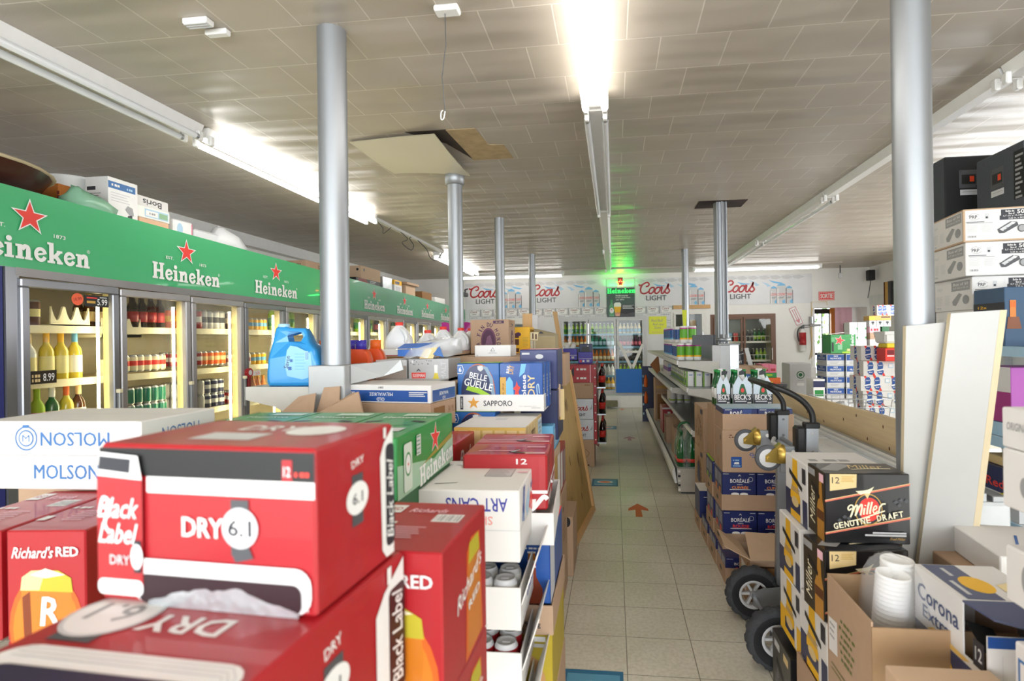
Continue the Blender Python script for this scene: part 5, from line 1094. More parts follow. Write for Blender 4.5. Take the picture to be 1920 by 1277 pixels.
def art_bud(fc):
    A = fc['F']; W, H = A.w, A.h
    A.text('12', W * .70, H * .88, W * .13, H * .10, 'white', bold=.02).rect(W * .4, H * .30, W, H * .36, 'white').stroke([(W * .72, H * .02), (W * .7, H * .22), (W * .8, H * .05), (W * .84, H * .2), (W * .82, H * .02), (W * .95, H * .24), (W * 1.0, H * .2)], .014, 'white').text('Bud', W * .3, H * .15, W * .5, H * .22, 'white', shear=.4)
    T = fc['T']; D = T.h
    T.rect(0, D * .495, W, D * .505, 'darkred').rect(W * .3, D * .7, W * .7, D * .73, 'fabricpink').rect(W * .15, D * .3, W * .6, D * .34, 'fabricpink').rect(W * .72, D * .60, W * .95, D * .68, 'fabricpink').rect(W * .74, D * .08, W * .97, D * .2, 'fabricpink').poly([(W * .52, D * .2), (W * .62, D * .42), (W * .66, D * .43), (W * .6, D * .26), (W * .75, D * .19), (W * .97, D * .14), (W * .8, D * .13), (W * .62, D * .13)], 'black').poly([(W * .55, D * .22), (W * .64, D * .40), (W * .66, D * .41), (W * .6, D * .25)], 'white').poly([(W * .62, D * .15), (W * .75, D * .17), (W * .95, D * .13), (W * .8, D * .125)], 'goldpale')
    R = fc['R']; R.rect(0, H * .3, D, H * .36, 'white').text('Budweiser', D * .5, H * .15, D * .7, H * .2, 'white', shear=.4)
def art_gold(fc):
    A = fc['F']; W, H = A.w, A.h
    for k in range(6): A.rect(W * (.03 + k * .17), 0, W * (.06 + k * .17), H, mat('#caa95c', .5)); A.k -= 1
    A.k += 1; A.text('K A-Z', W * .12, H * .72, W * .13, H * .10, 'brown', bold=.01).text('PILSNER', W * .6, H * .55, W * .4, H * .12, 'brown', bold=.02).rect(0, H * .955, W, H, mat('#d9b45a', .5))
    R = fc['R']; D = R.w
    for k in range(6): R.rect(D * (.05 + k * .17), 0, D * (.07 + k * .17), H, mat('#caa95c', .5)); R.k -= 1
    R.k += 1; R.text('DEPOT', D * .42, H * .8, D * .22, H * .14, 'brown').rect(D * .72, H * .6, D * .98, H * .95, 'white').rect(D * .74, H * .64, D * .96, H * .91, 'paleblue').lines(D * .76, H * .88, D * .18, 3, H * .08, H * .03, 'grey')
    T = fc['T']; d = T.h; T.rect(W * .42, d * .48, W * .58, d * .62, 'lgrey').rect(0, d * .497, W, d * .503, 'lgrey')
def art_sapporo(fc):
    A = fc['F']; W, H = A.w, A.h
    A.rect(W * .045, H * .10, W * .08, H * .9, 'ink').text('SAPPORO', W * .0625, H * .5, H * .6, W * .018, 'white', rot=90).star(W * .20, H * .50, H * .40, mat('#d99a3a', .5), .4).text('SAPPORO', W * .48, H * .48, W * .33, H * .34, 'ink', bold=.015).text('The legendary biru', W * .82, H * .30, W * .2, H * .07, 'grey', bold=0).lines(W * .86, H * .22, W * .1, 1, .01, .002, 'grey')
    R = fc['R']; R.rect(R.w * .2, H * .15, R.w * .75, H * .8, 'lgrey').lines(R.w * .25, H * .7, R.w * .4, 5, H * .1, H * .04, 'sky')
def art_belle(fc):
    A = fc['F']; W, H = A.w, A.h
    A.O = A.O + A.V * H * .17
    A.ell(W * .5, H * .2, W * .40, H * .62, mat('#a8552a', .4), 30).ell(W * .47, H * .18, W * .385, H * .61, 'navy', 30).poly([(W * .5, H * .79), (W * .72, H * .74), (W * .84, H * .5), (W * .9, H * .1), (W * .82, H * .1), (W * .76, H * .5), (W * .66, H * .69)], mat('#7d97ad', .4))
    A.poly([(W * .48, H * .76), (W * .6, H * .78), (W * .62, H * .69), (W * .55, H * .65), (W * .49, H * .69)], 'lgrey')
    A.text('BELLE', W * .50, H * .54, W * .42, H * .13, 'white', rot=-12, bold=.02).text('GUEULE', W * .50, H * .37, W * .68, H * .16, 'white', rot=-13, bold=.02)
    A.poly([(W * .2, H * .26), (W * .25, H * .34), (W * .5, H * .3), (W * .85, H * .12), (W * .82, H * .03), (W * .5, H * .18)], 'lime').ell(W * .34, H * .06, W * .1, H * .07, 'byellow').poly([(W * .45, 0), (W * .55, H * .12), (W * .7, H * .06), (W * .72, 0)], 'sky')
    A.O = A.O - A.V * H * .17
    A.poly([(0, H * .78), (W * .12, H * .78), (W * .15, H * .84), (W * .12, H * .95), (0, H * .95)], 'royal').stroke([(0, H * .78), (W * .12, H * .78), (W * .15, H * .86), (W * .12, H * .95), (0, H * .95)], .0025, 'white', False).text('6', W * .07, H * .865, W * .06, H * .1, 'white', bold=.03)
    T = fc['T']; T.rect(0, 0, T.w, T.h, 'lime').ell(T.w * .3, T.h * .5, .03, .02, 'byellow').ell(T.w * .7, T.h * .5, .03, .02, mat('#c9d98a', .5))
def art_labatt(fc):
    A = fc['F']; W, H = A.w, A.h
    A.rect(0, 0, W * .14, H * .7, 'gold').text('bleue dry', W * .07, H * .35, H * .45, W * .05, 'brown', rot=90).poly([(W * .14, 0), (W * .14, H * .6), (W * .22, H * .72), (W * .3, H * .6), (W * .34, 0)], 'sky')
    A.poly([(W * .0, H * .72), (W * .5, H * .68), (W * .48, H * .98), (0, H * .98)], 'blue').text('DRY', W * .26, H * .86, W * .2, H * .12, 'gold', rot=80).text('BLEUE', W * .19, H * .86, W * .16, H * .06, 'white', rot=80)
    A.O = A.O + A.V * H * .2
    A.poly([(W * .34, H * .1), (W * .36, H * .22), (W * .3, H * .25), (W * .37, H * .32), (W * .39, H * .42), (W * .42, H * .32), (W * .48, H * .28), (W * .43, H * .2), (W * .45, H * .08), (W * .4, H * .14)], 'bred')
    A.text('bleue', W * .56, H * .32, H * .46, W * .10, 'white', rot=90, bold=.03).text('DRY', W * .73, H * .32, H * .46, W * .16, 'goldpale', rot=90, bold=.02).stroke([(W * .88, H * .05), (W * .86, H * .3), (W * .9, H * .34), (W * .92, H * .15)], .004, 'paleblue')
    A.O = A.O - A.V * H * .2
    A.poly([(W * .45, H * .7), (W * .5, H * .98), (W * .62, H * .98), (W * .58, H * .8)], 'sky')
    R = fc['R']; R.text('Labatt', R.w * .5, R.h * .5, R.h * .5, R.w * .5, 'white', rot=90)
def art_oldmil(fc):
    A = fc['F']; W, H = A.w, A.h
    A.rect(0, 0, W, H * .08, 'carton').rect(.005, H * .06, W * .965, H * .70, 'blue').rect(.0, H * .28, W * .13, H * .60, 'white').barcode(.0, H * .28, W * .13, H * .6, 'ink', 'carton', 12)
    A.text('DRY', W * .435, H * .86, W * .06, H * .11, 'ink', rot=180).text('MILWAUKEE', W * .44, H * .48, W * .27, H * .20, 'white', rot=180, bold=.02).text('OLD', W * .435, H * .19, W * .09, H * .19, 'white', rot=180, bold=.03).lines(W * .76, H * .62, W * .2, 3, H * .1, H * .05, 'carton')
    R = fc['R']; D = R.w; R.rect(D * .06, H * .06, D * .97, H * .70, 'blue').text('WAUKEE', D * .5, H * .45, D * .36, H * .2, 'white', rot=180).text('OLD', D * .5, H * .18, D * .12, H * .18, 'white', rot=180)
def art_sleeman(fc):
    A = fc['F']; W, H = A.w, A.h
    A.rect(.0, 0, W, H, mat('#b5b4b3', .5, var=.1, scale=30)); rn = random.Random(4)
    for k in range(12): u, v = rn.random() * W * .6, H * rn.uniform(.75, .97); A.poly([(u, v), (u + .006, v + .003), (u + .004, v - .004)], 'dgrey'); A.k -= 1
    A.k += 1; A.poly([(W * .08, H * .17), (W * .42, H * .17), (W * .43, H * .42), (W * .07, H * .42)], 'bred').text('SLEEMAN', W * .25, H * .29, W * .3, H * .14, 'white', bold=.03).poly([(W * .2, H * .46), (W * .25, H * .52), (W * .3, H * .46), (W * .3, H * .5), (W * .25, H * .6), (W * .2, H * .5)], 'dgrey').rect(W * .08, H * .84, W * .12, H * .95, 'white')
    A.poly([(W * .57, 0), (W * .57, H * .1), (W * .63, H * .22), (W * .65, H * .42), (W * .65, H * .75), (W * .73, H * .75), (W * .73, H * .42), (W * .75, H * .22), (W * .8, H * .1), (W * .8, 0)], 'winey').poly([(W * .65, H * .4), (W * .645, H * .75), (W * .735, H * .75), (W * .73, H * .4)], 'white').text('MALT', W * .88, H * .5, H * .8, W * .12, 'lgrey', rot=90)
def art_fin(fc):
    A = fc['F']; W, H = A.w, A.h
    A.ell(W * .47, H * .36, W * .2, H * .40, mat('#6b3b57', .6, var=.3, scale=60), 32).ell(W * .47, H * .36, W * .165, H * .34, mat('#4f2742', .6, var=.3, scale=80), 32).poly([(W * .38, H * .25), (W * .44, H * .5), (W * .52, H * .55), (W * .58, H * .3), (W * .5, H * .2)], mat('#79506a', .6, var=.3, scale=90))
    txt = 'LA FIN DU MONDE'
    for i, ch in enumerate(txt):
        if ch == ' ': continue
        a = math.radians(205 - i * 230 / (len(txt) - 1)); A.text(ch, W * .47 + W * .27 * math.cos(a), H * .36 + H * .49 * math.sin(a), W * (.022 if ch == 'I' else .065), H * .12, 'purple', rot=math.degrees(math.atan2(-math.cos(a) * .49 * H, math.sin(a) * .27 * W)), bold=.03); A.k -= 1
    A.k += 1; A.rect(W * .60, H * .88, W * .88, H * .965, 'purple').text('18 x 341', W * .74, H * .92, W * .14, H * .035, 'goldpale')
    R = fc['R']; D = R.w; R.ell(D * .5, H * .42, D * .18, H * .28, 'purple').lines(D * .1, H * .95, D * .5, 4, H * .05, H * .015, 'kraftdk').rect(D * .45, H * .82, D * .62, H * .88, 'black').greek(D * .5, H * .42, H * .3, D * .08, 'goldpale', rot=90)
# ---- nearest pile
me = carton('beer_case', .305, .20, .2, 'red', art_black_label(), .004)
place(me, 'beer_case', (-.656, .640, 1.1305), 'red Black Label Dry 6.1 case standing on top, nearest the camera', 'beer case', math.radians(-4.1))
me = carton('beer_case', .318, .42, .2, 'red', art_bl_flat, .004)
place(me, 'beer_case', (-.672, .432, .930), 'red Black Label Dry case lying flat under the nearest one, print upside down', 'beer case', math.radians(-3.5))
place(carton('beer_case', .318, .42, .3, 'red', art_bl_flat, .004), 'beer_case', (-.672, .432, .629), 'red Black Label case at the bottom of the nearest pile', 'beer case', math.radians(-3.5))
mer = carton('beer_case', .19, .257, .243, 'red', art_richards, .003)
place(mer, 'beer_case', (-.461, .849, .881), "upper red Richard's Red case right of the Black Label case", 'beer case', math.radians(-1.9))
place(mer, 'beer_case', (-.461, .849, .6375), "lower red Richard's Red case in the right-hand pile", 'beer case', math.radians(-1.9))
mer2 = carton('beer_case', .175, .325, .24, 'red', art_richards, .003)
place(mer2, 'beer_case', (-1.320, 1.062, .814), "red Richard's Red case left of the Black Label case, beer glass on its front", 'beer case', math.radians(6))
place(mer2, 'beer_case', (-1.507, 1.042, .814), "red Richard's Red case cut off by the left edge of the picture", 'beer case', math.radians(6))
place(mer2, 'beer_case', (-1.320, 1.062, .573), "red Richard's Red case under the left ones, mostly hidden", 'beer case', math.radians(6))
place(carton('beer_case', .49, .29, .094, 'carton', art_molson(False)), 'beer_case', (-1.76, 1.35, 1.154), 'white MOLSON carton printed upside down, on top at left', 'beer case', math.radians(1.2))
place(carton('beer_case', .49, .29, .094, 'carton', art_molson(True)), 'beer_case', (-1.76, 1.355, 1.059), 'white MOLSON carton printed upright, under the upside-down one', 'beer case', math.radians(1.2))
place(carton('cardboard_box', .43, .3, .4, 'kraft'), 'cardboard_box', (-1.70, 1.40, .658), 'plain kraft carton under the two white MOLSON cartons', 'box')
meh = carton('beer_case', .225, .47, .155, 'green', art_heineken, .003)
for i, (x, d) in enumerate(((-.756, 'green Heineken case with its red star side facing the aisle'), (-.983, 'green Heineken case in the middle of the three tops'), (-1.21, 'green Heineken case at left, beside the white MOLSON carton'))):
    place(meh, 'beer_case', (x, 1.31, 1.062), d, 'beer case')
place(carton('beer_case', .66, .44, .40, 'dkgreen'), 'beer_case', (-1.20, 1.34, .66), 'dark green case beneath the three Heineken cases', 'beer case')
def art_bluebox(fc): fc['F'].text('BLUE', .075, .135, .11, .045, 'white', bold=.03).rect(.13, .1, .15, .18, 'white')
place(carton('beer_case', .165, .2, .18, 'royal', art_bluebox), 'beer_case', (-.722, 1.12, .875), 'small blue case showing between the green Heineken and red cases', 'beer case')
# white trays of cans under the ART CANS carton, with flared side flaps
place(carton('beer_case', .296, .36, .195, 'carton', art_artcans), 'beer_case', (-.556, 1.482, .850), 'white carton printed ART CANS upside down', 'beer case', math.radians(1.0))
canw = can_mesh('white', 'white', .122, .033, 'lgrey', 16); canr = can_mesh('red', 'red', .122, .033, 'lgrey', 16)
for lv, (z, cm, cn) in enumerate(((.667, canw, 'white'), (.49, canr, 'red'), (.325, canr, 'red'))):
    mt = tray_mesh(.296, .36, .115, 'carton', .004, lambda f: f['R'].text('blue', .18, .06, .12, .04, 'artblue', rot=4))
    tr_ = place(mt, 'can_tray', (-.556, 1.482, z), ('upper', 'middle', 'lower')[lv] + ' white open tray of cans under the ART CANS carton', 'tray', math.radians(1.0))
    fm = MB(); fm.hexa([(.2965, .0, .07), (.300, .0, .07), (.300, .36, .07), (.2965, .36, .07), (.345, -.01, .215), (.348, -.01, .215), (.348, .36, .2), (.345, .36, .2)], 'carton')
    Art(fm, (.3, 0, .07), (0, 1, 0), Vector((.048, 0, .14)).normalized(), (.95, 0, -.3)).text('ART', .12, .07, .10, .06, 'artblue', rot=180).rect(.2, .02, .3, .05, 'paleblue'); fm.build('flap', tr_)
    for i in range(4):
        for j in range(2): tag(put('beer_can', cm, None, (-.556 + .042 + i * .068, 1.485 + .045 + j * .07, z + .005)), '%s can in the %s white tray below ART CANS' % (cn, ('upper', 'middle', 'lower')[lv]), 'can', '%s cans in the %s white tray' % (cn, ('upper', 'middle', 'lower')[lv]))
# Budweiser pair in a white tray
mebud = carton('beer_case', .27, .195, .175, 'red', art_bud, .006)
place(mebud, 'beer_case', (-.485, 1.735, .913), 'torn red 12-pack at the front of the white tray', 'beer case', math.radians(3))
place(mebud, 'beer_case', (-.495, 1.935, .913), 'red 12-pack behind the torn one in the white tray', 'beer case', math.radians(3))
place(tray_mesh(.30, .42, .1, 'carton', .004), 'carton_tray', (-.495, 1.72, .808), 'white tray under the two red 12-packs', 'tray', math.radians(3))
place(carton('beer_case', .2, .28, .13, 'red', lambda f: f['R'].text('Bud', .14, .06, .16, .06, 'white', shear=.4)), 'beer_case', (-.76, 1.90, .96), 'red case showing between the green Heineken case and the torn 12-pack', 'beer case')
def art_bottlebox(fc):
    A = fc['F']; W, H = A.w, A.h
    A.greek(W * .82, H * .92, W * .2, H * .04, 'white')
    c = W * .80; A.poly([(c - .034, 0), (c - .034, H * .25), (c - .014, H * .45), (c - .012, H * .72), (c + .012, H * .72), (c + .014, H * .45), (c + .034, H * .25), (c + .034, 0)], mat('#7d3217', .3, coat=.4)).rect(c - .013, H * .6, c + .013, H * .72, 'white').rect(c - .013, H * .63, c + .013, H * .67, 'bred').poly([(c - .013, H * .72), (c - .01, H * .86), (c + .01, H * .86), (c + .013, H * .72)], 'amber').rect(c - .013, H * .84, c + .013, H * .87, 'white')
    fc['R'].rect(0, H * .0, fc['R'].w * .3, H, mat('#c9ccd2', .4)); fc['T'].rect(0, 0, W, fc['T'].h, 'bred')
place(carton('beer_case', .295, .4, .19, 'blue', art_bottlebox), 'beer_case', (-.505, 1.75, .616), 'blue case with a brown bottle printed on it, under the white tray', 'beer case')
place(tray_mesh(.31, .42, .092, 'kraft', .005, lambda f: f['F'].text('9,1 kg', .245, .03, .05, .022, 'ink').text('ndoz', .13, .03, .05, .014, 'ink')), 'carton_tray', (-.512, 1.738, .524), 'kraft tray marked 9,1 kg under the blue bottle case', 'tray')
def art_yel(fc):
    A = fc['F']; W, H = A.w, A.h
    A.poly([(W * .86, 0), (W * .84, H * .25), (W * .76, H * .5), (W * .72, H * .62), (W * .78, H * .68), (W * .86, H * .6), (W * .92, H * .4), (W * .94, 0)], mat('#b98a5a', .5)).poly([(W * .84, 0), (W * .86, H * .3), (W * .93, H * .3), (W * .95, 0)], 'black').rect(W * .86, H * .2, W * .92, H * .24, 'white').rect(W * .74, H * .88, W * .93, H * .95, 'white').rect(W * .74, H * .8, W * .92, H * .85, 'lgrey')
place(carton('beer_case', .305, .4, .225, mat('#b09a26', .5), art_yel), 'beer_case', (-.512, 1.75, .298), 'olive yellow case with a dark bottle neck, at the bottom of the pile', 'beer case')
place(carton('beer_case', .31, .4, .297, 'kraft'), 'beer_case', (-.515, 1.76, 0), 'kraft case on the floor under the olive yellow case', 'beer case')
# gold topped case, Sapporo tray and its packs
place(carton('beer_case', .293, .43, .25, 'goldpale', lambda f: (art_gold(f), f['T'].rect(.002, .002, f['T'].w - .002, f['T'].h - .002, 'carton').rect(.12, .2, .17, .26, 'lgrey')), .003), 'beer_case', (-.645, 2.185, .853), 'gold case with a white top in front of the Sapporo tray', 'beer case', math.radians(-1))
place(carton('beer_case', .30, .45, .42, 'kraft', lambda f: f['R'].rect(.05, .25, .3, .37, 'kraftlt').greek(.35, .1, .06, .05, 'kraftdk')), 'beer_case', (-.60, 2.19, .43), 'kraft case under the gold case', 'beer case')
place(carton('beer_case', .31, .45, .42, 'kraftlt', lambda f: f['R'].greek(.2, .2, .2, .04, 'brown').lines(.05, .35, .3, 4, .03, .006, 'brown')), 'beer_case', (-.585, 2.19, .005), 'pale kraft case on the floor under the gold case', 'beer case')
place(tray_mesh(.406, .262, .075, 'carton', .004, art_sapporo), 'carton_tray', (-.725, 2.50, 1.127), 'white SAPPORO tray with a gold star', 'tray')
meb = carton('beer_six_pack', .197, .115, .215, 'royal', art_belle, .003)
place(meb, 'beer_six_pack', (-.720, 2.507, 1.132), 'blue Belle Gueule six-pack with a lime top in the SAPPORO tray', 'beer pack')
place(carton('beer_six_pack', .2, .125, .225, 'royal', art_belle, .003), 'beer_six_pack', (-.742, 2.49, .90), 'Belle Gueule six-pack under the SAPPORO tray', 'beer pack')
place(carton('beer_case', .2, .3, .24, 'kraft'), 'beer_case', (-.735, 2.64, .885), 'kraft case behind the lower Belle Gueule six-pack', 'beer case')
mel = carton('beer_six_pack', .197, .066, .214, 'blue', art_labatt, .003)
for i, d in enumerate(('front blue Bleue Dry six-pack with a red leaf in the SAPPORO tray', 'second blue Bleue Dry six-pack behind the front one', 'third blue Bleue Dry six-pack in the SAPPORO tray')):
    place(mel, 'beer_six_pack', (-.520 + .006 * i, 2.507 + .072 * i, 1.132), d, 'beer pack')
place(carton('beer_case', .19, .28, .2, 'boreale', lambda f: f['T'].rect(0, 0, .19, .28, 'fabricpink').rect(0, .02, .03, .28, 'bred') and f['F'].ell(.1, .165, .02, .012, 'lgrey').rect(.01, .175, .05, .185, 'lgrey')), 'beer_case', (-.475, 2.79, 1.20), 'navy Boréale case behind the Bleue Dry six-packs', 'beer case')
place(carton('beer_case', .19, .28, .25, 'navy'), 'beer_case', (-.475, 2.79, .945), 'navy case under the navy Boréale case', 'beer case')
place(carton('beer_case', .36, .30, .27, 'kraft'), 'beer_case', (-.86, 2.96, 1.09), 'kraft case carrying the small white box with a triangle', 'beer case')
def art_tri(fc):
    A = fc['F']; W, H = A.w, A.h
    A.stroke([(W * .45, H * .5), (W * .5, H * .8), (W * .56, H * .5), (W * .45, H * .5)], .003, 'dgrey', False).greek(W * .5, H * .4, W * .2, H * .05, 'grey').greek(W * .5, H * .3, W * .26, H * .05, 'grey').poly([(W * .05, H * .08), (W * .07, H * .18), (W * .09, H * .08)], 'grey')
place(carton('cardboard_box', .2, .17, .062, 'carton', art_tri), 'cardboard_box', (-.755, 2.97, 1.361), 'small white box with a triangle mark before the La Fin du Monde carton', 'box')
# Old Milwaukee, Sleeman and neighbours
place(carton('beer_case', .41, .235, .073, 'carton', art_oldmil), 'beer_case', (-1.149, 2.262, 1.198), 'white and blue OLD MILWAUKEE flat case printed upside down', 'beer case', math.radians(-9))
place(carton('beer_case', .42, .235, .11, 'kraft', lambda f: f['R'].rect(.03, .03, .13, .09, 'kraftdk').text('341 ML', .19, .07, .06, .03, 'kraftdk')), 'beer_case', (-1.160, 2.26, 1.086), 'kraft case under the OLD MILWAUKEE case', 'beer case', math.radians(-9))
place(carton('beer_case', .44, .5, .19, 'kraft'), 'beer_case', (-1.18, 2.56, 1.06), 'kraft case carrying the SLEEMAN cases', 'beer case')
place(carton('beer_case', .2, .22, .112, mat('#b5b4b3', .5, var=.1, scale=30), art_sleeman), 'beer_case', (-1.000, 2.63, 1.251), 'grey SLEEMAN case with a bottle printed on it', 'beer case')
def art_sleemanback(fc):
    A = fc['F']; W, H = A.w, A.h
    A.rect(0, 0, W, H * .7, mat('#a79a90', .5)).rrect(W * .3, H * .36, W * .82, H * .52, .012, mat('#8f837a', .5)).rrect(W * .31, H * .38, W * .81, H * .51, .011, mat('#a79a90', .5)).poly([(W * .04, H * .15), (W * .08, H * .45), (W * .16, H * .5), (W * .24, H * .3), (W * .22, H * .15)], 'gold').greek(W * .14, H * .28, W * .12, H * .08, 'red').greek(W * .3, H * .85, W * .2, H * .08, 'white').rect(W * .17, H * .78, W * .2, H * .92, 'white')
place(carton('beer_case', .16, .25, .095, 'lgrey', art_sleemanback), 'beer_case', (-1.175, 2.64, 1.2655), 'brown and grey case with a handle slot left of the SLEEMAN case', 'beer case')
mb = MB(); mb.box(-1.215, 2.60, 1.2505, -1.012, 2.63, 1.264, 'kraftlt'); mb.box(-1.12, 2.585, 1.2505, -1.02, 2.60, 1.262, 'goldpale'); tag(mb.build('cardboard_scrap'), 'flat strip of torn kraft cardboard on the OLD MILWAUKEE case', 'cardboard')
M_bagblue = mat('#3c6fc0', .3, coat=.4)
mb = bagmesh([(0, 0, .006, .13, .16), (.02, 0, .035, .14, .16), (.06, .0, .07, .11, .12), (.11, 0, .095, .04, .06)], M_cbag, 16, 11, .02)
mb.box(-.12, -.12, .012, .1, -.1, .045, M_bagblue); mb.prism([(-.12, -.12, .05), (.06, -.14, .055), (.08, -.1, .075), (-.1, -.08, .07)], (0, 0, .004), M_bagblue); mb.prism([(.0, -.145, .0), (.07, -.145, .0), (.09, -.135, .055), (.03, -.14, .05)], (0, -.003, 0), 'goldpale'); mb.prism([(.07, -.145, .02), (.12, -.13, .005), (.10, -.13, .06)], (0, -.003, 0), 'royal')
tag(mb.build('chip_sack', None, (-.955, 2.80, 1.365)), 'crumpled blue and clear plastic sack lying on the SLEEMAN case', 'bag')
place(carton('cardboard_box', .32, .32, .799, 'kraft'), 'cardboard_box', (-1.36, 1.84, 0), 'kraft carton under the open carton with raised flaps', 'box')
t = thing('open_carton', 'open kraft carton with raised flaps between the green cases and the shelf', 'carton', (-1.2, 2.0, .8))
mb = MB(); mb.box(-.16, -.16, 0, .16, -.155, .36, 'kraft'); mb.box(-.16, .155, 0, .16, .16, .36, 'kraft'); mb.box(-.16, -.155, 0, -.155, .155, .36, 'kraft'); mb.box(.155, -.155, 0, .16, .155, .36, 'kraft'); mb.box(-.155, -.155, 0, .155, .155, .01, 'kraft'); mb.build('body', t)
for pts in ([(-.16, .12, .36), (.0, .1, .36), (-.02, .16, .445), (-.1, .17, .43)], [(.0, .1, .36), (.2, .13, .36), (.16, .17, .45), (.12, .19, .44)], [(-.02, .158, .36), (.08, .158, .36), (.07, .19, .47), (.0, .19, .465)]):
    fm = MB(); fm.prism(pts, (0, .004, 0), 'kraft'); fm.build('flap', t)
# La Fin du Monde and the row behind
place(carton('beer_case', .27, .25, .237, 'kraft', art_fin), 'beer_case', (-.991, 3.79, 1.355), 'kraft LA FIN DU MONDE carton with a purple oval', 'beer case')
place(carton('beer_case', .4, .35, .25, 'kraft'), 'beer_case', (-1.0, 3.75, 1.10), 'kraft case under the LA FIN DU MONDE carton', 'beer case')
def art_yv(fc):
    R = fc['F']; W, H = R.w, R.h
    R.greek(W * .30, H * .45, H * .8, W * .38, 'brown', rot=90, shear=.3).ell(W * .4, H * .72, W * .14, H * .08, 'purple').lines(W * .62, H * .6, W * .3, 8, H * .05, H * .015, mat('#b39410', .5))
place(carton('beer_case', .15, .22, .20, 'yellow', art_yv), 'beer_case', (-.785, 4.2, 1.345), 'yellow case right of the LA FIN DU MONDE carton', 'beer case')
place(carton('beer_case', .5, .4, .24, 'kraft'), 'beer_case', (-.86, 4.15, 1.10), 'kraft case under the yellow case', 'beer case')
def art_khaki(fc):
    A = fc['F']; W, H = A.w, A.h
    A.rect(0, 0, W * .2, H * .6, mat('#c3b79b', .5)).rect(W * .1, 0, W * .16, H * .6, mat('#9a8f72', .5)).rect(W * .48, H * .1, W * .5, H * .5, mat('#9a8f72', .5)).poly([(0, H * .62), (W * .3, H * .6), (W * .34, H), (0, H)], mat('#d8cba0', .5)).rect(W * .08, H * .68, W * .14, H * .95, 'brown').rect(W * .2, H * .66, W * .27, H * .9, 'brown')
t = thing('beer_case', 'khaki case with a lifted flap and black gap, right of the yellow case', 'beer case', (-.633, 4.2, 1.345))
mb = MB(); mb.box(0, 0, 0, .19, .25, .13, mat('#a5946b', .55)); art_khaki(faces(mb, .19, .25, .16)); mb.build('body', t)
mb = MB(); mb.hexa([(.03, 0, .135), (.19, 0, .132), (.19, .25, .132), (.03, .25, .135), (.03, .0, .185), (.19, .0, .145), (.19, .25, .145), (.03, .25, .185)], {'*': mat('#a5946b', .55), 'F': mat('#8a7a55', .55)}); Art(mb, (.03, 0, .135), (1, 0, 0), (0, 0, 1), (0, -1, 0)).poly([(.04, .012), (.075, .012), (.06, .028), (.045, .03)], 'black'); mb.build('flap', t)
mb = MB(); mb.box(-.74, 4.5, 1.34, -.66, 4.54, 1.66, 'pine', .002); mb.box(-.66, 4.5, 1.34, -.615, 4.54, 1.65, 'lgrey', .002); tag(mb.build('wood_block'), 'upright board end standing behind the yellow case', 'board')
mb = MB(); mb.hexa([(-.612, 6.4, 1.1905), (-.57, 6.4, 1.1905), (-.57, 6.44, 1.1905), (-.612, 6.44, 1.1905), (-.70, 6.4, 1.765), (-.65, 6.4, 1.765), (-.65, 6.44, 1.765), (-.70, 6.44, 1.765)], 'pine'); tag(mb.build('wood_stick'), 'pale wood stick leaning up behind the khaki case', 'stick')
# leaning sheet with battens
t = thing('plywood_sheet', 'worn plywood sheet with pine battens leaning against the stock along the aisle', 'plywood', (-.25, 4.3, 0))
def off_(mb, n): o = mb.build(n, t); o.location = (.25, -4.3, 0)
P00, P01, P11, P10 = Vector((-.305, 3.80, .0)), Vector((-.195, 4.72, .0)), Vector((-.385, 4.70, 1.185)), Vector((-.455, 3.85, 1.21))
nrm = (P01 - P00).cross(P10 - P00).normalized(); nrm = nrm if nrm.x > 0 else -nrm
mb = MB(); mb.prism([P00, P01, P11, P10], nrm * -.015, 'osb')
U_ = (P01 - P00).normalized(); V_ = (P10 - P00).normalized(); A = Art(mb, P00, U_, V_, nrm)
for u, v, ru, rv in ((.45, .95, .02, .05), (.3, .55, .015, .04), (.6, .5, .02, .06), (.55, .22, .015, .03), (.2, .3, .01, .02), (.7, .8, .012, .03)): A.ell(u, v, ru, rv, mat('#7b5f36', .7), 14)
A.stroke([(.62, .3), (.66, .45), (.68, .5)], .008, 'black'); off_(mb, 'sheet')
mb = MB(); mb.prism([P01, P01 - U_ * .035, P11 - U_ * .035, P11], nrm * .022, 'pine'); off_(mb, 'batten')
mb = MB(); mb.prism([P00, P01 - U_ * .035, P01 - U_ * .035 + V_ * .045, P00 + V_ * .045], nrm * .022, 'pine'); off_(mb, 'batten')
# cartons along the aisle edge between the camera and the sheet
place(carton('cardboard_box', .07, .35, .36, 'kraft', lambda f: f['L'].rect(0, .3, .3, .302, 'kraftdk') and f['F'].ell(.035, .33, .02, .03, 'black')), 'cardboard_box', (-.335, 3.40, 0), 'narrow kraft carton standing on the floor by the leaning sheet', 'box')
place(carton('cardboard_box', .33, .36, .60, 'kraft', lambda f: f['R'].ell(.12, .5, .03, .014, 'black').lines(.1, .42, .15, 4, .03, .008, 'kraftdk')), 'cardboard_box', (-.625, 2.98, .0), 'tall kraft carton with a handle hole along the aisle edge', 'box')
place(carton('beer_case', .3, .34, .24, 'red', lambda f: f['R'].rect(.05, .02, .15, .22, 'white').rect(.2, .02, .3, .2, 'grey')), 'beer_case', (-.60, 3.00, .602), 'red and grey case on the tall kraft carton by the aisle', 'beer case')
place(carton('beer_case', .29, .30, .30, 'kraftlt', lambda f: f['R'].rect(.03, .03, .12, .27, 'gold').rect(.16, .05, .27, .25, 'white')), 'beer_case', (-.585, 2.68, .60), 'pale kraft case stacked by the aisle before the red case', 'beer case')
place(carton('cardboard_box', .3, .27, .598, 'kraft', lambda f: f['R'].ell(.1, .5, .03, .014, 'black')), 'cardboard_box', (-.595, 2.68, 0), 'kraft carton on the floor by the aisle, under the pale kraft case', 'box')
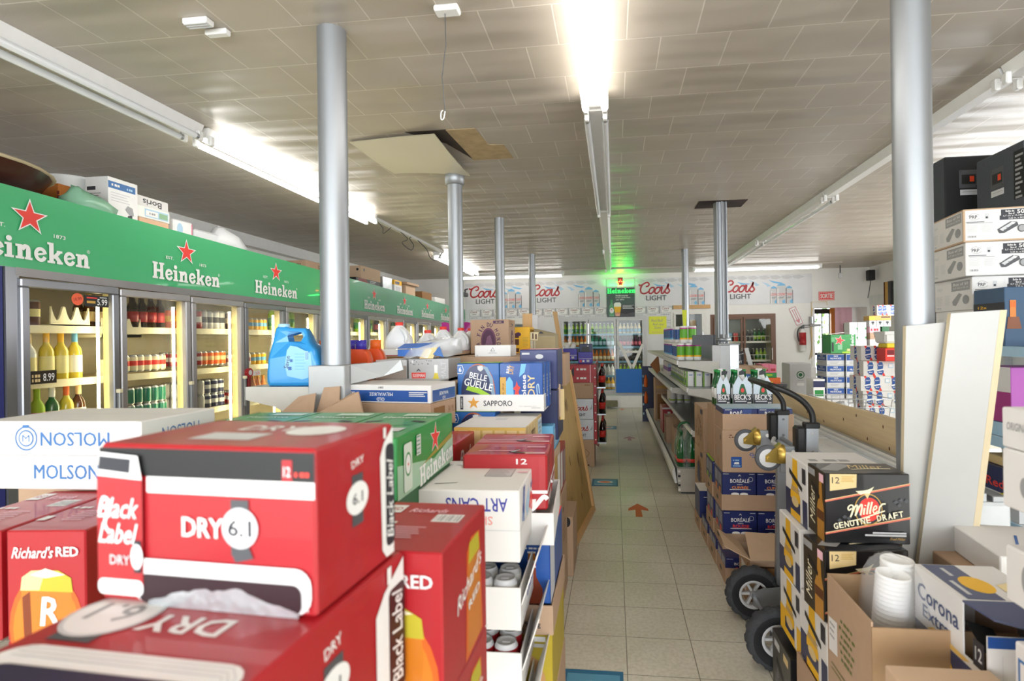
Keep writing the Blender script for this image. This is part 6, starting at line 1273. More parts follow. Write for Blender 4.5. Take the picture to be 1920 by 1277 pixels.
place(carton('price_card', .075, .006, .17, 'kraftlt', lambda f: f['F'].rect(.02, .06, .05, .15, 'grey')), 'display_card', (-.352, 2.86, 1.05), 'pale printed card standing at the aisle end of the navy cases', 'card')
place(carton('price_card', .05, .006, .16, 'goldpale', lambda f: f['F'].rect(.01, .0, .03, .12, 'yellow')), 'display_card', (-.312, 2.90, 1.03), 'narrow yellow printed card beside the pale card', 'card')
place(carton('support_case', .30, .30, .125, 'sky', lambda f: f['R'].rect(.05, .02, .25, .1, 'paleblue')), 'beer_case', (-.60, 2.70, .903), 'light blue case under the printed cards by the aisle', 'beer case')
mb = MB(); mb.hexa([(-.275, 2.62, .3), (-.262, 2.62, .3), (-.262, 2.66, .3), (-.275, 2.66, .3), (-.29, 2.62, .75), (-.277, 2.62, .78), (-.277, 2.67, .78), (-.29, 2.67, .75)], 'foil'); tag(mb.build('foil_strip'), 'crumpled silver foil strip hanging by the aisle edge', 'foil')
# rack of Coors cases and red drink rack
def art_coorscase(fc):
    A = fc['F']; W, H = A.w, A.h
    A.coors(W * .52, H * .56, W * .62, 'red', 'white').text('LIGHT', W * .54, H * .22, W * .34, H * .14, 'ink', bold=.02).poly([(W * .85, H * .45), (W * .97, H * .75), (W * .95, H * .5)], 'grey').rect(W * .7, H * .9, W * .95, H * .94, 'lgrey')
mec = carton('beer_case', .30, .38, .228, M_sil, art_coorscase)
place(carton('cardboard_box', .3, .38, .305, 'kraft', lambda f: f['F'].stroke([(.2, .1), (.24, .15), (.2, .2)], .006, 'kraftdk').greek(.2, .02, .1, .02, 'black')), 'cardboard_box', (-.536, 6.3, 0), 'kraft carton on the floor under the Coors Light cases', 'box')
place(mec, 'beer_case', (-.540, 6.3, .307), 'lower Coors Light case in the stack by the red rack', 'beer case')
place(mec, 'beer_case', (-.543, 6.3, .537), 'upper Coors Light case in the stack by the red rack', 'beer case')
place(carton('cardboard_box', .3, .38, .18, 'kraft', lambda f: f['F'].rect(.2, .15, .26, .158, 'kraftdk')), 'cardboard_box', (-.537, 6.3, .768), 'kraft carton on top of the Coors Light cases', 'box')
place(carton('soda_case', .34, .4, .2, 'red', lambda f: f['F'].rect(0, .1, .34, .104, 'darkred').poly([(.06, .12), (.1, .18), (.1, .06)], 'black').rect(.0, .0, .05, .2, 'lgrey').greek(.19, .15, .12, .03, 'white').greek(.19, .05, .12, .03, 'white').rect(.28, .0, .29, .2, 'fabricpink')), 'soda_case', (-.555, 6.3, .950), 'clear wrapped red soda case on the kraft carton', 'soda case')
place(carton('soda_case', .18, .4, .2, 'dgrey', lambda f: f['F'].greek(.09, .17, .1, .02, 'lgrey').rect(.14, .02, .17, .18, 'lgrey')), 'soda_case', (-.745, 6.3, .99), 'dark grey soda case left of the clear wrapped red one', 'soda case')
place(carton('cardboard_box', .2, .38, .985, 'kraft'), 'cardboard_box', (-.75, 6.3, 0), 'tall kraft carton under the dark grey soda case', 'box')
t = thing('drink_rack', 'red metal drink rack with white dots along its edge, at the aisle', 'rack', (-.21, 6.9, 0))
def off2(mb, n): o = mb.build(n, t); o.location = (.21, -6.9, 0)
mb = MB(); mb.prism([(-.237, 6.29, .26), (-.205, 6.29, .26), (-.205, 6.29, 1.155), (-.237, 6.29, 1.155)], (0, .02, 0), 'red'); A = Art(mb, (-.237, 6.29, .26), (1, 0, 0), (0, 0, 1), (0, -1, 0))
for k in range(9): A.ell(.018, .05 + k * .1, .008, .008, 'white', 10); A.k = 0
off2(mb, 'front_post')
mb = MB(); mb.prism([(-.235, 6.31, .26), (-.235, 7.5, .0), (-.235, 7.5, 1.155), (-.235, 6.31, 1.155)], (.02, 0, 0), 'red'); off2(mb, 'side_panel')
for z in (.15, .5, .83):
    mb = MB(); mb.box(-.213, 6.9, z, -.11, 7.55, z + .015, 'steel'); off2(mb, 'shelf')
pet = bottle_mesh('cola', 'bred', 'bred', .27, .04)
for z, s_ in ((.165, 'bottom'), (.515, 'middle'), (.845, 'top')):
    for k in range(5): tag(put('cola_bottle', pet, None, (-.158, 6.98 + k * .12, z + .0008), k), 'dark cola bottle with a red label on the %s shelf of the red rack' % s_, 'bottle', 'cola bottles on the %s rack shelf' % s_)
def art_purple(fc):
    A = fc['F']; W, H = A.w, A.h; A.rect(0, H * .4, W, H * .43, 'white').rect(W * .1, H * .1, W * .25, H * .3, 'bred').rect(W * .6, H * .12, W * .8, H * .32, 'lgrey').rect(W * .3, H * .12, W * .45, H * .3, 'white')
mep = carton('soda_pack', .165, .25, .135, 'indigo', art_purple)
place(mep, 'soda_pack', (-.605, 6.62, 1.194), 'violet soda pack with white jug tops above it', 'soda pack')
place(mep, 'soda_pack', (-.425, 6.62, 1.1515), 'lower violet soda pack beside the dark carrier', 'soda pack')
place(carton('soda_pack', .15, .2, .095, 'navy', lambda f: f['F'].rect(.03, .0, .12, .06, 'black').ell(.1, .07, .01, .008, 'lgrey')), 'soda_pack', (-.41, 6.64, 1.2875), 'dark navy carrier on the lower violet pack', 'soda pack')
for k in range(2):
    t = thing('handled_jug', 'white handled jug top standing on the violet soda pack', 'jug', (-.565 + .075 * k, 6.72, 1.3305), 0, 'white jugs on the violet pack')
    mb = MB(); mb.lathe([(.03, 0), (.035, .02), (.02, .05), (.014, .055), (0, .055)], 'white', 14); mb.build('jug_body', t)
    mb = MB(); mb.tube([(.028, 0, .02), (.03, 0, .06), (-.02, 0, .06)], .006, 'white', 6); mb.build('handle', t)
# floor stickers
def decal(pts, m, name, label, art=None):
    mb = MB(); mb.prism([(p[0], p[1], .0005) for p in pts], (0, 0, .0012), m)
    if art: art(mb)
    return tag(mb.build(name), label, 'floor sticker')
def fs(y0, y1):
    def f(mb):
        A = Art(mb, (-.24, y0, .0017), (1, 0, 0), (0, 1, 0), (0, 0, 1)); h = y1 - y0
        A.rect(.02, h * .1, .245, h * .9, mat('#5c9bb8', .5)).ell(.13, h * .55, .08, h * .18, 'white').ell(.13, h * .55, .06, h * .1, 'orange').rect(.03, h * .15, .2, h * .25, 'paleblue')
    return f
for y0, y1, d in ((2.15, 2.445, 'blue floor sticker at the bottom edge of the picture'), (5.49, 5.76, 'blue floor sticker beside the end of the leaning sheet'), (8.9, 9.2, 'faint blue floor sticker far down the aisle')):
    decal([(-.24, y0), (.02, y0), (.02, y1), (-.24, y1)], mat('#2d6f93', .45), 'floor_sticker', d, fs(y0, y1))
def arrow(x, y, s, m, label): decal([(x - .028 * s, y - .36 * s), (x + .028 * s, y - .36 * s), (x + .024 * s, y - .17 * s), (x + .085 * s, y - .20 * s), (x + .08 * s, y - .14 * s), (x, y), (x - .08 * s, y - .14 * s), (x - .085 * s, y - .20 * s), (x - .024 * s, y - .17 * s)], m, 'floor_arrow', label)
arrow(.183, 4.93, 1.0, mat('#c8602f', .5), 'orange arrow on the floor tiles nearest the camera')
arrow(.2, 8.27, .95, mat('#b98a92', .5), 'faded pink arrow on the floor halfway down the aisle')
arrow(.14, 11.5, .8, mat('#d79a7c', .5), 'faint orange arrow on the floor at the back cooler')

# ================================================================ right shelf unit with paper goods
G2 = thing('shelf_unit', 'grey metal shelf unit of paper towels at the right of the aisle', 'shelf', (.85, 7.4, 0))
def g2(mb, n): o = mb.build(n, G2); o.location = (-.85, -7.4, 0); return o
mb = MB(); mb.box(.96, 5.31, 0, 1.14, 9.7, 1.37, 'shelf', .003); mb.box(.90, 5.30, 0, .975, 5.33, 1.37, 'lgrey', .003); mb.box(1.06, 5.306, 0, 1.135, 5.31, 1.37, 'steel'); g2(mb, 'back_panel')
mb = MB(); mb.box(.955, 5.29, 1.375, 1.145, 5.99, 1.381, 'shelf'); g2(mb, 'top_cover')
for z, xt, y0 in ((1.225, .585, 5.28), (.975, .665, 5.22), (.925, .585, 5.9), (.62, .675, 5.05)):
    mb = MB(); mb.box(xt, y0, z - .028, .958, 9.7, z, 'steel' if z < 1 else 'shelf'); mb.box(xt - .01, y0, z - .034, xt + .006, 9.7, z + .006, 'pvcwhite'); bracket(mb, .958, xt, y0 - .005, z, .05, .13); g2(mb, 'shelf')
mb = MB(); mb.box(.565, 5.27, .10, .958, 9.7, .235, 'shelf'); mb.box(.60, 5.28, 0, .958, 9.7, .10, 'dgrey'); mb.box(.57, 5.262, .02, .958, 5.272, .235, mat('#b8b2a6', .6, var=.2, scale=8), .002)
for k in range(5): mb.box(.57, 5.259, .03 + k * .042, .592, 5.263, .05 + k * .042, 'black' if k % 2 else 'white')
g2(mb, 'base_deck')
mb = MB(); mb.hexa([(.545, 5.3, .09), (.565, 5.3, .09), (.565, 9.7, .09), (.545, 9.7, .09), (.52, 5.3, .2), (.545, 5.3, .235), (.545, 9.7, .235), (.52, 9.7, .2)], 'pvcwhite'); g2(mb, 'price_rail')
mb = MB(); mb.box(.74, 5.42, 1.372, .94, 5.435, 1.468, 'dgrey'); mb.box(.935, 5.42, 1.2, .95, 5.435, 1.468, 'dgrey'); tag(mb.build('grey_plate'), 'flat dark grey plate between the paper towels and the conduit column', 'plate')
def roll_mesh(cols, h=.165, r=.038):
    mb = MB(); n = 16; zs = [0, .006, .035, .05, .1, .135, .148, h - .006, h]; rr = [r * .8, r, r, r, r, r, r, r, r * .8]
    mb.lathe([(0, 0)] + list(zip(rr, zs)) + [(.012, h), (.012, h - .02), (0, h - .02)], [cols[0]] * 3 + [cols[1], cols[2], cols[2], cols[3], cols[0], cols[0], cols[0], 'kraft', 'kraft'], n); return mb.build('roll', link=False)
rg = roll_mesh(('white', 'yellow', mat('#5fa52a', .5), 'magenta')); rb = roll_mesh(('white', 'sky', 'royal', mat('#9a3f9a', .5))); rw = roll_mesh(('white', 'royal', 'blue', 'white')); rl = roll_mesh(('white', 'lime', 'white', 'white'))
def roll(me, x, y, z, label, group=None): tag(put('paper_towel_roll', me, None, (x, y, z + .0008)), label, 'paper towel', group)
for k in range(3): roll(rg, .635 + k * .078, 5.48, 1.225, ('left', 'middle', 'right')[k] + ' green printed paper towel roll in the front bottom row on the shelf')
for k in range(2): roll(rg, .665 + k * .08, 5.48, 1.391, ('left', 'right')[k] + ' green printed paper towel roll in the upper row on the shelf')
for k in range(4): roll(rw, .64, 5.70 + k * .085, 1.225, 'white and blue paper towel roll behind the green ones', 'white and blue rolls in the lower row')
for k in range(2): roll(rw, .64, 5.72 + k * .09, 1.391, 'white and blue paper towel roll in the upper row', 'white and blue rolls in the upper row')
for k in range(7):
    roll(rb, .63, 6.15 + k * .11, 1.225, 'blue and violet banded roll in the lower row beyond the white ones', 'blue and violet rolls, lower row')
    roll(rb, .63, 6.15 + k * .11, 1.391, 'blue and violet banded roll in the upper row beyond the white ones', 'blue and violet rolls, upper row')
tb = carton('tissue_box', .072, .105, .145, 'white', lambda f: f['L'].rect(0, .01, .105, .08, mat('#7aa53a', .5)).rect(.02, .03, .085, .06, 'blue').greek(.05, .11, .06, .02, 'molson') and f['F'].rect(.0, .0, .016, .145, mat('#7aa53a', .5)).greek(.045, .11, .035, .015, 'molson'))
for k in range(3): place(tb, 'tissue_box', (.68 + k * .078, 5.46, .976), ('left', 'middle', 'right')[k] + ' white tissue box at the front end of the second shelf', 'tissue box')
for k in range(10): place(tb, 'tissue_box', (.675, 5.60 + k * .125, .976), 'white tissue box with green stripe in the row along the second shelf', 'tissue box', 0, 'tissue boxes along the second shelf')
tp = carton('tissue_pack', .15, .2, .16, 'carton', lambda f: f['F'].rect(0, .05, .15, .1, mat('#8a62a8', .5)).rect(0, .1, .15, .14, 'paleblue') and f['L'].rect(0, .05, .2, .1, mat('#8a62a8', .5)))
for k in range(3): place(tp, 'tissue_pack', (.66, 7.05 + k * .23, .976), 'violet and white tissue pack at the far end of the second shelf', 'tissue pack', 0, 'violet tissue packs on the second shelf')
for k in range(5): roll(rl, .72 + (k % 3) * .09, 7.15 + .1 * (k // 3), .62, 'white and lime paper roll on the low shelf under the tissue boxes', 'lime paper rolls on the low shelf')
place(carton('paper_pack', .16, .2, .13, 'white'), 'paper_pack', (.70, 7.45, .621), 'plain white paper pack behind the lime rolls', 'pack')
mb = MB(); mb.prism([(.50, 8.0, 1.06), (.62, 8.0, 1.2), (.64, 8.0, .98), (.60, 8.0, .93)], (0, .01, 0), mat('#a0642c', .6)); tag(mb.build('cardboard_flap'), 'brown torn cardboard flap sticking out under the top shelf', 'cardboard')
# green bottle pack on the base deck
t = thing('bottle_pack', 'film wrapped pack of green glass bottles on the base deck', 'bottle pack', (.66, 5.46, .2355))
gb = bottle_mesh('bottlegreen', 'bred', 'bottlegreen', .335, .042, .015, (.12, .22), 16)
for i in range(2):
    for j in range(3):
        o = put('pack_bottle', gb, t, (-.045 + i * .09, -.09 + j * .09, 0))
mb = bagmesh([(0, 0, .002, .10, .145), (0, 0, .18, .10, .145), (0, 0, .28, .085, .13), (0, 0, .36, .05, .07)], film_mat('pack_film', '#dfeee4', .18, .08), 14, 21, .006); mb.build('film', t)
mb = MB(); mb.tube(spline([(-.06, 0, .35), (-.03, 0, .39), (.03, 0, .39), (.06, 0, .35)], 5), .012, 'dkgreen', 6); mb.build('handle', t)
def openbox(name, loc, W, D, H, label, m='kraft', rz=0.0, flaps=(), cat='box', flapm=None):
    t = thing(name, label, cat, loc, rz); mb = MB(); th = .004
    mb.box(0, 0, 0, W, D, th, m); mb.box(0, 0, th, W, th, H, m); mb.box(0, D - th, th, W, D, H, m); mb.box(0, th, th, th, D - th, H, m); mb.box(W - th, th, th, W, D - th, H, m); mb.build('body', t)
    for f in flaps: fm = MB(); fm.prism(f, (0, 0, .004), flapm or m); fm.build('flap', t)
    return t
openbox('open_carton', (.60, 5.85, .236), .3, .25, .28, 'open kraft carton with a grey stack inside on the base deck', flaps=([(0, 0, .28), (0, .25, .28), (-.02, .25, .36), (-.02, 0, .36)],))
place(carton('book_stack', .12, .2, .3, 'grey'), 'box', (.70, 5.88, .241), 'grey box standing in the open kraft carton', 'box')
openbox('open_carton', (.58, 6.5, .236), .3, .3, .3, 'second open kraft carton farther along the base deck')
place(carton('soda_case', .33, .4, .17, 'red', lambda f: f['F'].greek(.16, .1, .2, .05, 'white').rect(0, .15, .33, .17, 'darkred')), 'soda_case', (.6, 7.2, .236), 'lower red soda case on the base deck', 'soda case')
place(carton('soda_case', .33, .4, .15, 'red', lambda f: f['F'].greek(.16, .08, .2, .05, 'white').rect(0, .13, .33, .15, 'lgrey')), 'soda_case', (.6, 7.2, .407), 'upper red soda case on the base deck', 'soda case')
place(carton('cardboard_box', .3, .3, .42, 'kraft', lambda f: f['F'].rect(.03, .03, .27, .39, 'kraftdk')), 'cardboard_box', (.58, 8.2, .236), 'kraft shelf carton at the far end of the base deck', 'box')
place(carton('cardboard_box', .3, .3, .2, 'kraft', lambda f: f['F'].rect(.02, .05, .28, .09, 'gold')), 'cardboard_box', (.58, 8.2, .657), 'kraft and gold carton above the far kraft shelf carton', 'box')
mb = MB(); mb.box(.47, 9.72, 0, .93, 9.80, .95, 'navy', .004); A = Art(mb, (.47, 9.72, 0), (1, 0, 0), (0, 0, 1), (0, -1, 0))
for k in range(5): A.rect(.006, .12 + k * .16, .03, .16 + k * .16, 'paleblue')
tag(mb.build('display_stand'), 'narrow dark blue display stand at the far end of the paper shelf', 'display')
for z, d in ((.32, 'lower'), (.6, 'upper')):
    mb = MB(); mb.lathe([(.02, 0), (.032, .02), (.03, .12), (.012, .2), (0, .21)], 'orange', 12); t_ = tag(mb.build('orange_bottle', None, (.53, 9.66, z)), d + ' orange bottle hung on the blue display stand', 'bottle')
# ---- Trois Pistoles cartons and Boréale stack
def art_trois(fc):
    L_ = fc['L']; D, H = L_.w, L_.h
    for i, ch in enumerate('trois pistoles'):
        if ch == ' ': continue
        a = math.radians(215 - i * 250 / 13); L_.text(ch, D * .5 + D * .27 * math.cos(a), H * .42 + H * .30 * math.sin(a), .022 if ch not in 'il' else .006, .045, 'brown', rot=math.degrees(a) - 90, bold=.03); L_.k -= 1
    L_.k += 1; L_.poly([(D * .4, H * .28), (D * .5, H * .5), (D * .6, H * .28)], mat('#8d7a4f', .6)).rect(D * .72, H * .84, D * .92, H * .95, 'navy').lines(D * .4, H * .08, D * .2, 2, .015, .005, 'kraftdk')
    A = fc['F']; W = A.w
    A.text('0033410', W * .3, H * .90, W * .3, .02, 'brown').text('750 ml', W * .3, H * .83, W * .22, .02, 'brown').lines(W * .15, H * .79, W * .3, 3, .018, .006, 'kraftdk').text('trois', W * .42, H * .36, H * .3, .055, 'black', rot=80, bold=.02)
tm1 = carton('beer_case', .28, .44, .352, 'kraft', art_trois); tm2 = carton('beer_case', .28, .44, .345, 'kraft', lambda f: (art_trois(f), f['L'].poly([(.16, .08), (.16, .2), (.22, .24), (.28, .2), (.28, .08), (.22, .05)], 'navy')))
place(tm1, 'beer_case', (.703, 4.60, .5225), 'top kraft trois pistoles carton by the end of the shelf', 'beer case', math.radians(1))
place(tm2, 'beer_case', (.700, 4.60, .176), 'middle kraft trois pistoles carton with a blue shield', 'beer case', math.radians(1))
place(carton('beer_case', .28, .44, .175, 'kraft', lambda f: f['L'].poly([(.16, .03), (.16, .13), (.22, .16), (.28, .13), (.28, .03)], 'navy')), 'beer_case', (.697, 4.60, 0), 'bottom kraft carton of the trois pistoles stack, on the floor', 'beer case', math.radians(1))
def art_bor(word, wc):
    def f(fc):
        A = fc['F']; W, H = A.w, A.h
        A.text('BORÉALE', W * .52, H * .775, W * .56, H * .13, 'white', bold=.02).text(word, W * .53, H * .595, W * .48, H * .085, wc, bold=.03).text('BIÈRE', W * .52, H * .67, W * .16, H * .03, 'white').lines(W * .22, H * .545, W * .62, 1, .02, H * .02, 'lgrey', 0).rect(W * .03, H * .94, W * .2, H * .955, 'lgrey').rect(W * .8, H * .94, W * .95, H * .955, 'lgrey')
        A.stroke([(W * .84 + .013 * math.cos(t), H * .81 + .013 * math.sin(t)) for t in [i * PI / 6 for i in range(13)]], .0025, 'lgrey').poly([(W * .47, H * .88), (W * .5, H * .935), (W * .53, H * .935), (W * .56, H * .88), (W * .52, H * .905)], 'lgrey')
        for k in range(2): A.ell(W * (.38 + .26 * k), H * .415, W * .12, .009, 'white'); A.k -= 1
        A.k += 1
        L_ = fc['L']; d = L_.w
        for k in range(2): L_.rrect(d * (.08 + .46 * k), H * .05, d * (.46 + .46 * k), H * .92, .01, mat('#8e93a5', .4)).rect(d * (.12 + .46 * k), H * .12, d * (.42 + .46 * k), H * .6, 'boreale').ell(d * (.27 + .46 * k), H * .45, d * .1, H * .1, wc)
    return f
bc = carton('beer_pack', .2, .262, .228, 'boreale', art_bor('CUIVRÉE', mat('#e88a3a', .5)), .003)
br_ = carton('beer_pack', .2, .262, .228, 'boreale', art_bor('ROUSSE', 'bred'), .003)
bt_ = carton('beer_pack', .2, .262, .12, 'boreale', lambda f: f['F'].text('BORÉALE', .1, .092, .12, .04, 'white', bold=.02).rect(.01, .112, .05, .116, 'lgrey').rect(.115, .09, .165, .118, mat('#28407c', .5)) and f['T'].rect(.0, .0, .2, .262, mat('#b9cdd8', .4)).rect(0, 0, .2, .06, 'paleblue'), .003)
bg = carton('beer_pack', .2, .262, .228, 'boreale', lambda f: (art_bor('BLONDE', 'lime')(f), f['T'].rect(0, 0, .2, .262, 'lime')), .003)
tk = tray_mesh(.416, .276, .095, 'kraft', .004, None, True)
def bor_tray(x, y, z, me, names, tl):
    place(tk, 'carton_tray', (x, y, z), tl, 'tray')
    for i, d in enumerate(names): place(me, 'beer_pack', (x + .0055 + i * .2045, y + .006, z + .0045), d, 'beer pack')
X0 = .640
bor_tray(X0, 3.505, .1555, br_, ('left navy BORÉALE ROUSSE pack facing the aisle end', 'right navy BORÉALE ROUSSE pack'), 'kraft tray of the BORÉALE ROUSSE packs at the front')
bor_tray(X0 - .002, 3.505, .393, bc, ('left navy BORÉALE CUIVRÉE pack', 'right navy BORÉALE CUIVRÉE pack'), 'kraft tray of the BORÉALE CUIVRÉE packs')
bor_tray(X0 - .005, 3.80, .1555, br_, ('navy pack in the rear tray, second layer, aisle side', 'navy pack in the rear tray, second layer, inner side'), 'rear kraft tray in the second layer, handle hole to the aisle')
bor_tray(X0 - .008, 3.80, .393, bg, ('green topped navy pack on the rear tray, aisle side', 'green topped navy pack on the rear tray, inner side'), 'rear kraft tray holding the green topped packs')
bs = carton('beer_pack', .2, .262, .15, 'boreale', art_bor('ROUSSE', 'bred'), .003)
bor_tray(X0 - .012, 3.37, 0, bs, ('navy pack in the front tray on the floor, aisle side', 'navy pack in the front tray on the floor, behind the open carton'), 'front kraft tray on the floor, jutting toward the camera')
bor_tray(X0 - .016, 3.66, 0, bs, ('navy pack in the second floor tray, aisle side', 'navy pack in the second floor tray, inner side'), 'second kraft tray on the floor')
bor_tray(X0 - .02, 3.95, 0, bs, ('navy pack in the rear floor tray, aisle side', 'navy pack in the rear floor tray, inner side'), 'rear kraft tray on the floor')
place(carton('beer_pack', .12, .24, .2, 'boreale', lambda f: f['T'].rect(0, 0, .12, .24, 'carton') and f['F'].rect(.03, .15, .09, .156, 'lgrey')), 'beer_pack', (.618, 4.27, .101), 'navy pack with a pale top standing before the trois pistoles cartons', 'beer pack')
place(tray_mesh(.3, .27, .1, 'kraft', .004, None, True), 'carton_tray', (.615, 4.255, 0), 'kraft tray under the pale topped navy pack', 'tray')
def art_plain(fc):
    A = fc['F']; A.greek(.05, .225, .022, .01, 'brown').greek(.063, .213, .045, .009, 'brown').rrect(.05, .03, .112, .095, .003, 'blue').greek(.081, .075, .04, .009, 'paleblue').poly([(.066, .05), (.07, .062), (.095, .064), (.098, .05)], 'white').rect(.06, .038, .104, .043, 'paleblue').text('Ge', .18, .11, .045, .02, 'royal').lines(.17, .095, .05, 1, .01, .003, 'royal')
    L_ = fc['L']; L_.ell(.21, .205, .012, .018, 'black').lines(.1, .13, .06, 4, .014, .005, 'grey').lines(.1, .06, .05, 6, .01, .003, 'kraftdk')
place(carton('beer_case', .415, .262, .256, 'kraft', art_plain), 'beer_case', (X0, 3.47, .632), 'plain kraft case with a small blue square stamp behind the truck casters', 'beer case')
place(tray_mesh(.412, .27, .095, 'kraft', .004), 'carton_tray', (X0 + .005, 3.475, .889), 'kraft tray at the top of the Boréale stack', 'tray')
for i, d in enumerate(('left navy BORÉALE pack in the top tray, text half hidden', 'right navy BORÉALE pack in the top tray, text half hidden')): place(bt_, 'beer_pack', (X0 + .0105 + i * .2015, 3.481, .8945), d, 'beer pack')
place(carton('beer_case', .40, .26, .36, 'kraft'), 'beer_case', (X0 + .01, 3.80, .628), 'kraft case carrying the BECK\'S carriers', 'beer case')
# BECK'S carriers: open bottle baskets
def becks(loc, label, wide=.125, rz=0.0):
    t = thing('beer_carrier', label, 'beer carrier', loc, rz); W, D, H = wide, .16, .15
    mb = MB(); th = .003
    mb.prism([(0, 0, 0), (W, 0, 0), (W, 0, H * .95), (W * .72, 0, H * 1.35), (W * .5, 0, H * 1.1), (W * .28, 0, H * 1.35), (0, 0, H * .9)], (0, th, 0), mat('#cfdbe4', .45))
    mb.box(0, D - th, 0, W, D, H, mat('#cfdbe4', .45)); mb.box(0, th, 0, th, D - th, H, 'lgrey'); mb.box(W - th, th, 0, W, D - th, H, 'lgrey'); mb.box(th, th, 0, W - th, D - th, .003, 'lgrey'); mb.prism([(W * .1, D / 2, 0), (W * .9, D / 2, 0), (W * .8, D / 2, H * 1.2), (W * .62, D / 2, H * 1.64), (W * .3, D / 2, H * 1.64), (W * .15, D / 2, H * 1.2)], (0, .004, 0), 'carton')
    A = faces(mb, W, D, H)['F']; A.rect(0, 0, W, H * .26, 'ink').poly([(W * .28, H * .5), (W * .36, H * .85), (W * .44, H * 1.0), (W * .56, H * 1.0), (W * .64, H * .85), (W * .75, H * .5)], 'dkgreen').ell(W * .5, H * .72, W * .09, H * .1, 'bred').rect(0, H * .26, W, H * .55, 'ink').text("BECK'S", W * .5, H * .42, W * .86, H * .24, 'white', bold=.05).rect(W * .1, H * .2, W * .7, H * .26, 'lgrey').barcode(W * .75, H * .03, W * .95, H * .2, 'black', 'white', 6)
    b2_ = Art(mb, (W * .3, D / 2 - .0006, H * 1.28), (1, 0, 0), (0, 0, 1), (0, -1, 0)); b2_.poly([(.02, .01), (.055, .015), (.06, .035), (.04, .045), (.02, .035)], 'black'); mb.build('basket', t)
    for i in range(3):
        for j in range(2):
            if j or not i: put('bottle', bots['green'], t, (W * (.2 + .3 * i), D * (.26 + .48 * j), .004))
    return t
bz = .9885
becks((.672, 3.805, bz), "leftmost BECK'S carrier with a bare bottle at its side", .085)
becks((.775, 3.80, bz), "middle BECK'S carrier of green bottles on the Boréale stack", .12)
becks((.905, 3.80, bz), "right BECK'S carrier with a barcode on the Boréale stack", .12)
# open floor carton in front of the Boréale stack
t = thing('open_carton', 'open kraft carton with bent flaps behind the truck wheels', 'carton', (.70, 3.06, 0))
mb = MB(); th = .004; W, D, H = .30, .27, .265
mb.box(0, 0, 0, W, D, th, 'kraft'); mb.box(0, 0, th, W, th, H, 'kraft'); mb.box(0, D - th, th, W, D, H, 'kraft'); mb.box(0, th, th, th, D - th, H, 'kraft'); mb.box(W - th, th, th, W, D - th, H, 'kraft')
A = faces(mb, W, D, H)['F']; A.rect(.03, .05, W, H - .03, mat('#4a2b1c', .5)).poly([(.08, H - .04), (.2, H - .035), (.14, H - .1)], 'kraftdk').poly([(.2, H - .04), (.3, H - .04), (.25, H - .12)], 'goldpale').rect(.03, .1, W, .115, 'kraft'); L_ = faces(mb, W, D, H)['L']; L_.rect(.06, .05, .17, .2, 'carton').barcode(.08, .08, .15, .18).stroke([(.2, .03), (.22, .1), (.2, .2), (.23, .24)], .008, 'kraftdk'); mb.build('body', t)
for pts in ([(0, 0, H), (W, 0, H), (W, D * .95, H + .05), (.03, D * .95, H + .06)], [(0, 0, H), (0, D, H), (-.12, D * 1.0, H + .07), (-.12, .05, H + .05)]): fm = MB(); fm.prism(pts, (0, 0, .004), 'kraftlt'); fm.build('flap', t)
# ---- the aluminium hand truck
HT = thing('hand_truck', 'aluminium COSCO hand truck with black handle, gold casters and big black tyres', 'hand truck', (.78, 2.76, 0))
def ht(mb, n, par=None):
    o = mb.build(n, par or HT)
    if par is None: o.location = (-.78, -2.76, 0)
    return o
for y in (2.55, 2.97):
    mb = MB(); mb.hexa([(.80, y - .018, .10), (.85, y - .018, .10), (.85, y + .018, .10), (.80, y + .018, .10), (.822, y - .018, 1.055), (.872, y - .018, 1.055), (.872, y + .018, 1.055), (.822, y + .018, 1.055)], 'alu')
    if y < 2.7: A = Art(mb, (.822, y - .018, .60), (1, 0, .02), (0, 0, 1), (0, -1, 0), base=.001); A.text('COSCO', .022, .28, .12, .024, 'navy', rot=-90, bold=.02)
    for z in (1.03, .95): mb.cyl((.845, y - .024, z), (.845, y - .016, z), .006, 'chrome', 10)
    ht(mb, 'upright')
    mb = MB(); mb.box(.815, y - .022, 1.05, .878, y + .022, 1.075, 'black', .004); mb.box(.775, y - .028, .92, .818, y + .03, 1.06, 'black', .01); ht(mb, 'corner_block')
    mb = MB(); mb.box(.715, y - .006, .855, .83, y + .006, .97, 'alu', .002); mb.cyl((.77, y - .012, .945), (.77, y - .004, .945), .009, 'white', 10); ht(mb, 'caster_plate')
    c = MB(); c.lathe([(.043, 0), (.041, .014), (.03, .03)], 'zinc', 16, (.73, y, .935), (-1, 0, 0))
    for s_ in (-.016, .016): c.prism([(.716, y + s_, .983), (.716, y + s_, .895), (.650, y + s_, .903), (.650, y + s_, .93)], (0, .002, 0), 'zinc')
    c.prism([(.716, y - .016, .983), (.716, y + .018, .983), (.672, y + .018, .948), (.672, y - .016, .948)], (0, 0, .002), 'zinc'); c.cyl((.665, y - .024, .918), (.665, y + .024, .918), .008, 'zinc', 10); cf = ht(c, 'caster')
    w = MB(); w.lathe([(.0, -.012), (.036, -.012), (.04, -.010), (.055, -.011), (.057, -.004), (.057, .004), (.055, .011), (.04, .010), (.036, .012), (0, .012)], ['lgrey', 'lgrey', 'rubber', 'rubber', 'rubber', 'rubber', 'rubber', 'lgrey', 'lgrey'], 28, (.665, y, .918), (0, 1, 0)); w.build('caster_wheel', cf)
hp = lambda y: [(.855, y, 1.07), (.85, y, 1.115), (.825, y, 1.155), (.79, y, 1.185), (.745, y, 1.21), (.70, y, 1.228)]
mb = MB(); pA = spline(hp(2.55), 5); pB = spline(hp(2.97), 5)
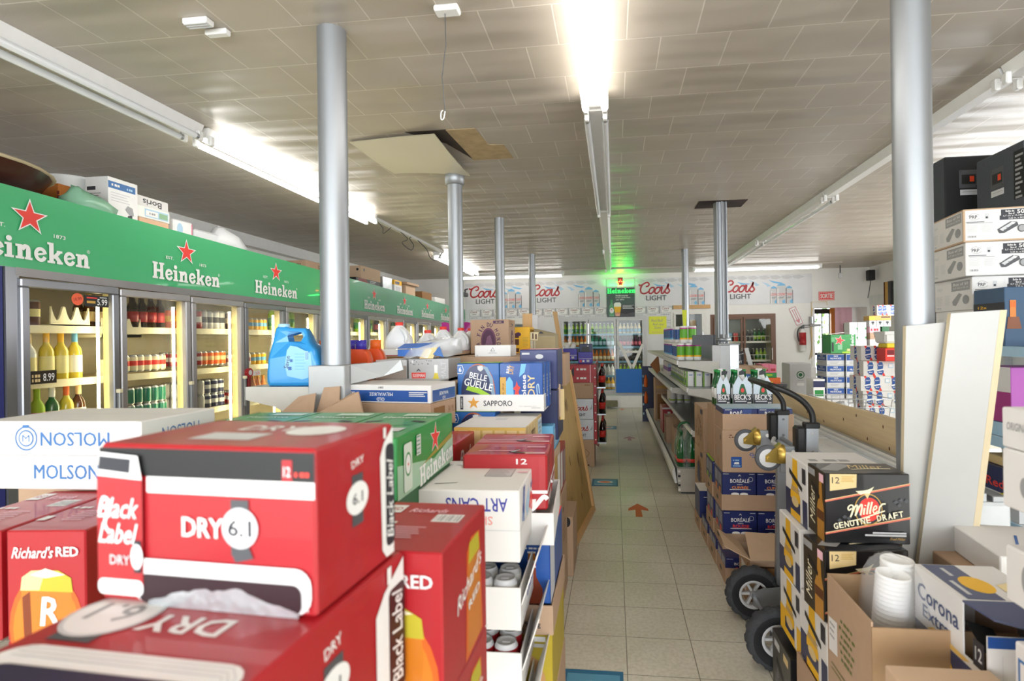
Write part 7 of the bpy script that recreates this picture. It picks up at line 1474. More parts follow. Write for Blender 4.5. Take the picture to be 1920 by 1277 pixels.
mb.tube(pA + [(.69, 2.56, 1.232), (.688, 2.6, 1.234), (.688, 2.92, 1.234), (.69, 2.96, 1.232)] + list(reversed(pB)), .0135, 'black', 10); ht(mb, 'handle')
for z in (.93, .55, .16):
    mb = MB(); mb.cyl((.84, 2.56, z), (.84, 2.96, z), .012, 'alu', 10); ht(mb, 'crossbar')
mb = MB(); mb.tube([(.8, 2.57, .935), (.78, 2.62, .92), (.78, 2.9, .92), (.8, 2.95, .935)], .011, 'lgrey', 8); ht(mb, 'brace')
mb = MB(); mb.cyl((.69, 2.47, .132), (.69, 3.03, .132), .01, 'steel', 10); ht(mb, 'axle')
mb = MB(); mb.box(.86, 2.55, .005, 1.02, 2.97, .012, 'alu'); mb.box(.845, 2.55, .005, .86, 2.97, .12, 'alu'); ht(mb, 'toe_plate')
for y in (2.535, 2.975):
    mb = MB(); yy = y + (.07 if y < 2.7 else -.07)
    mb.prism([(.675, yy - .004, .165), (.675, yy - .004, .10), (.70, yy - .004, .085), (.84, yy - .004, .10), (.84, yy - .004, .20), (.72, yy - .004, .185)], (0, .008, 0), 'alu'); ht(mb, 'axle_bracket')
    w = MB(); n = 84; rows = []
    for k, (r, z_) in enumerate(((.072, -.026), (.085, -.034), (.11, -.037), (.122, -.034), (.129, -.024), (.132, -.008), (.132, .008), (.129, .024), (.122, .034), (.11, .037), (.085, .034), (.072, .026))):
        rows.append([(.69 + (r + (.007 if k in (3, 4, 5, 6, 7, 8) and (q // 3 + (k > 5)) % 2 else 0)) * math.cos(2 * PI * q / n), y + z_, .1325 + (r + (.007 if k in (3, 4, 5, 6, 7, 8) and (q // 3 + (k > 5)) % 2 else 0)) * math.sin(2 * PI * q / n)) for q in range(n)])
    w.grid(rows, ['tyre', 'tyre', 'tread', 'tread', 'tread', 'tread', 'tread', 'tread', 'tread', 'tyre', 'tyre'], True, closed_u=True); wh = ht(w, 'wheel')
    h_ = MB(); rr = []
    for r, z_ in ((.073, -.027), (.062, -.029), (.058, -.012), (.058, .012), (.062, .029), (.073, .027)): rr.append([(.69 + r * math.cos(2 * PI * q / 32), y + z_, .1325 + r * math.sin(2 * PI * q / 32)) for q in range(32)])
    h_.grid(rr, 'lgrey', True, closed_u=True)
    for q in range(6):
        a = q * PI / 3; ca, sa = math.cos(a), math.sin(a); tv = (-sa * .006, ca * .006)
        h_.prism([(.69 + ca * .014 + tv[0], y - .012, .1325 + sa * .014 + tv[1]), (.69 + ca * .06 + tv[0], y - .014, .1325 + sa * .06 + tv[1]), (.69 + ca * .06 - tv[0], y - .014, .1325 + sa * .06 - tv[1]), (.69 + ca * .014 - tv[0], y - .012, .1325 + sa * .014 - tv[1])], (0, .02, 0), 'lgrey')
    h_.cyl((.69, y - .026, .1325), (.69, y + .026, .1325), .017, 'grey', 16); h_.cyl((.69, y - .034, .1325), (.69, y - .026, .1325), .009, 'zinc', 10); h_.build('hub', wh)
# ---- chest freezer and plywood board
FZ = thing('chest_freezer', 'long white chest freezer behind the hand truck', 'freezer', (1.28, 4.1, 0))
def fz(mb, n): o = mb.build(n, FZ); o.location = (-1.28, -4.1, 0); return o
mb = MB(); mb.box(1.075, 2.42, .05, 1.56, 5.15, .775, 'freezer', .012); mb.box(1.1, 2.45, 0, 1.53, 5.12, .05, 'dgrey'); fz(mb, 'cabinet')
mb = MB()
for x0, x1, z in ((1.365, 1.385, .81), (1.40, 1.43, .818), (1.45, 1.475, .812), (1.495, 1.55, .80)): mb.box(x0, 2.43, .775, x1, 5.14, z, 'pvcwhite' if x0 < 1.44 else 'steel', .003)
mb.box(1.08, 2.43, .775, 1.10, 5.14, .80, 'pvcwhite', .003); fz(mb, 'rail')
M_scuff = mat('#dfe7ee', .22, var=.10, scale=7)
for y0, y1 in ((2.45, 3.78), (3.79, 5.12)):
    mb = MB(); mb.box(1.102, y0, .776, 1.362, y1, .79, M_scuff, .003); A = Art(mb, (1.102, y0, .79), (1, 0, 0), (0, 1, 0), (0, 0, 1)); rn = random.Random(int(y0 * 10))
    for k in range(9): u, v = rn.uniform(.02, .23), rn.uniform(.1, 1.2); A.stroke([(u, v), (u + rn.uniform(-.01, .02), v + rn.uniform(.02, .08))], .004, mat('#7f95b8', .5)); A.k = 0
    fz(mb, 'sliding_lid')
mb = MB(); mb.hexa([(1.50, 2.9, .801), (1.52, 2.9, .801), (1.52, 5.9, .75), (1.50, 5.9, .75), (1.50, 2.9, 1.0), (1.52, 2.9, 1.0), (1.52, 5.9, .955), (1.50, 5.9, .955)], 'plywood')
A = Art(mb, (1.50, 5.9, .75), (0, -1, .012), (0, 0, 1), (-1, 0, 0))
for u, v in ((1.3, .08), (1.65, .06), (2.0, .12), (2.35, .05), (2.55, .15), (2.62, .04), (1.1, .16), (2.2, .17)): A.ell(u, v, .008, .011, 'knot', 10)
tag(mb.build('plywood_board'), 'long pale plywood board standing on edge along the freezer', 'board')
# ---- Miller and other cases by the aisle
def art_miller(fc):
    A = fc['F']; W, H = A.w, A.h
    A.poly([(W * .06, H * .99), (W * .38, H * .99), (W * .375, H * .80), (W * .06, H * .745)], 'goldpale').text('12', W * .13, H * .90, W * .09, H * .09, 'ink', bold=0).lines(W * .2, H * .955, W * .15, 4, H * .022, H * .008, 'gold')
    A.poly([(0, H * .585), (W, H * .84), (W, H * .862), (0, H * .607)], mat('#d8705a', .4)).poly([(0, H * .607), (W, H * .862), (W, H * .872), (0, H * .617)], 'goldpale')
    A.poly([(0, H * .12), (W, H * .365), (W, H * .387), (0, H * .142)], mat('#d8705a', .4)).poly([(0, H * .142), (W, H * .387), (W, H * .397), (0, H * .152)], 'goldpale')
    A.ell(W * .51, H * .49, W * .165, H * .225, 'gold', 30).ell(W * .51, H * .49, W * .155, H * .21, 'ink', 30).ell(W * .52, H * .49, W * .125, H * .17, 'bred', 26)
    A.poly([(W * .36, H * .75), (W * .42, H * .70), (W * .47, H * .72), (W * .52, H * .70), (W * .58, H * .82), (W * .52, H * .78), (W * .49, H * .77), (W * .45, H * .76)], 'cream').poly([(W * .46, H * .72), (W * .5, H * .64), (W * .53, H * .72)], 'goldpale')
    for cx, cy in ((.14, .33), (.2, .38), (.25, .36), (.12, .27), (.8, .60), (.86, .63), (.92, .62), (.84, .56)): A.poly([(W * cx, H * cy), (W * (cx + .03), H * (cy + .03)), (W * (cx + .06), H * cy), (W * (cx + .03), H * (cy - .03))], 'dgrey'); A.k -= 1
    A.k += 1; A.miller(W * .49, H * .50, W * .46, 'cream')
    for i, ch in enumerate('GENUINE DRAFT'):
        if ch != ' ': A.text(ch, W * (.12 + .0635 * i), H * (.25 + .0155 * i), W * (.018 if ch == 'I' else .05), H * .085, 'cream', rot=10, bold=.05); A.k -= 1
    A.k += 1; A.rect(W * .55, H * .155, W * .94, H * .178, 'lgrey').rect(W * .46, H * .12, W * .94, H * .145, 'lgrey').text('Fred Miller', W * .84, H * .085, W * .18, H * .035, 'gold', shear=.4)
    L_ = fc['L']; D = L_.w
    L_.rect(0, 0, D, H, mat('#33291c', .4)).poly([(D * .55, 0), (D * .55, H * .45), (D * .66, H * .6), (D * .7, H * .95), (D * .82, H * .95), (D * .86, H * .6), (D * .95, H * .45), (D * .95, 0)], mat('#b8812f', .4)).rect(D * .56, H * .28, D * .94, H * .42, 'brown').text('Miller', D * .27, H * .42, H * .55, D * .3, 'cream', rot=90, shear=.3, bold=.01).poly([(D * .25, H * .78), (D * .5, H * .72), (D * .72, H * .62), (D * .7, H * .56), (D * .45, H * .62), (D * .22, H * .7)], 'black').rect(D * .02, H * .86, D * .45, H * .96, 'grey').rect(D * .7, H * .84, D * .95, H * .96, 'fabricpink')
    T = fc['T']; d = T.h; T.poly([(0, d * .3), (W * .3, d * .95), (W * .5, d * .8), (W * .2, d * .2)], 'grey').poly([(W * .5, d * .0), (W * .95, d * .1), (W * .98, d * .4), (W * .7, d * .3)], 'dgrey').text('Miller', W * .62, d * .62, W * .45, d * .35, 'goldpale', shear=.4).stroke([(W * .4, d * .35), (W * .6, d * .42), (W * .9, d * .45)], .008, 'cream')
M_mblk = mat('#17171a', .28, coat=.5)
mm = carton('beer_case', .265, .155, .231, M_mblk, art_miller, .003)
place(mm, 'beer_case', (.688, 1.950, .765), 'upper black MILLER GENUINE DRAFT 12-pack with a red emblem', 'beer case', math.radians(.5))
place(mm, 'beer_case', (.659, 1.880, .533), 'lower black MILLER GENUINE DRAFT 12-pack, half hidden by the open carton', 'beer case', math.radians(5))
def art_corlight(low):
    def f(fc):
        L_ = fc['L']; D, H = L_.w, L_.h
        L_.rect(0, 0, D * .62, H * .42, low).rect(D * .80, 0, D, H * .42, low).rect(0, 0, D, H * .0 + .002, low)
        L_.poly([(D * .25, 0), (D * .25, H * .40), (D * .33, H * .55), (D * .36, H * .98), (D * .58, H * .98), (D * .6, H * .55), (D * .7, H * .40), (D * .7, 0)], 'yellow').rect(D * .25, H * .12, D * .7, H * .30, 'navy').ell(D * .47, H * .28, D * .16, H * .08, 'goldpale').poly([(D * .2, H * .78), (D * .5, H * .70), (D * .8, H * .60), (D * .8, H * .53), (D * .45, H * .62), (D * .2, H * .7)], 'black').rect(D * .8, H * .68, D * .95, H * .92, 'ink').lines(D * .3, H * .52, D * .4, 3, H * .03, H * .012, 'grey')
        fc['T'].greek(.12, .1, .16, .05, 'grey')
    return f
wl = carton('beer_case', .27, .255, .235, 'carton', art_corlight('navy')); wy = carton('beer_case', .27, .255, .235, 'carton', art_corlight('yellow'))
place(wl, 'beer_case', (.692, 2.135, .742), 'white and navy beer case behind the upper black 12-pack', 'beer case')
place(wl, 'beer_case', (.668, 2.15, .503), 'white and navy beer case in the second layer by the truck', 'beer case')
place(wy, 'beer_case', (.666, 2.14, .265), 'white and yellow beer case in the third layer by the truck', 'beer case')
place(wl, 'beer_case', (.662, 1.875, .296), 'white, navy and yellow beer case under the lower black 12-pack', 'beer case')
place(carton('beer_case', .3, .24, .225, M_mblk, lambda f: f['L'].poly([(.05, .12), (.14, .10), (.2, .15), (.19, .18), (.12, .14), (.06, .15)], 'black').rect(.0, 0, .24, .225, mat('#4d4a44', .4)).poly([(.06, .14), (.12, .12), (.19, .08), (.19, .05), (.1, .09), (.05, .11)], 'black').rect(.15, .17, .21, .2, 'goldpale').text('Miller', .06, .05, .1, .04, 'grey', rot=70).rect(.03, .17, .1, .2, 'lgrey')), 'beer_case', (.645, 2.20, .005), 'grey-brown case with a dark handle hole on the floor beside the wheel', 'beer case')
place(tray_mesh(.32, .29, .29, 'kraft', .006, lambda f: f['L'].rect(.1, .2, .3, .204, 'kraftdk')), 'carton_tray', (.652, 1.86, .002), 'deep kraft tray on the floor under the white and navy case', 'tray')
# ---- kraft carton of foam cups
t = thing('open_carton', 'tall open kraft carton holding foam cups, green print on its side', 'carton', (.638, 1.50, .18))
mb = MB(); W, D, H, th = .34, .30, .545, .005
mb.box(0, 0, 0, W, D, th, 'kraft'); mb.box(0, 0, th, W, th, H - .012, 'kraft2'); mb.box(0, D - th, th, W, D, H, 'kraft2'); mb.box(0, th, th, th, D - th, H, 'kraft'); mb.box(W - th, th, th, W, D - th, H, 'kraft')
L_ = faces(mb, W, D, H)['L']; L_.poly([(.01, .42), (.075, .43), (.075, .33), (.01, .32)], 'carton').lines(.018, .41, .04, 3, .018, .006, 'grey')
for k, w_ in enumerate((.09, .11, .085, .1, .09, .08)): L_.greek(.145, .45 - k * .022, w_, .012, mat('#66703a', .6))
L_.rect(.03, .29, .24, .293, mat('#66703a', .6)).rect(.03, .275, .24, .278, mat('#66703a', .6)); mb.build('body', t)
def cups(loc, n, label, tilt):
    t = thing('foam_cup_stack', label, 'cups', loc); t.rotation_euler = tilt; mb = MB()
    prof = [(.028, 0), (.030, .004), (.041, .10)]
    for k in range(n): z = .10 + k * .012; prof += [(.0435, z), (.0445, z + .004), (.0425, z + .010)]
    prof += [(.039, .10 + n * .012 - .004), (.03, .10 + n * .012 - .08), (0, .10 + n * .012 - .085)]
    mb.lathe(prof, 'foam', 24); mb.build('cups', t); return t
c1 = cups((.745, 1.68, .45), 20, 'left stack of white foam cups printed DART in the kraft carton', (.05, .06, 0))
mb = MB(); A = Art(mb, (-.02, -.0365, .03), (1, 0, 0), (0, -.12, 1), (0, -1, 0)); A.text('DART', .012, .10, .03, .012, 'ink').text('12J12', .005, .06, .05, .012, 'ink', rot=75).text('12 oz', .025, .06, .04, .009, 'ink', rot=75); mb.build('cup_print', c1)
cups((.84, 1.62, .43), 19, 'right stack of white foam cups in the kraft carton', (-.04, .12, 0)); cups((.80, 1.73, .44), 22, 'rear stack of white foam cups in the kraft carton', (0, .02, 0))
mb = bagmesh([(0, 0, 0, .112, .10), (0, 0, .12, .115, .105), (.0, 0, .24, .11, .10), (-.01, .01, .345, .09, .08), (-.02, .02, .385, .05, .04), (-.03, .02, .40, .02, .015)], film_mat('cup_film', '#f4f5f5', .16, .06), 18, 31, .010); tag(mb.build('cup_bag', None, (.795, 1.675, .43)), 'clear film bag round the foam cup stacks', 'bag')
place(carton('cardboard_box', .22, .3, .1, 'kraftlt'), 'cardboard_box', (.60, 1.05, .605), 'pale kraft box top at the bottom edge below the corona case', 'box')
# ---- Corona case with a torn lid
t = thing('beer_case', 'white and navy CORONA EXTRA case with its lid torn open', 'beer case', (.822, 1.36, .55))
W, D, H = .2, .305, .26; mb = MB()
mb.box(0, 0, 0, W, D, .004, 'carton'); mb.box(0, .0, .004, W, .004, H * .86, 'carton'); mb.box(0, D - .004, .004, W, D, H, 'carton'); mb.box(0, .004, .004, .004, D - .004, H * .52, 'carton'); mb.box(0, .09, H * .52, .004, D - .004, H, 'carton'); mb.box(W - .004, .004, .004, W, D - .004, H, 'carton')
L_ = faces(mb, W, D, H)['L']
L_.rect(0, 0, D, H * .45, mat('#3d4468', .45)).ell(D * .42, H * .18, .05, .055, 'yellow', 24).ell(D * .42, H * .18, .038, .042, mat('#d9a41a', .5), 24).rect(D * .16, H * .32, D * .26, H * .37, 'white').rect(D * .6, H * .05, D * .7, H * .1, 'white').poly([(D * .2, H * .46), (D * .7, H * .46), (D * .8, H * .50), (D * .3, H * .52)], mat('#e6bf6a', .5))
L_.text('Corona', D * .36, H * .79, D * .60, H * .17, mat('#4a5578', .5), bold=.01).text('Extra', D * .34, H * .61, D * .40, H * .13, mat('#4a5578', .5), bold=.01)
F_ = faces(mb, W, D, H)['F']; F_.rect(.0, H * .76, W, H * .86, 'blue').rect(W * .15, 0, W * .155, H * .7, 'lgrey'); L_.rect(D * .84, H * .52, D * .97, H * .76, 'ink').text('12', D * .905, H * .64, D * .08, H * .12, 'lgrey'); mb.build('body', t)
fm = MB(); fm.prism([(0, .09, H), (W, .09, H), (W, D, H), (0, D, H)], (0, 0, .004), 'carton'); A = Art(fm, (0, 0, H + .004), (1, 0, 0), (0, 1, 0), (0, 0, 1))
A.poly([(.015, .095), (.10, .095), (.10, D - .003), (.015, D - .003)], mat('#4c5270', .45)).ell(.085, .18, .035, .05, 'yellow').rect(.03, .12, .04, .2, 'lgrey').rect(.05, .23, .06, .28, 'lgrey').poly([(.13, .12), (.19, .14), (.18, .2), (.13, .18)], mat('#efd9a0', .5)); fm.build('lid', t)
fm = MB(); fm.prism([(.0, .09, H), (W, .09, H), (W * .95, -.02, H + .0), (W * .5, -.035, H - .012), (.02, .01, H - .006)], (0, 0, .004), mat('#4c5270', .45)); A = Art(fm, (0, 0, H + .004), (1, 0, 0), (0, 1, 0), (0, 0, 1)); A.ell(.15, .05, .02, .012, 'white'); fm.build('flap', t)
fm = MB(); fm.prism([(.002, .085, H * .84), (.002, .02, H * .70), (.03, .008, H * .60), (.06, .02, H * .64), (.05, .07, H * .8)], (.003, 0, 0), 'black'); fm.build('torn_edge', t)
# ---- white cartons cut off by the right edge
ww = carton('cardboard_box', .32, .3, .081, 'carton', lambda f: f['L'].text('ORIGINAL', .045, .045, .06, .016, 'grey', shear=.2))
place(carton('cardboard_box', .32, .3, .28, 'carton', lambda f: f['L'].rect(.01, .06, .29, .25, 'molson').rect(.016, .066, .284, .244, 'carton').rect(.03, .08, .075, .23, 'molson').rect(.036, .086, .07, .224, 'white').rect(.09, .08, .2, .23, 'molson').rect(.096, .086, .194, .224, 'white')), 'cardboard_box', (.80, .94, .55), 'white carton with a blue framed panel, lowest at the right edge', 'box')
for zc_, d in ((.8305, 'lower'), (1.0235, 'upper')):
    for k in range(2):
        tag(put('beer_can', can_mesh('blue', 'bred', .0775, .034, 'lgrey', 20), None, (.838, 1.19 - k * .07, zc_)), '%s can with red, white and blue print between the white cartons, %s one' % (d, ('left', 'right')[k]), 'can')
place(carton('cardboard_box', .32, .3, .112, 'carton', lambda f: f['L'].ell(.06, .06, .015, .03, 'grey')), 'cardboard_box', (.792, .95, .910), 'plain white carton between the two rows of printed cans', 'box')
place(carton('cardboard_box', .32, .3, .118, 'carton', lambda f: f['L'].ell(.06, .05, .012, .02, 'grey')), 'cardboard_box', (.795, .945, 1.103), 'white carton second from the top at the right edge', 'box', math.radians(2))
place(ww, 'cardboard_box', (.793, .95, 1.2225), 'white carton printed ORIGINAL, top of the right edge stack', 'box', math.radians(1))
t_ = place(carton('beer_case', .22, .3, .085, 'carton', lambda f: (crest(f['F'], .12, .04, .022, 'molson'), f['L'].rect(.05, .02, .25, .07, 'carton'), f['T'].stroke([(.06, .02), (.14, .2)], .008, 'royal', False))), 'beer_case', (1.10, 1.76, .722), 'white carton with a blue crest behind the CORONA case', 'beer case', math.radians(-6))
place(carton('cardboard_box', .34, .40, .42, 'kraft'), 'cardboard_box', (1.06, 1.70, .30), 'kraft carton under the white crest carton', 'box')
# ---- leaning white melamine boards
def lean(name, b0, b1, t0, t1, th, label, mface, medge, art=None):
    b0, b1, t0, t1 = map(Vector, (b0, b1, t0, t1)); n = (b1 - b0).cross(t0 - b0).normalized(); n = n if n.y > 0 else -n
    mb = MB(); mb.hexa([b0, b1, b1 + n * th, b0 + n * th, t0, t1, t1 + n * th, t0 + n * th], {'*': mface, 'R': medge, 'L': medge, 'T': mface})
    if art: art(Art(mb, b0, (b1 - b0).normalized(), (t0 - b0).normalized(), -n))
    return tag(mb.build(name), label, 'board')
M_edge = mat('#cdbd9c', .7)
lean('white_board', (.955, 2.055, .0), (1.06, 2.062, .0), (.998, 2.055, 1.482), (1.16, 2.062, 1.495), .018, 'narrow white board leaning before the right column, left of the wider one', 'melamine', M_edge, lambda A: A.ell(.10, 1.37, .010, .010, 'lgrey').ell(.10, 1.37, .007, .007, 'melamine'))
lean('white_board', (.925, 2.03, .0), (1.085, 2.03, .0), (1.128, 2.03, 1.522), (1.280, 2.03, 1.530), .02, 'wide white melamine board leaning beside the narrow one', 'melamine', M_edge)
mb = MB(); mb.hexa([(1.0855, 2.03, 0), (1.106, 2.03, 0), (1.106, 2.05, 0), (1.0855, 2.05, 0), (1.2805, 2.03, 1.53), (1.301, 2.03, 1.53), (1.301, 2.05, 1.53), (1.2805, 2.05, 1.53)], M_edge); tag(mb.build('edge_strip'), 'raw tan edge strip along the right side of the wide white board', 'strip')
# ---- right shelving
G3 = thing('shelf_unit', 'grey shelf unit at the right, carrying receipt roll cartons and loudspeakers', 'shelf', (2.1, 3.4, 0))
def g3(mb, n): o = mb.build(n, G3); o.location = (-2.1, -3.4, 0); return o
for z in (1.39, .985, .63, .2):
    mb = MB(); mb.prism([(1.70, 2.42, z - .035), (2.75, 2.42, z - .035), (2.75, 4.3, z - .035), (2.08, 4.3, z - .035), (1.70, 3.42, z - .035)], (0, 0, .035), 'freezer'); mb.box(1.69, 2.42, z - .04, 1.702, 3.40, z + .004, 'paleblue')
    if z < 1.2: mb.prism([(1.70, 2.416, z), (2.0, 2.416, z), (2.0, 2.416, z - .1), (1.70, 2.416, z - .06)], (0, .004, 0), 'freezer'); mb.cyl((1.78, 2.41, z - .035), (1.78, 2.416, z - .035), .012, 'dgrey', 10)
    g3(mb, 'shelf')
mb = MB(); mb.box(2.75, 2.42, 0, 2.80, 4.3, 2.0, 'freezer'); g3(mb, 'back_panel')
for y in (2.43, 4.25):
    mb = MB(); mb.box(2.70, y, 0, 2.75, y + .04, 2.0, 'shelf'); g3(mb, 'upright')
def art_prp(wrap):
    def f(fc):
        A = fc['F']; W, H = A.w, A.h; e = .008
        A.rect(e, e, W - e, H - e, 'carton'); dk = 'ink'
        A.text('PRP', W * .155, H * .75, W * .12, H * .10, 'dgrey', bold=.03).stroke([(W * .07, H * .77), (W * .15, H * .86), (W * .25, H * .8)], .0018, 'grey').stroke([(W * .1, H * .68), (W * .18, H * .655), (W * .25, H * .71)], .0018, 'grey').rect(W * .33, H * .68, W * .40, H * .85, 'lgrey').rect(W * .345, H * .69, W * .38, H * .75, dk)
        A.rect(W * .56, H * .62, W * .97, H * .93, dk).rect(W * .52, H * .75, W * .58, H * .94, 'carton').text('50', W * .88, H * .85, W * .11, H * .12, 'carton', bold=.04).text('Boîte de', W * .715, H * .875, W * .13, H * .06, 'carton', bold=.03).text('Box of', W * .74, H * .80, W * .09, H * .055, 'carton', bold=.03).text('5,7 cm x 15,240 m', W * .78, H * .735, W * .34, H * .05, 'carton', bold=.02).text('2.25 in. x 50 ft.', W * .82, H * .665, W * .26, H * .05, 'carton', bold=.02)
        A.rect(W * .04, H * .585, W * .32, H * .605, 'dgrey').rect(W * .05, H * .55, W * .45, H * .565, 'grey'); A.lines(W * .05, H * .5, W * .18, 8, H * .03, H * .01, 'lgrey').lines(W * .28, H * .5, W * .17, 8, H * .03, H * .01, 'lgrey'); A.barcode(W * .05, H * .12, W * .19, H * .19, 'dgrey', 'carton', 9)
        A.poly([(W * .52, H * .34), (W * .72, H * .56), (W * .82, H * .54), (W * .84, H * .44), (W * .62, H * .22), (W * .55, H * .22)], 'dgrey').poly([(W * .55, H * .34), (W * .70, H * .5), (W * .75, H * .47), (W * .6, H * .28)], 'lgrey').poly([(W * .70, H * .5), (W * .74, H * .55), (W * .80, H * .52), (W * .76, H * .47)], 'carton').ell(W * .89, H * .35, W * .065, H * .115, 'dgrey', 20).ell(W * .89, H * .35, W * .05, H * .09, 'grey', 20)
        for k in range(3): A.stroke([(W * (.57 + .04 * k), H * (.26 + .06 * k)), (W * (.62 + .04 * k), H * (.25 + .06 * k))], .002, 'dgrey', False)
        L_ = fc['L']; D = L_.w; L_.rect(e, e, D - e, H - e, 'carton').text('PRP', D * .16, H * .72, D * .14, H * .1, 'lgrey', bold=.02).rect(D * .48, H * .62, D * .95, H * .92, 'grey').text('Box of 50', D * .72, H * .83, D * .38, H * .09, 'carton', bold=.02).text('5,7 cm x 15 m', D * .72, H * .71, D * .38, H * .06, 'carton').lines(D * .06, H * .5, D * .18, 9, H * .035, H * .01, 'lgrey').lines(D * .3, H * .5, D * .15, 9, H * .035, H * .01, 'lgrey').poly([(D * .5, H * .3), (D * .68, H * .55), (D * .76, H * .5), (D * .6, H * .16), (D * .52, H * .18)], 'grey').ell(D * .85, H * .33, D * .08, H * .14, 'grey').rect(D * .06, H * .08, D * .2, H * .14, 'lgrey')
    return f
p1 = carton('paper_roll_carton', .27, .355, .16, 'kraftlt', art_prp(1)); p2 = carton('paper_roll_carton', .27, .355, .162, 'carton', art_prp(0))
place(p1, 'paper_roll_carton', (1.692, 2.935, 1.894), 'top PRP receipt roll carton, brown edged', 'carton', math.radians(-6.5))
place(p2, 'paper_roll_carton', (1.700, 2.935, 1.731), 'second PRP receipt roll carton from the top, all white', 'carton', math.radians(-5.5))
place(p2, 'paper_roll_carton', (1.742, 2.96, 1.568), 'third PRP receipt roll carton, partly behind the SCOTCH ALE case', 'carton', math.radians(-3))
place(p2, 'paper_roll_carton', (1.745, 2.96, 1.4055), 'lowest PRP receipt roll carton, behind the white boards', 'carton', math.radians(-3))
def art_scotch(fc):
    A = fc['F']; W, H = A.w, A.h
    A.rect(W * .36, H * .58, W * .62, H * .78, 'ink').text('12 x 341 mL', W * .49, H * .745, W * .22, H * .035, 'yellow', bold=.02).lines(W * .38, H * .71, W * .2, 3, H * .03, H * .012, 'gold').poly([(W * .62, H * .80), (W, H * .80), (W, H * .62), (W * .66, H * .62)], 'lgrey').text('16', W * .82, H * .71, W * .17, H * .09, 'ink', bold=0, shear=.1)
        
    A.text('SCOTCH', W * .80, H * .56, W * .50, H * .11, 'white', bold=.03).text('ALE', W * .70, H * .465, W * .14, H * .05, 'white', bold=.03).text('DU', W * .84, H * .465, W * .07, H * .05, 'white').text('N', W * .57, H * .40, W * .12, H * .17, 'white', bold=.05).text('OR', W * .78, H * .35, W * .26, H * .15, 'white', bold=.05).text('D', W * .97, H * .40, W * .09, H * .17, 'white', bold=.05)
    A.rect(W * .07, H * .5, W * .16, H * .78, 'amber').rect(W * .07, H * .66, W * .16, H * .76, 'orange').poly([(W * .04, H * .5), (W * .2, H * .5), (W * .24, H * .3), (W * .02, H * .3)], mat('#7a4526', .4)).rect(W * .55, H * .01, W, H * .07, 'byellow').rect(W * .3, H * .0, W * .54, H * .16, 'paleblue').ell(W * .68, H * .95, W * .06, H * .035, 'gold')
    L_ = fc['L']; L_.rect(0, L_.h * .4, L_.w, L_.h * .75, 'ink').text('12x', L_.w * .3, L_.h * .68, L_.w * .3, L_.h * .05, 'yellow')
place(carton('beer_case', .27, .21, .262, mat('#34506c', .45), art_scotch), 'beer_case', (1.695, 2.66, 1.391), 'slate blue SCOTCH ALE case on the right shelf with a 16 price tag', 'beer case')
def art_purplebox(fc):
    A = fc['F']; W, H = A.w, A.h
    A.stroke([(W * .50, H * .82), (W * .56, H * .9), (W * .64, H * .86), (W * .6, H * .78), (W * .55, H * .82)], .008, 'white').poly([(W * .46, H * .5), (W * .5, H * .72), (W * .68, H * .72), (W * .7, H * .5), (W * .62, H * .42), (W * .54, H * .42)], 'white').rect(W * .57, H * .26, W * .6, H * .44, 'white').rect(0, 0, W * .3, H * .24, 'carton')
    fc['L'].rect(0, 0, fc['L'].w, H * .55, mat('#a8327f', .45)).rect(0, H * .55, fc['L'].w, H, 'carton')
place(carton('wine_carton', .27, .2, .245, mat('#a957a8', .45), art_purplebox), 'wine_carton', (1.715, 2.66, 1.0555), 'violet carton with a white wine glass on the right shelf', 'carton')
place(carton('tissue_pack', .25, .25, .065, 'paleblue'), 'tissue_pack', (1.72, 2.64, .9865), 'pale blue pack under the violet wine carton', 'pack')
def art_rb(fc):
    for k in 'FL':
        A = fc[k]; A.rect(0, 0, A.w, A.h * .48, 'lgrey').text('Red', A.w * .5, A.h * .66, A.w * .4, A.h * .18, 'bred', bold=.03).poly([(A.w * .5, A.h * .42), (A.w * .7, A.h * .5), (A.w * .66, A.h * .36)], 'byellow').text('ENERGY', A.w * .45, A.h * .36, A.w * .4, A.h * .1, 'darkred').rect(A.w * .1, A.h * .05, A.w * .18, A.h * .3, 'dgrey')
place(carton('energy_drink_case', .26, .3, .215, 'navy', art_rb), 'energy_drink_case', (1.715, 2.62, .6315), 'navy and silver energy drink case on the lower right shelf', 'case')
place(carton('flat_tray', .24, .22, .04, 'goldpale'), 'flat_tray', (1.74, 2.66, .8475), 'flat cream tray on the energy drink case', 'tray')
place(carton('cardboard_box', .3, .4, .3, 'kraftdk'), 'cardboard_box', (1.72, 2.60, .202), 'dark kraft box on the lowest right shelf', 'box')
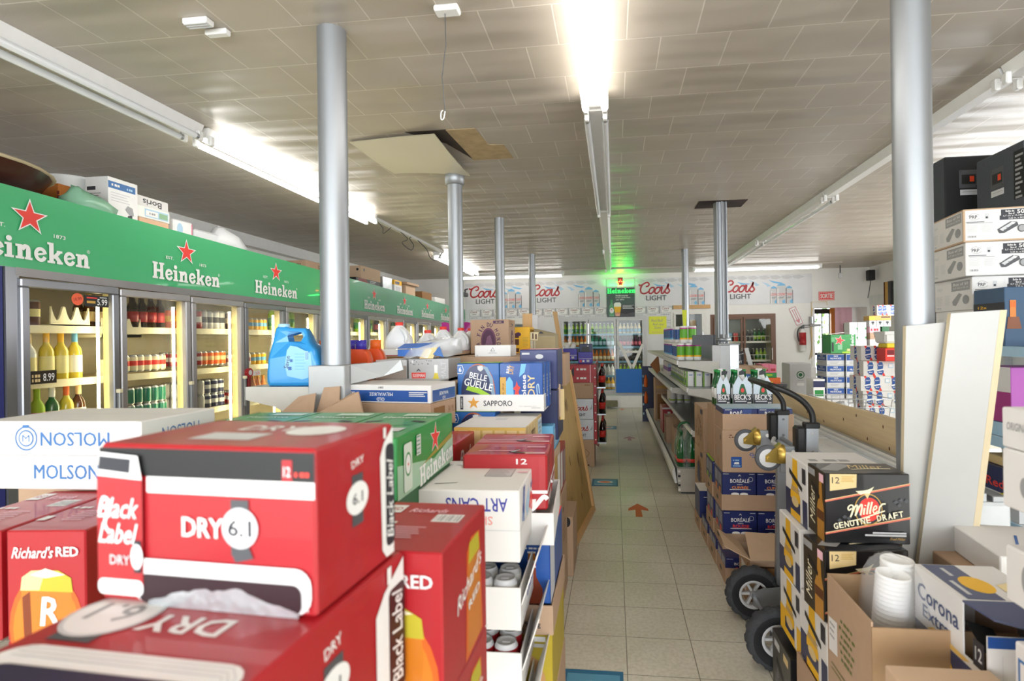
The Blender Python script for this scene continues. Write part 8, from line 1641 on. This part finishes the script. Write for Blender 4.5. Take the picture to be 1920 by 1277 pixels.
# loudspeakers on the top shelf
def speaker(loc, rz, label, W=.30, D=.24, H=1.19, plate='F'):
    t = thing('loudspeaker', label, 'speaker', loc, rz); mb = MB(); mb.box(0, 0, 0, W, D, H, {'*': 'speaker', 'F': 'speaker' if plate == 'L' else 'spkblack'}, .008); mb.build('cabinet', t)
    mb = MB(); f = faces(mb, W, D, H)[plate]; w = f.w; mb_ = f
    cx = w * .45; z1 = H - .09
    mb_.rrect(cx - .05, z1 - .115, cx + .06, z1, .006, 'dgrey').rect(cx - .035, z1 - .09, cx + .048, z1 - .03, 'black').rect(cx + .012, z1 - .075, cx + .038, z1 - .04, mat('#e0441c', .4)).ell(cx - .04, z1 - .01, .004, .004, 'black').ell(cx + .05, z1 - .105, .004, .004, 'black'); mb.build('terminal_plate', t)
    mb = MB(); f = faces(mb, W, D, H)[plate]; f.rect(cx - .045, z1 - .16, cx + .062, z1 - .125, 'lgrey').lines(cx - .03, z1 - .138, .08, 1, .01, .003, 'grey'); mb.build('label_strip', t)
    if plate == 'L': mb = MB(); f = faces(mb, W, D, H)['L']; f.rect(w * .8, H * .72, w * .995, H * .96, 'spkblack').lines(w * .83, H * .94, w * .15, 10, .025, .012, 'grey', .5); mb.build('spec_plate', t)
    return t
speaker((2.113, 3.85, 1.391), 0, 'black loudspeaker cabinet behind the receipt roll cartons, red terminal on its front', plate='F')
speaker((2.19, 3.27, 1.391), 0, 'dark grey loudspeaker cabinet cut off by the right edge', .34, .40, 1.095, plate='L')

# ================================================================ stock at the back right
def art_pabst(fc):
    def logo(A, u, v, s):
        A.poly([(u - s * .45, v + s * .9), (u - s * .2, v + s * .95), (u + s * .0, v + s * .55), (u - s * .2, v + s * .45)], 'bred').poly([(u + s * .05, v - s * .45), (u + s * .3, v - s * .9), (u + s * .55, v - s * .85), (u + s * .3, v - s * .35)], 'bred')
        A.poly([(u - s * .12, v + s * .78), (u + s * .2, v + s * .78), (u + s * .32, v + s * .45), (u + s * .28, v + s * .0), (u + s * .38, v - s * .4), (u + s * .15, v - s * .75), (u - s * .2, v - s * .68), (u - s * .4, v - s * .3), (u - s * .28, v + s * .1), (u - s * .34, v + s * .45)], 'blue').text('Pabst', u, v + s * .4, s * .5, s * .16, 'white', rot=8, shear=.2).poly([(u - s * .42, v - s * .14), (u + s * .42, v + s * .02), (u + s * .42, v - s * .14), (u - s * .4, v - s * .32)], 'white').text('Blue', u, v - s * .42, s * .4, s * .14, 'white', rot=8)
    A = fc['F']; W, H = A.w, A.h; logo(A, W * .18, H * .5, H * .56); logo(A, W * .42, H * .5, H * .56)
    A.rect(W * .62, H * .55, W * .74, H * .85, 'paleblue').rect(W * .635, H * .6, W * .725, H * .8, 'white').rect(W * .7, 0, W * .704, H, 'lgrey'); logo(A, W * .86, H * .5, H * .56)
    L_ = fc['L']; logo(L_, L_.w * .5, H * .5, H * .56)
pm = carton('beer_case', .41, .28, .1625, 'carton', art_pabst)
for i, d in enumerate(('lowest white, red and blue PABST case in view, behind the plywood', 'second PABST case from below in the white stack', 'third PABST case in the white stack, jutting left', 'fourth PABST case in the white stack', 'top PABST case in the white stack beside the red box')):
    place(pm, 'beer_case', (2.72 + (0, -.02, -.045, -.01, .03)[i], 6.48 + .012 * (i % 2) + .16 * (i == 4), .502 + i * .1635), d, 'beer case', math.radians((2, -1, 1, -2, 1)[i]))
place(carton('beer_case', .41, .28, .5, 'carton'), 'beer_case', (2.72, 6.48, 0), 'white case at the floor under the PABST stack', 'beer case')
place(carton('cardboard_box', .2, .2, .14, 'bred', lambda f: f['F'].rect(.02, .07, .09, .12, 'darkred').rect(.02, .05, .09, .062, 'white').rect(.11, .07, .15, .12, 'fabricpink')), 'cardboard_box', (2.90, 6.41, 1.158), 'red box on the PABST stack by the big column', 'box')
mb = MB(); mb.box(0, 0, 0, .16, .2, .05, 'byellow', .008); tag(mb.build('yellow_lid', None, (2.92, 6.42, 1.299)), 'yellow plastic lid on the red box', 'lid')
mb = MB(); mb.box(0, 0, 0, .2, .25, .13, 'white', .02); mb.box(-.008, -.008, .09, .208, .258, .13, 'white', .008); tag(mb.build('foam_cooler', None, (2.90, 6.41, 1.35)), 'white plastic cooler on the yellow lid', 'cooler box')
def art_om(flip):
    def f(fc):
        for k in 'FL':
            A = fc[k]; W, H = A.w, A.h; A.rect(W * .04, H * .42, W * .98, H * .92, 'blue').text('OLD', W * .52, H * .80, W * .24, H * .14, 'white', bold=.03).text('MILWAUKEE', W * .52, H * .60, W * .62, H * .15, 'white', bold=.03).lines(W * .2, H * .3, W * .5, 2, H * .12, H * .04, 'grey')
    return f
om = carton('beer_case', .245, .38, .158, 'lgrey', art_om(0))
for i, d in enumerate(('lowest blue and grey OLD MILWAUKEE case in the left column', 'second lowest OLD MILWAUKEE case in the left column', 'third OLD MILWAUKEE case up in the left column', 'top OLD MILWAUKEE case of the left column, under the green case')):
    place(om, 'beer_case', (3.045 + .004 * (i % 2), 8.5, .53 + i * .1605), d, 'beer case', math.radians(1))
for i, d in enumerate(('lowest OLD MILWAUKEE case in the right column', 'second lowest OLD MILWAUKEE case in the right column', 'third OLD MILWAUKEE case up in the right column', 'top OLD MILWAUKEE case of the right column')):
    place(om, 'beer_case', (3.305, 8.48, .53 + i * .1605), d, 'beer case', math.radians(-1))
place(carton('beer_case', .5, .4, .528, 'lgrey'), 'beer_case', (3.05, 8.5, 0), 'grey case under both OLD MILWAUKEE columns', 'beer case')
place(carton('beer_case', .16, .3, .28, 'white', lambda f: f['F'].rect(0, .16, .16, .25, 'navy').rect(.02, .03, .14, .12, 'green')), 'beer_case', (2.86, 8.5, .53), 'small white, navy and green case left of the OLD MILWAUKEE columns', 'beer case')
place(carton('beer_case', .2, .3, .528, 'lgrey'), 'beer_case', (2.83, 8.5, 0), 'grey case under the small white and navy case', 'beer case')
def art_hbox(fc):
    A = fc['F']; W, H = A.w, A.h
    A.star(W * .36, H * .68, H * .26, 'bred', .42, .25, 'white', .14).text('Hein', W * .86, H * .6, H * .8, W * .14, 'white', rot=90, bold=.05).rect(W * .03, H * .62, W * .16, H * .86, mat('#5aa56a', .5)).rect(W * .04, H * .1, W * .12, H * .58, 'black').rect(W * .28, H * .2, W * .46, H * .46, mat('#7db38a', .5)).rect(W * .6, H * .05, W * .98, H * .2, mat('#6f9a3f', .5)).rect(W * .66, H * .12, W * .86, H * .24, 'goldpale').rect(W * .46, 0, W * .9, H * .09, 'lime')
    fc['R'].rect(0, 0, fc['R'].w, H, 'lgrey')
place(carton('beer_case', .355, .25, .27, 'green', art_hbox), 'beer_case', (3.09, 8.45, 1.181), 'green Heineken case with a big red star on the OLD MILWAUKEE cases', 'beer case', math.radians(6))
mb = MB(); mb.prism([(3.07, 8.42, 1.452), (3.23, 8.44, 1.475), (3.37, 8.70, 1.475), (3.13, 8.70, 1.455)], (0, 0, .006), 'white'); tag(mb.build('white_sheet'), 'white sheet of paper lying on the green Heineken case', 'paper')
# pile of white sheets and boxes on a low stock table
t = thing('stock_table', 'low table of stock with white sheets hanging over it, behind the PABST stack', 'table', (3.82, 8.95, 0))
mb = MB(); mb.box(-.26, -.1, 1.16, .75, .75, 1.2, 'kraftdk'); mb.build('table_top', t)
for x in (-.2, .7):
    for y in (-.05, .7): mb = MB(); mb.box(x - .025, y - .025, 0, x + .025, y + .025, 1.16, 'grey'); mb.build('leg', t)
mb = MB(); rows = []
for i in range(6): rows.append([(3.50 + .05 * j, 8.70 + .06 * i + .0, 1.205 + (.05 + .03 * math.sin(j * 1.3 + i)) * (i / 5) + .02) for j in range(7)])
rows.insert(0, [(3.50 + .05 * j, 8.66, 1.08 + .02 * math.sin(j)) for j in range(7)]); mb.grid(rows, 'white'); tag(mb.build('paper_pile'), 'rumpled pile of white paper sheets on the stock table', 'paper')
place(carton('cardboard_box', .30, .25, .10, 'kraft', lambda f: f['F'].ell(.07, .05, .012, .03, 'brown').greek(.18, .05, .12, .03, 'brown')), 'cardboard_box', (3.86, 9.0, 1.3705), 'kraft carton with a brown mark on the white case', 'box')
place(carton('cardboard_box', .34, .25, .168, 'white'), 'cardboard_box', (3.86, 9.0, 1.2015), 'white case under the kraft carton on the stock table', 'box')
place(carton('cardboard_box', .15, .2, .09, 'fabricpink', lambda f: f['F'].greek(.075, .045, .12, .05, 'red', bold=.03)), 'cardboard_box', (3.865, 9.02, 1.4715), 'pink and red case under the grey cases', 'box')
place(carton('cardboard_box', .10, .2, .09, 'dkgreen'), 'cardboard_box', (4.04, 9.02, 1.4715), 'dark green case beside the pink and red one', 'box')
for k in range(3): place(carton('cardboard_box', .1, .2, .095, 'lgrey', lambda f: f['F'].rect(.03, .05, .07, .08, 'black').rect(.04, .03, .06, .05, 'dgrey')), 'cardboard_box', (3.86 + k * .104, 9.02, 1.5625), ('left', 'middle', 'right')[k] + ' grey case with a black mark in the row of three', 'box')
place(carton('cardboard_box', .31, .2, .07, 'gold', lambda f: f['F'].rect(.0, .01, .08, .06, 'byellow').rect(.17, .035, .3, .06, 'brown')), 'cardboard_box', (3.86, 9.02, 1.6585), 'long gold case on the row of grey cases', 'box')
place(carton('beer_case', .26, .2, .16, 'carton', art_pabst), 'beer_case', (3.98, 9.04, 1.7295), 'PABST case on top of the gold case at back right', 'beer case')
tw = carton('paper_towel_pack', .12, .2, .135, 'white', lambda f: f['F'].rect(.1, .02, .12, .05, 'green').rect(.02, .03, .06, .1, 'lgrey').rect(.07, .06, .1, .12, 'lgrey'))
for i in range(2):
    for j in range(2): place(tw, 'paper_towel_pack', (3.58 + i * .125, 9.04, 1.3645 + j * .137), '%s %s white paper pack in the stack of four by the pink curtain' % (('lower', 'upper')[j], ('left', 'right')[i]), 'paper pack')
place(carton('paper_pack', .25, .2, .16, 'white', lambda f: f['F'].rect(0, 0, .02, .16, 'brown')), 'paper_pack', (3.58, 9.04, 1.2015), 'white pack under the stack of four paper packs', 'pack')
# grey cabinet with a green ring logo
t = thing('metal_cabinet', 'grey cabinet with a round green emblem and a pale handle slot', 'cabinet', (3.16, 10.2, 0))
mb = MB(); mb.box(-.18, -.2, 0, .18, .25, .965, 'lgrey', .01); f = faces(mb, .36, .45, .965, (-.18, -.2, 0))['F']; f.ell(.18, .77, .065, .065, 'dkgreen', 28).ell(.18, .77, .05, .05, 'lgrey', 24).ell(.18, .77, .032, .032, 'dkgreen', 20).lines(.13, .68, .1, 1, .01, .008, 'grey').greek(.12, .33, .16, .022, 'grey'); mb.build('cabinet_body', t)
mb = MB(); f = faces(mb, .36, .45, .965, (-.18, -.2, 0))['F']; f.rrect(.12, .585, .24, .63, .02, 'white'); mb.build('handle_slot', t)
mb = MB(); mb.box(.182, -.15, 0, .28, .2, .9, 'white', .01); mb.build('side_bag', t)
# wire shopping basket behind the plywood
t = thing('shopping_basket', 'wire shopping basket with white goods behind the plywood board', 'basket', (2.2, 5.6, .62)); mb = MB()
for i in range(9): u = -.3 + .075 * i; mb.tube([(u, -.2, .24), (u * .9, -.17, 0), (u * .9, .17, 0), (u, .2, .24)], .003, 'steel', 5)
for z, k in ((.0, .9), (.08, .93), (.16, .97), (.24, 1.0)): mb.tube([(-.3 * k, -.2 * k, z), (.3 * k, -.2 * k, z), (.3 * k, .2 * k, z), (-.3 * k, .2 * k, z)], .004, 'steel', 5, closed=True)
mb.build('wire_frame', t)
mb = MB(); mb.box(-.26, -.16, -.62, -.24, .16, .0, 'steel'); mb.box(.24, -.16, -.62, .26, .16, 0, 'steel'); mb.build('stand', t)
tag(bagmesh([(0, 0, .0, .1, .12), (0, 0, .08, .11, .12), (.02, 0, .15, .06, .07), (.03, 0, .18, .02, .02)], M_wbag, 12, 41, .02).build('goods_bag', None, (2.12, 5.62, .63)), 'white bag of goods in the wire basket', 'bag')
place(carton('cardboard_box', .18, .2, .09, 'kraftdk'), 'cardboard_box', (2.24, 5.55, .63), 'brown box in the wire basket', 'box')
# table of cases before the wood framed fridge
t = thing('stock_shelf', 'low stock rack before the wood framed fridge', 'rack', (1.72, 7.15, 0))
mb = MB(); mb.box(-.26, -.12, .84, .35, .3, .865, 'dgrey'); mb.build('deck', t)
for x in (-.24, .33): mb = MB(); mb.box(x - .015, -.1, 0, x + .015, .28, .84, 'dgrey'); mb.build('leg', t)
place(carton('beer_case', .28, .3, .055, 'navy'), 'beer_case', (1.49, 7.05, .8655), 'dark flat case at the bottom of the rack pile', 'beer case')
place(carton('beer_case', .28, .3, .065, 'royal', lambda f: f['F'].rect(.02, .01, .26, .055, 'blue').greek(.14, .03, .1, .02, 'paleblue')), 'beer_case', (1.49, 7.05, .921), 'blue flat case in the rack pile before the wood fridge', 'beer case')
openbox('open_carton', (1.49, 7.05, .9865), .28, .22, .10, 'open kraft carton on the blue flat case', flaps=([(.14, 0, .1), (.28, 0, .1), (.36, -.05, .06), (.24, -.06, .05)],))
place(carton('beer_case', .14, .2, .17, M_mblk, lambda f: f['F'].poly([(0, .1), (.14, .14), (.14, .145), (0, .105)], 'white').text('DRAFT', .07, .03, .1, .025, 'white', rot=10, bold=.03).text('Miller', .05, .08, .07, .03, 'goldpale', shear=.3)), 'beer_case', (1.48, 7.28, 1.0895), 'black DRAFT case on the rack before the wood framed fridge', 'beer case')
place(carton('cardboard_box', .2, .22, .222, 'kraft'), 'cardboard_box', (1.47, 7.275, .866), 'kraft box under the black DRAFT case', 'box')
mb = MB(); mb.hexa([(1.635, 7.1, 1.09), (1.69, 7.1, 1.09), (1.69, 7.11, 1.09), (1.635, 7.11, 1.09), (1.59, 7.1, 1.30), (1.635, 7.1, 1.305), (1.635, 7.11, 1.305), (1.59, 7.11, 1.3)], 'lgrey'); tag(mb.build('card_flap'), 'pale card flap standing up out of the open kraft carton', 'card')
place(carton('beer_case', .165, .3, .10, 'pink', lambda f: f['F'].rect(.08, 0, .084, .1, 'red').rect(.01, .02, .07, .05, 'red').rect(.1, .02, .155, .05, 'red')), 'beer_case', (1.785, 7.06, .9995), 'pink case on the green flat case', 'beer case')
place(carton('beer_case', .17, .3, .06, 'green', lambda f: f['F'].rect(.05, .02, .12, .045, 'lime')), 'beer_case', (1.785, 7.06, .9385), 'green flat case between the pink and orange cases', 'beer case')
place(carton('beer_case', .2, .25, .16, 'orange', lambda f: f['F'].poly([(.03, .02), (.1, .12), (.16, .02)], 'byellow').ell(.12, .08, .03, .02, 'bred')), 'beer_case', (1.80, 7.06, .7765), 'orange case with yellow art at the side of the rack', 'beer case')
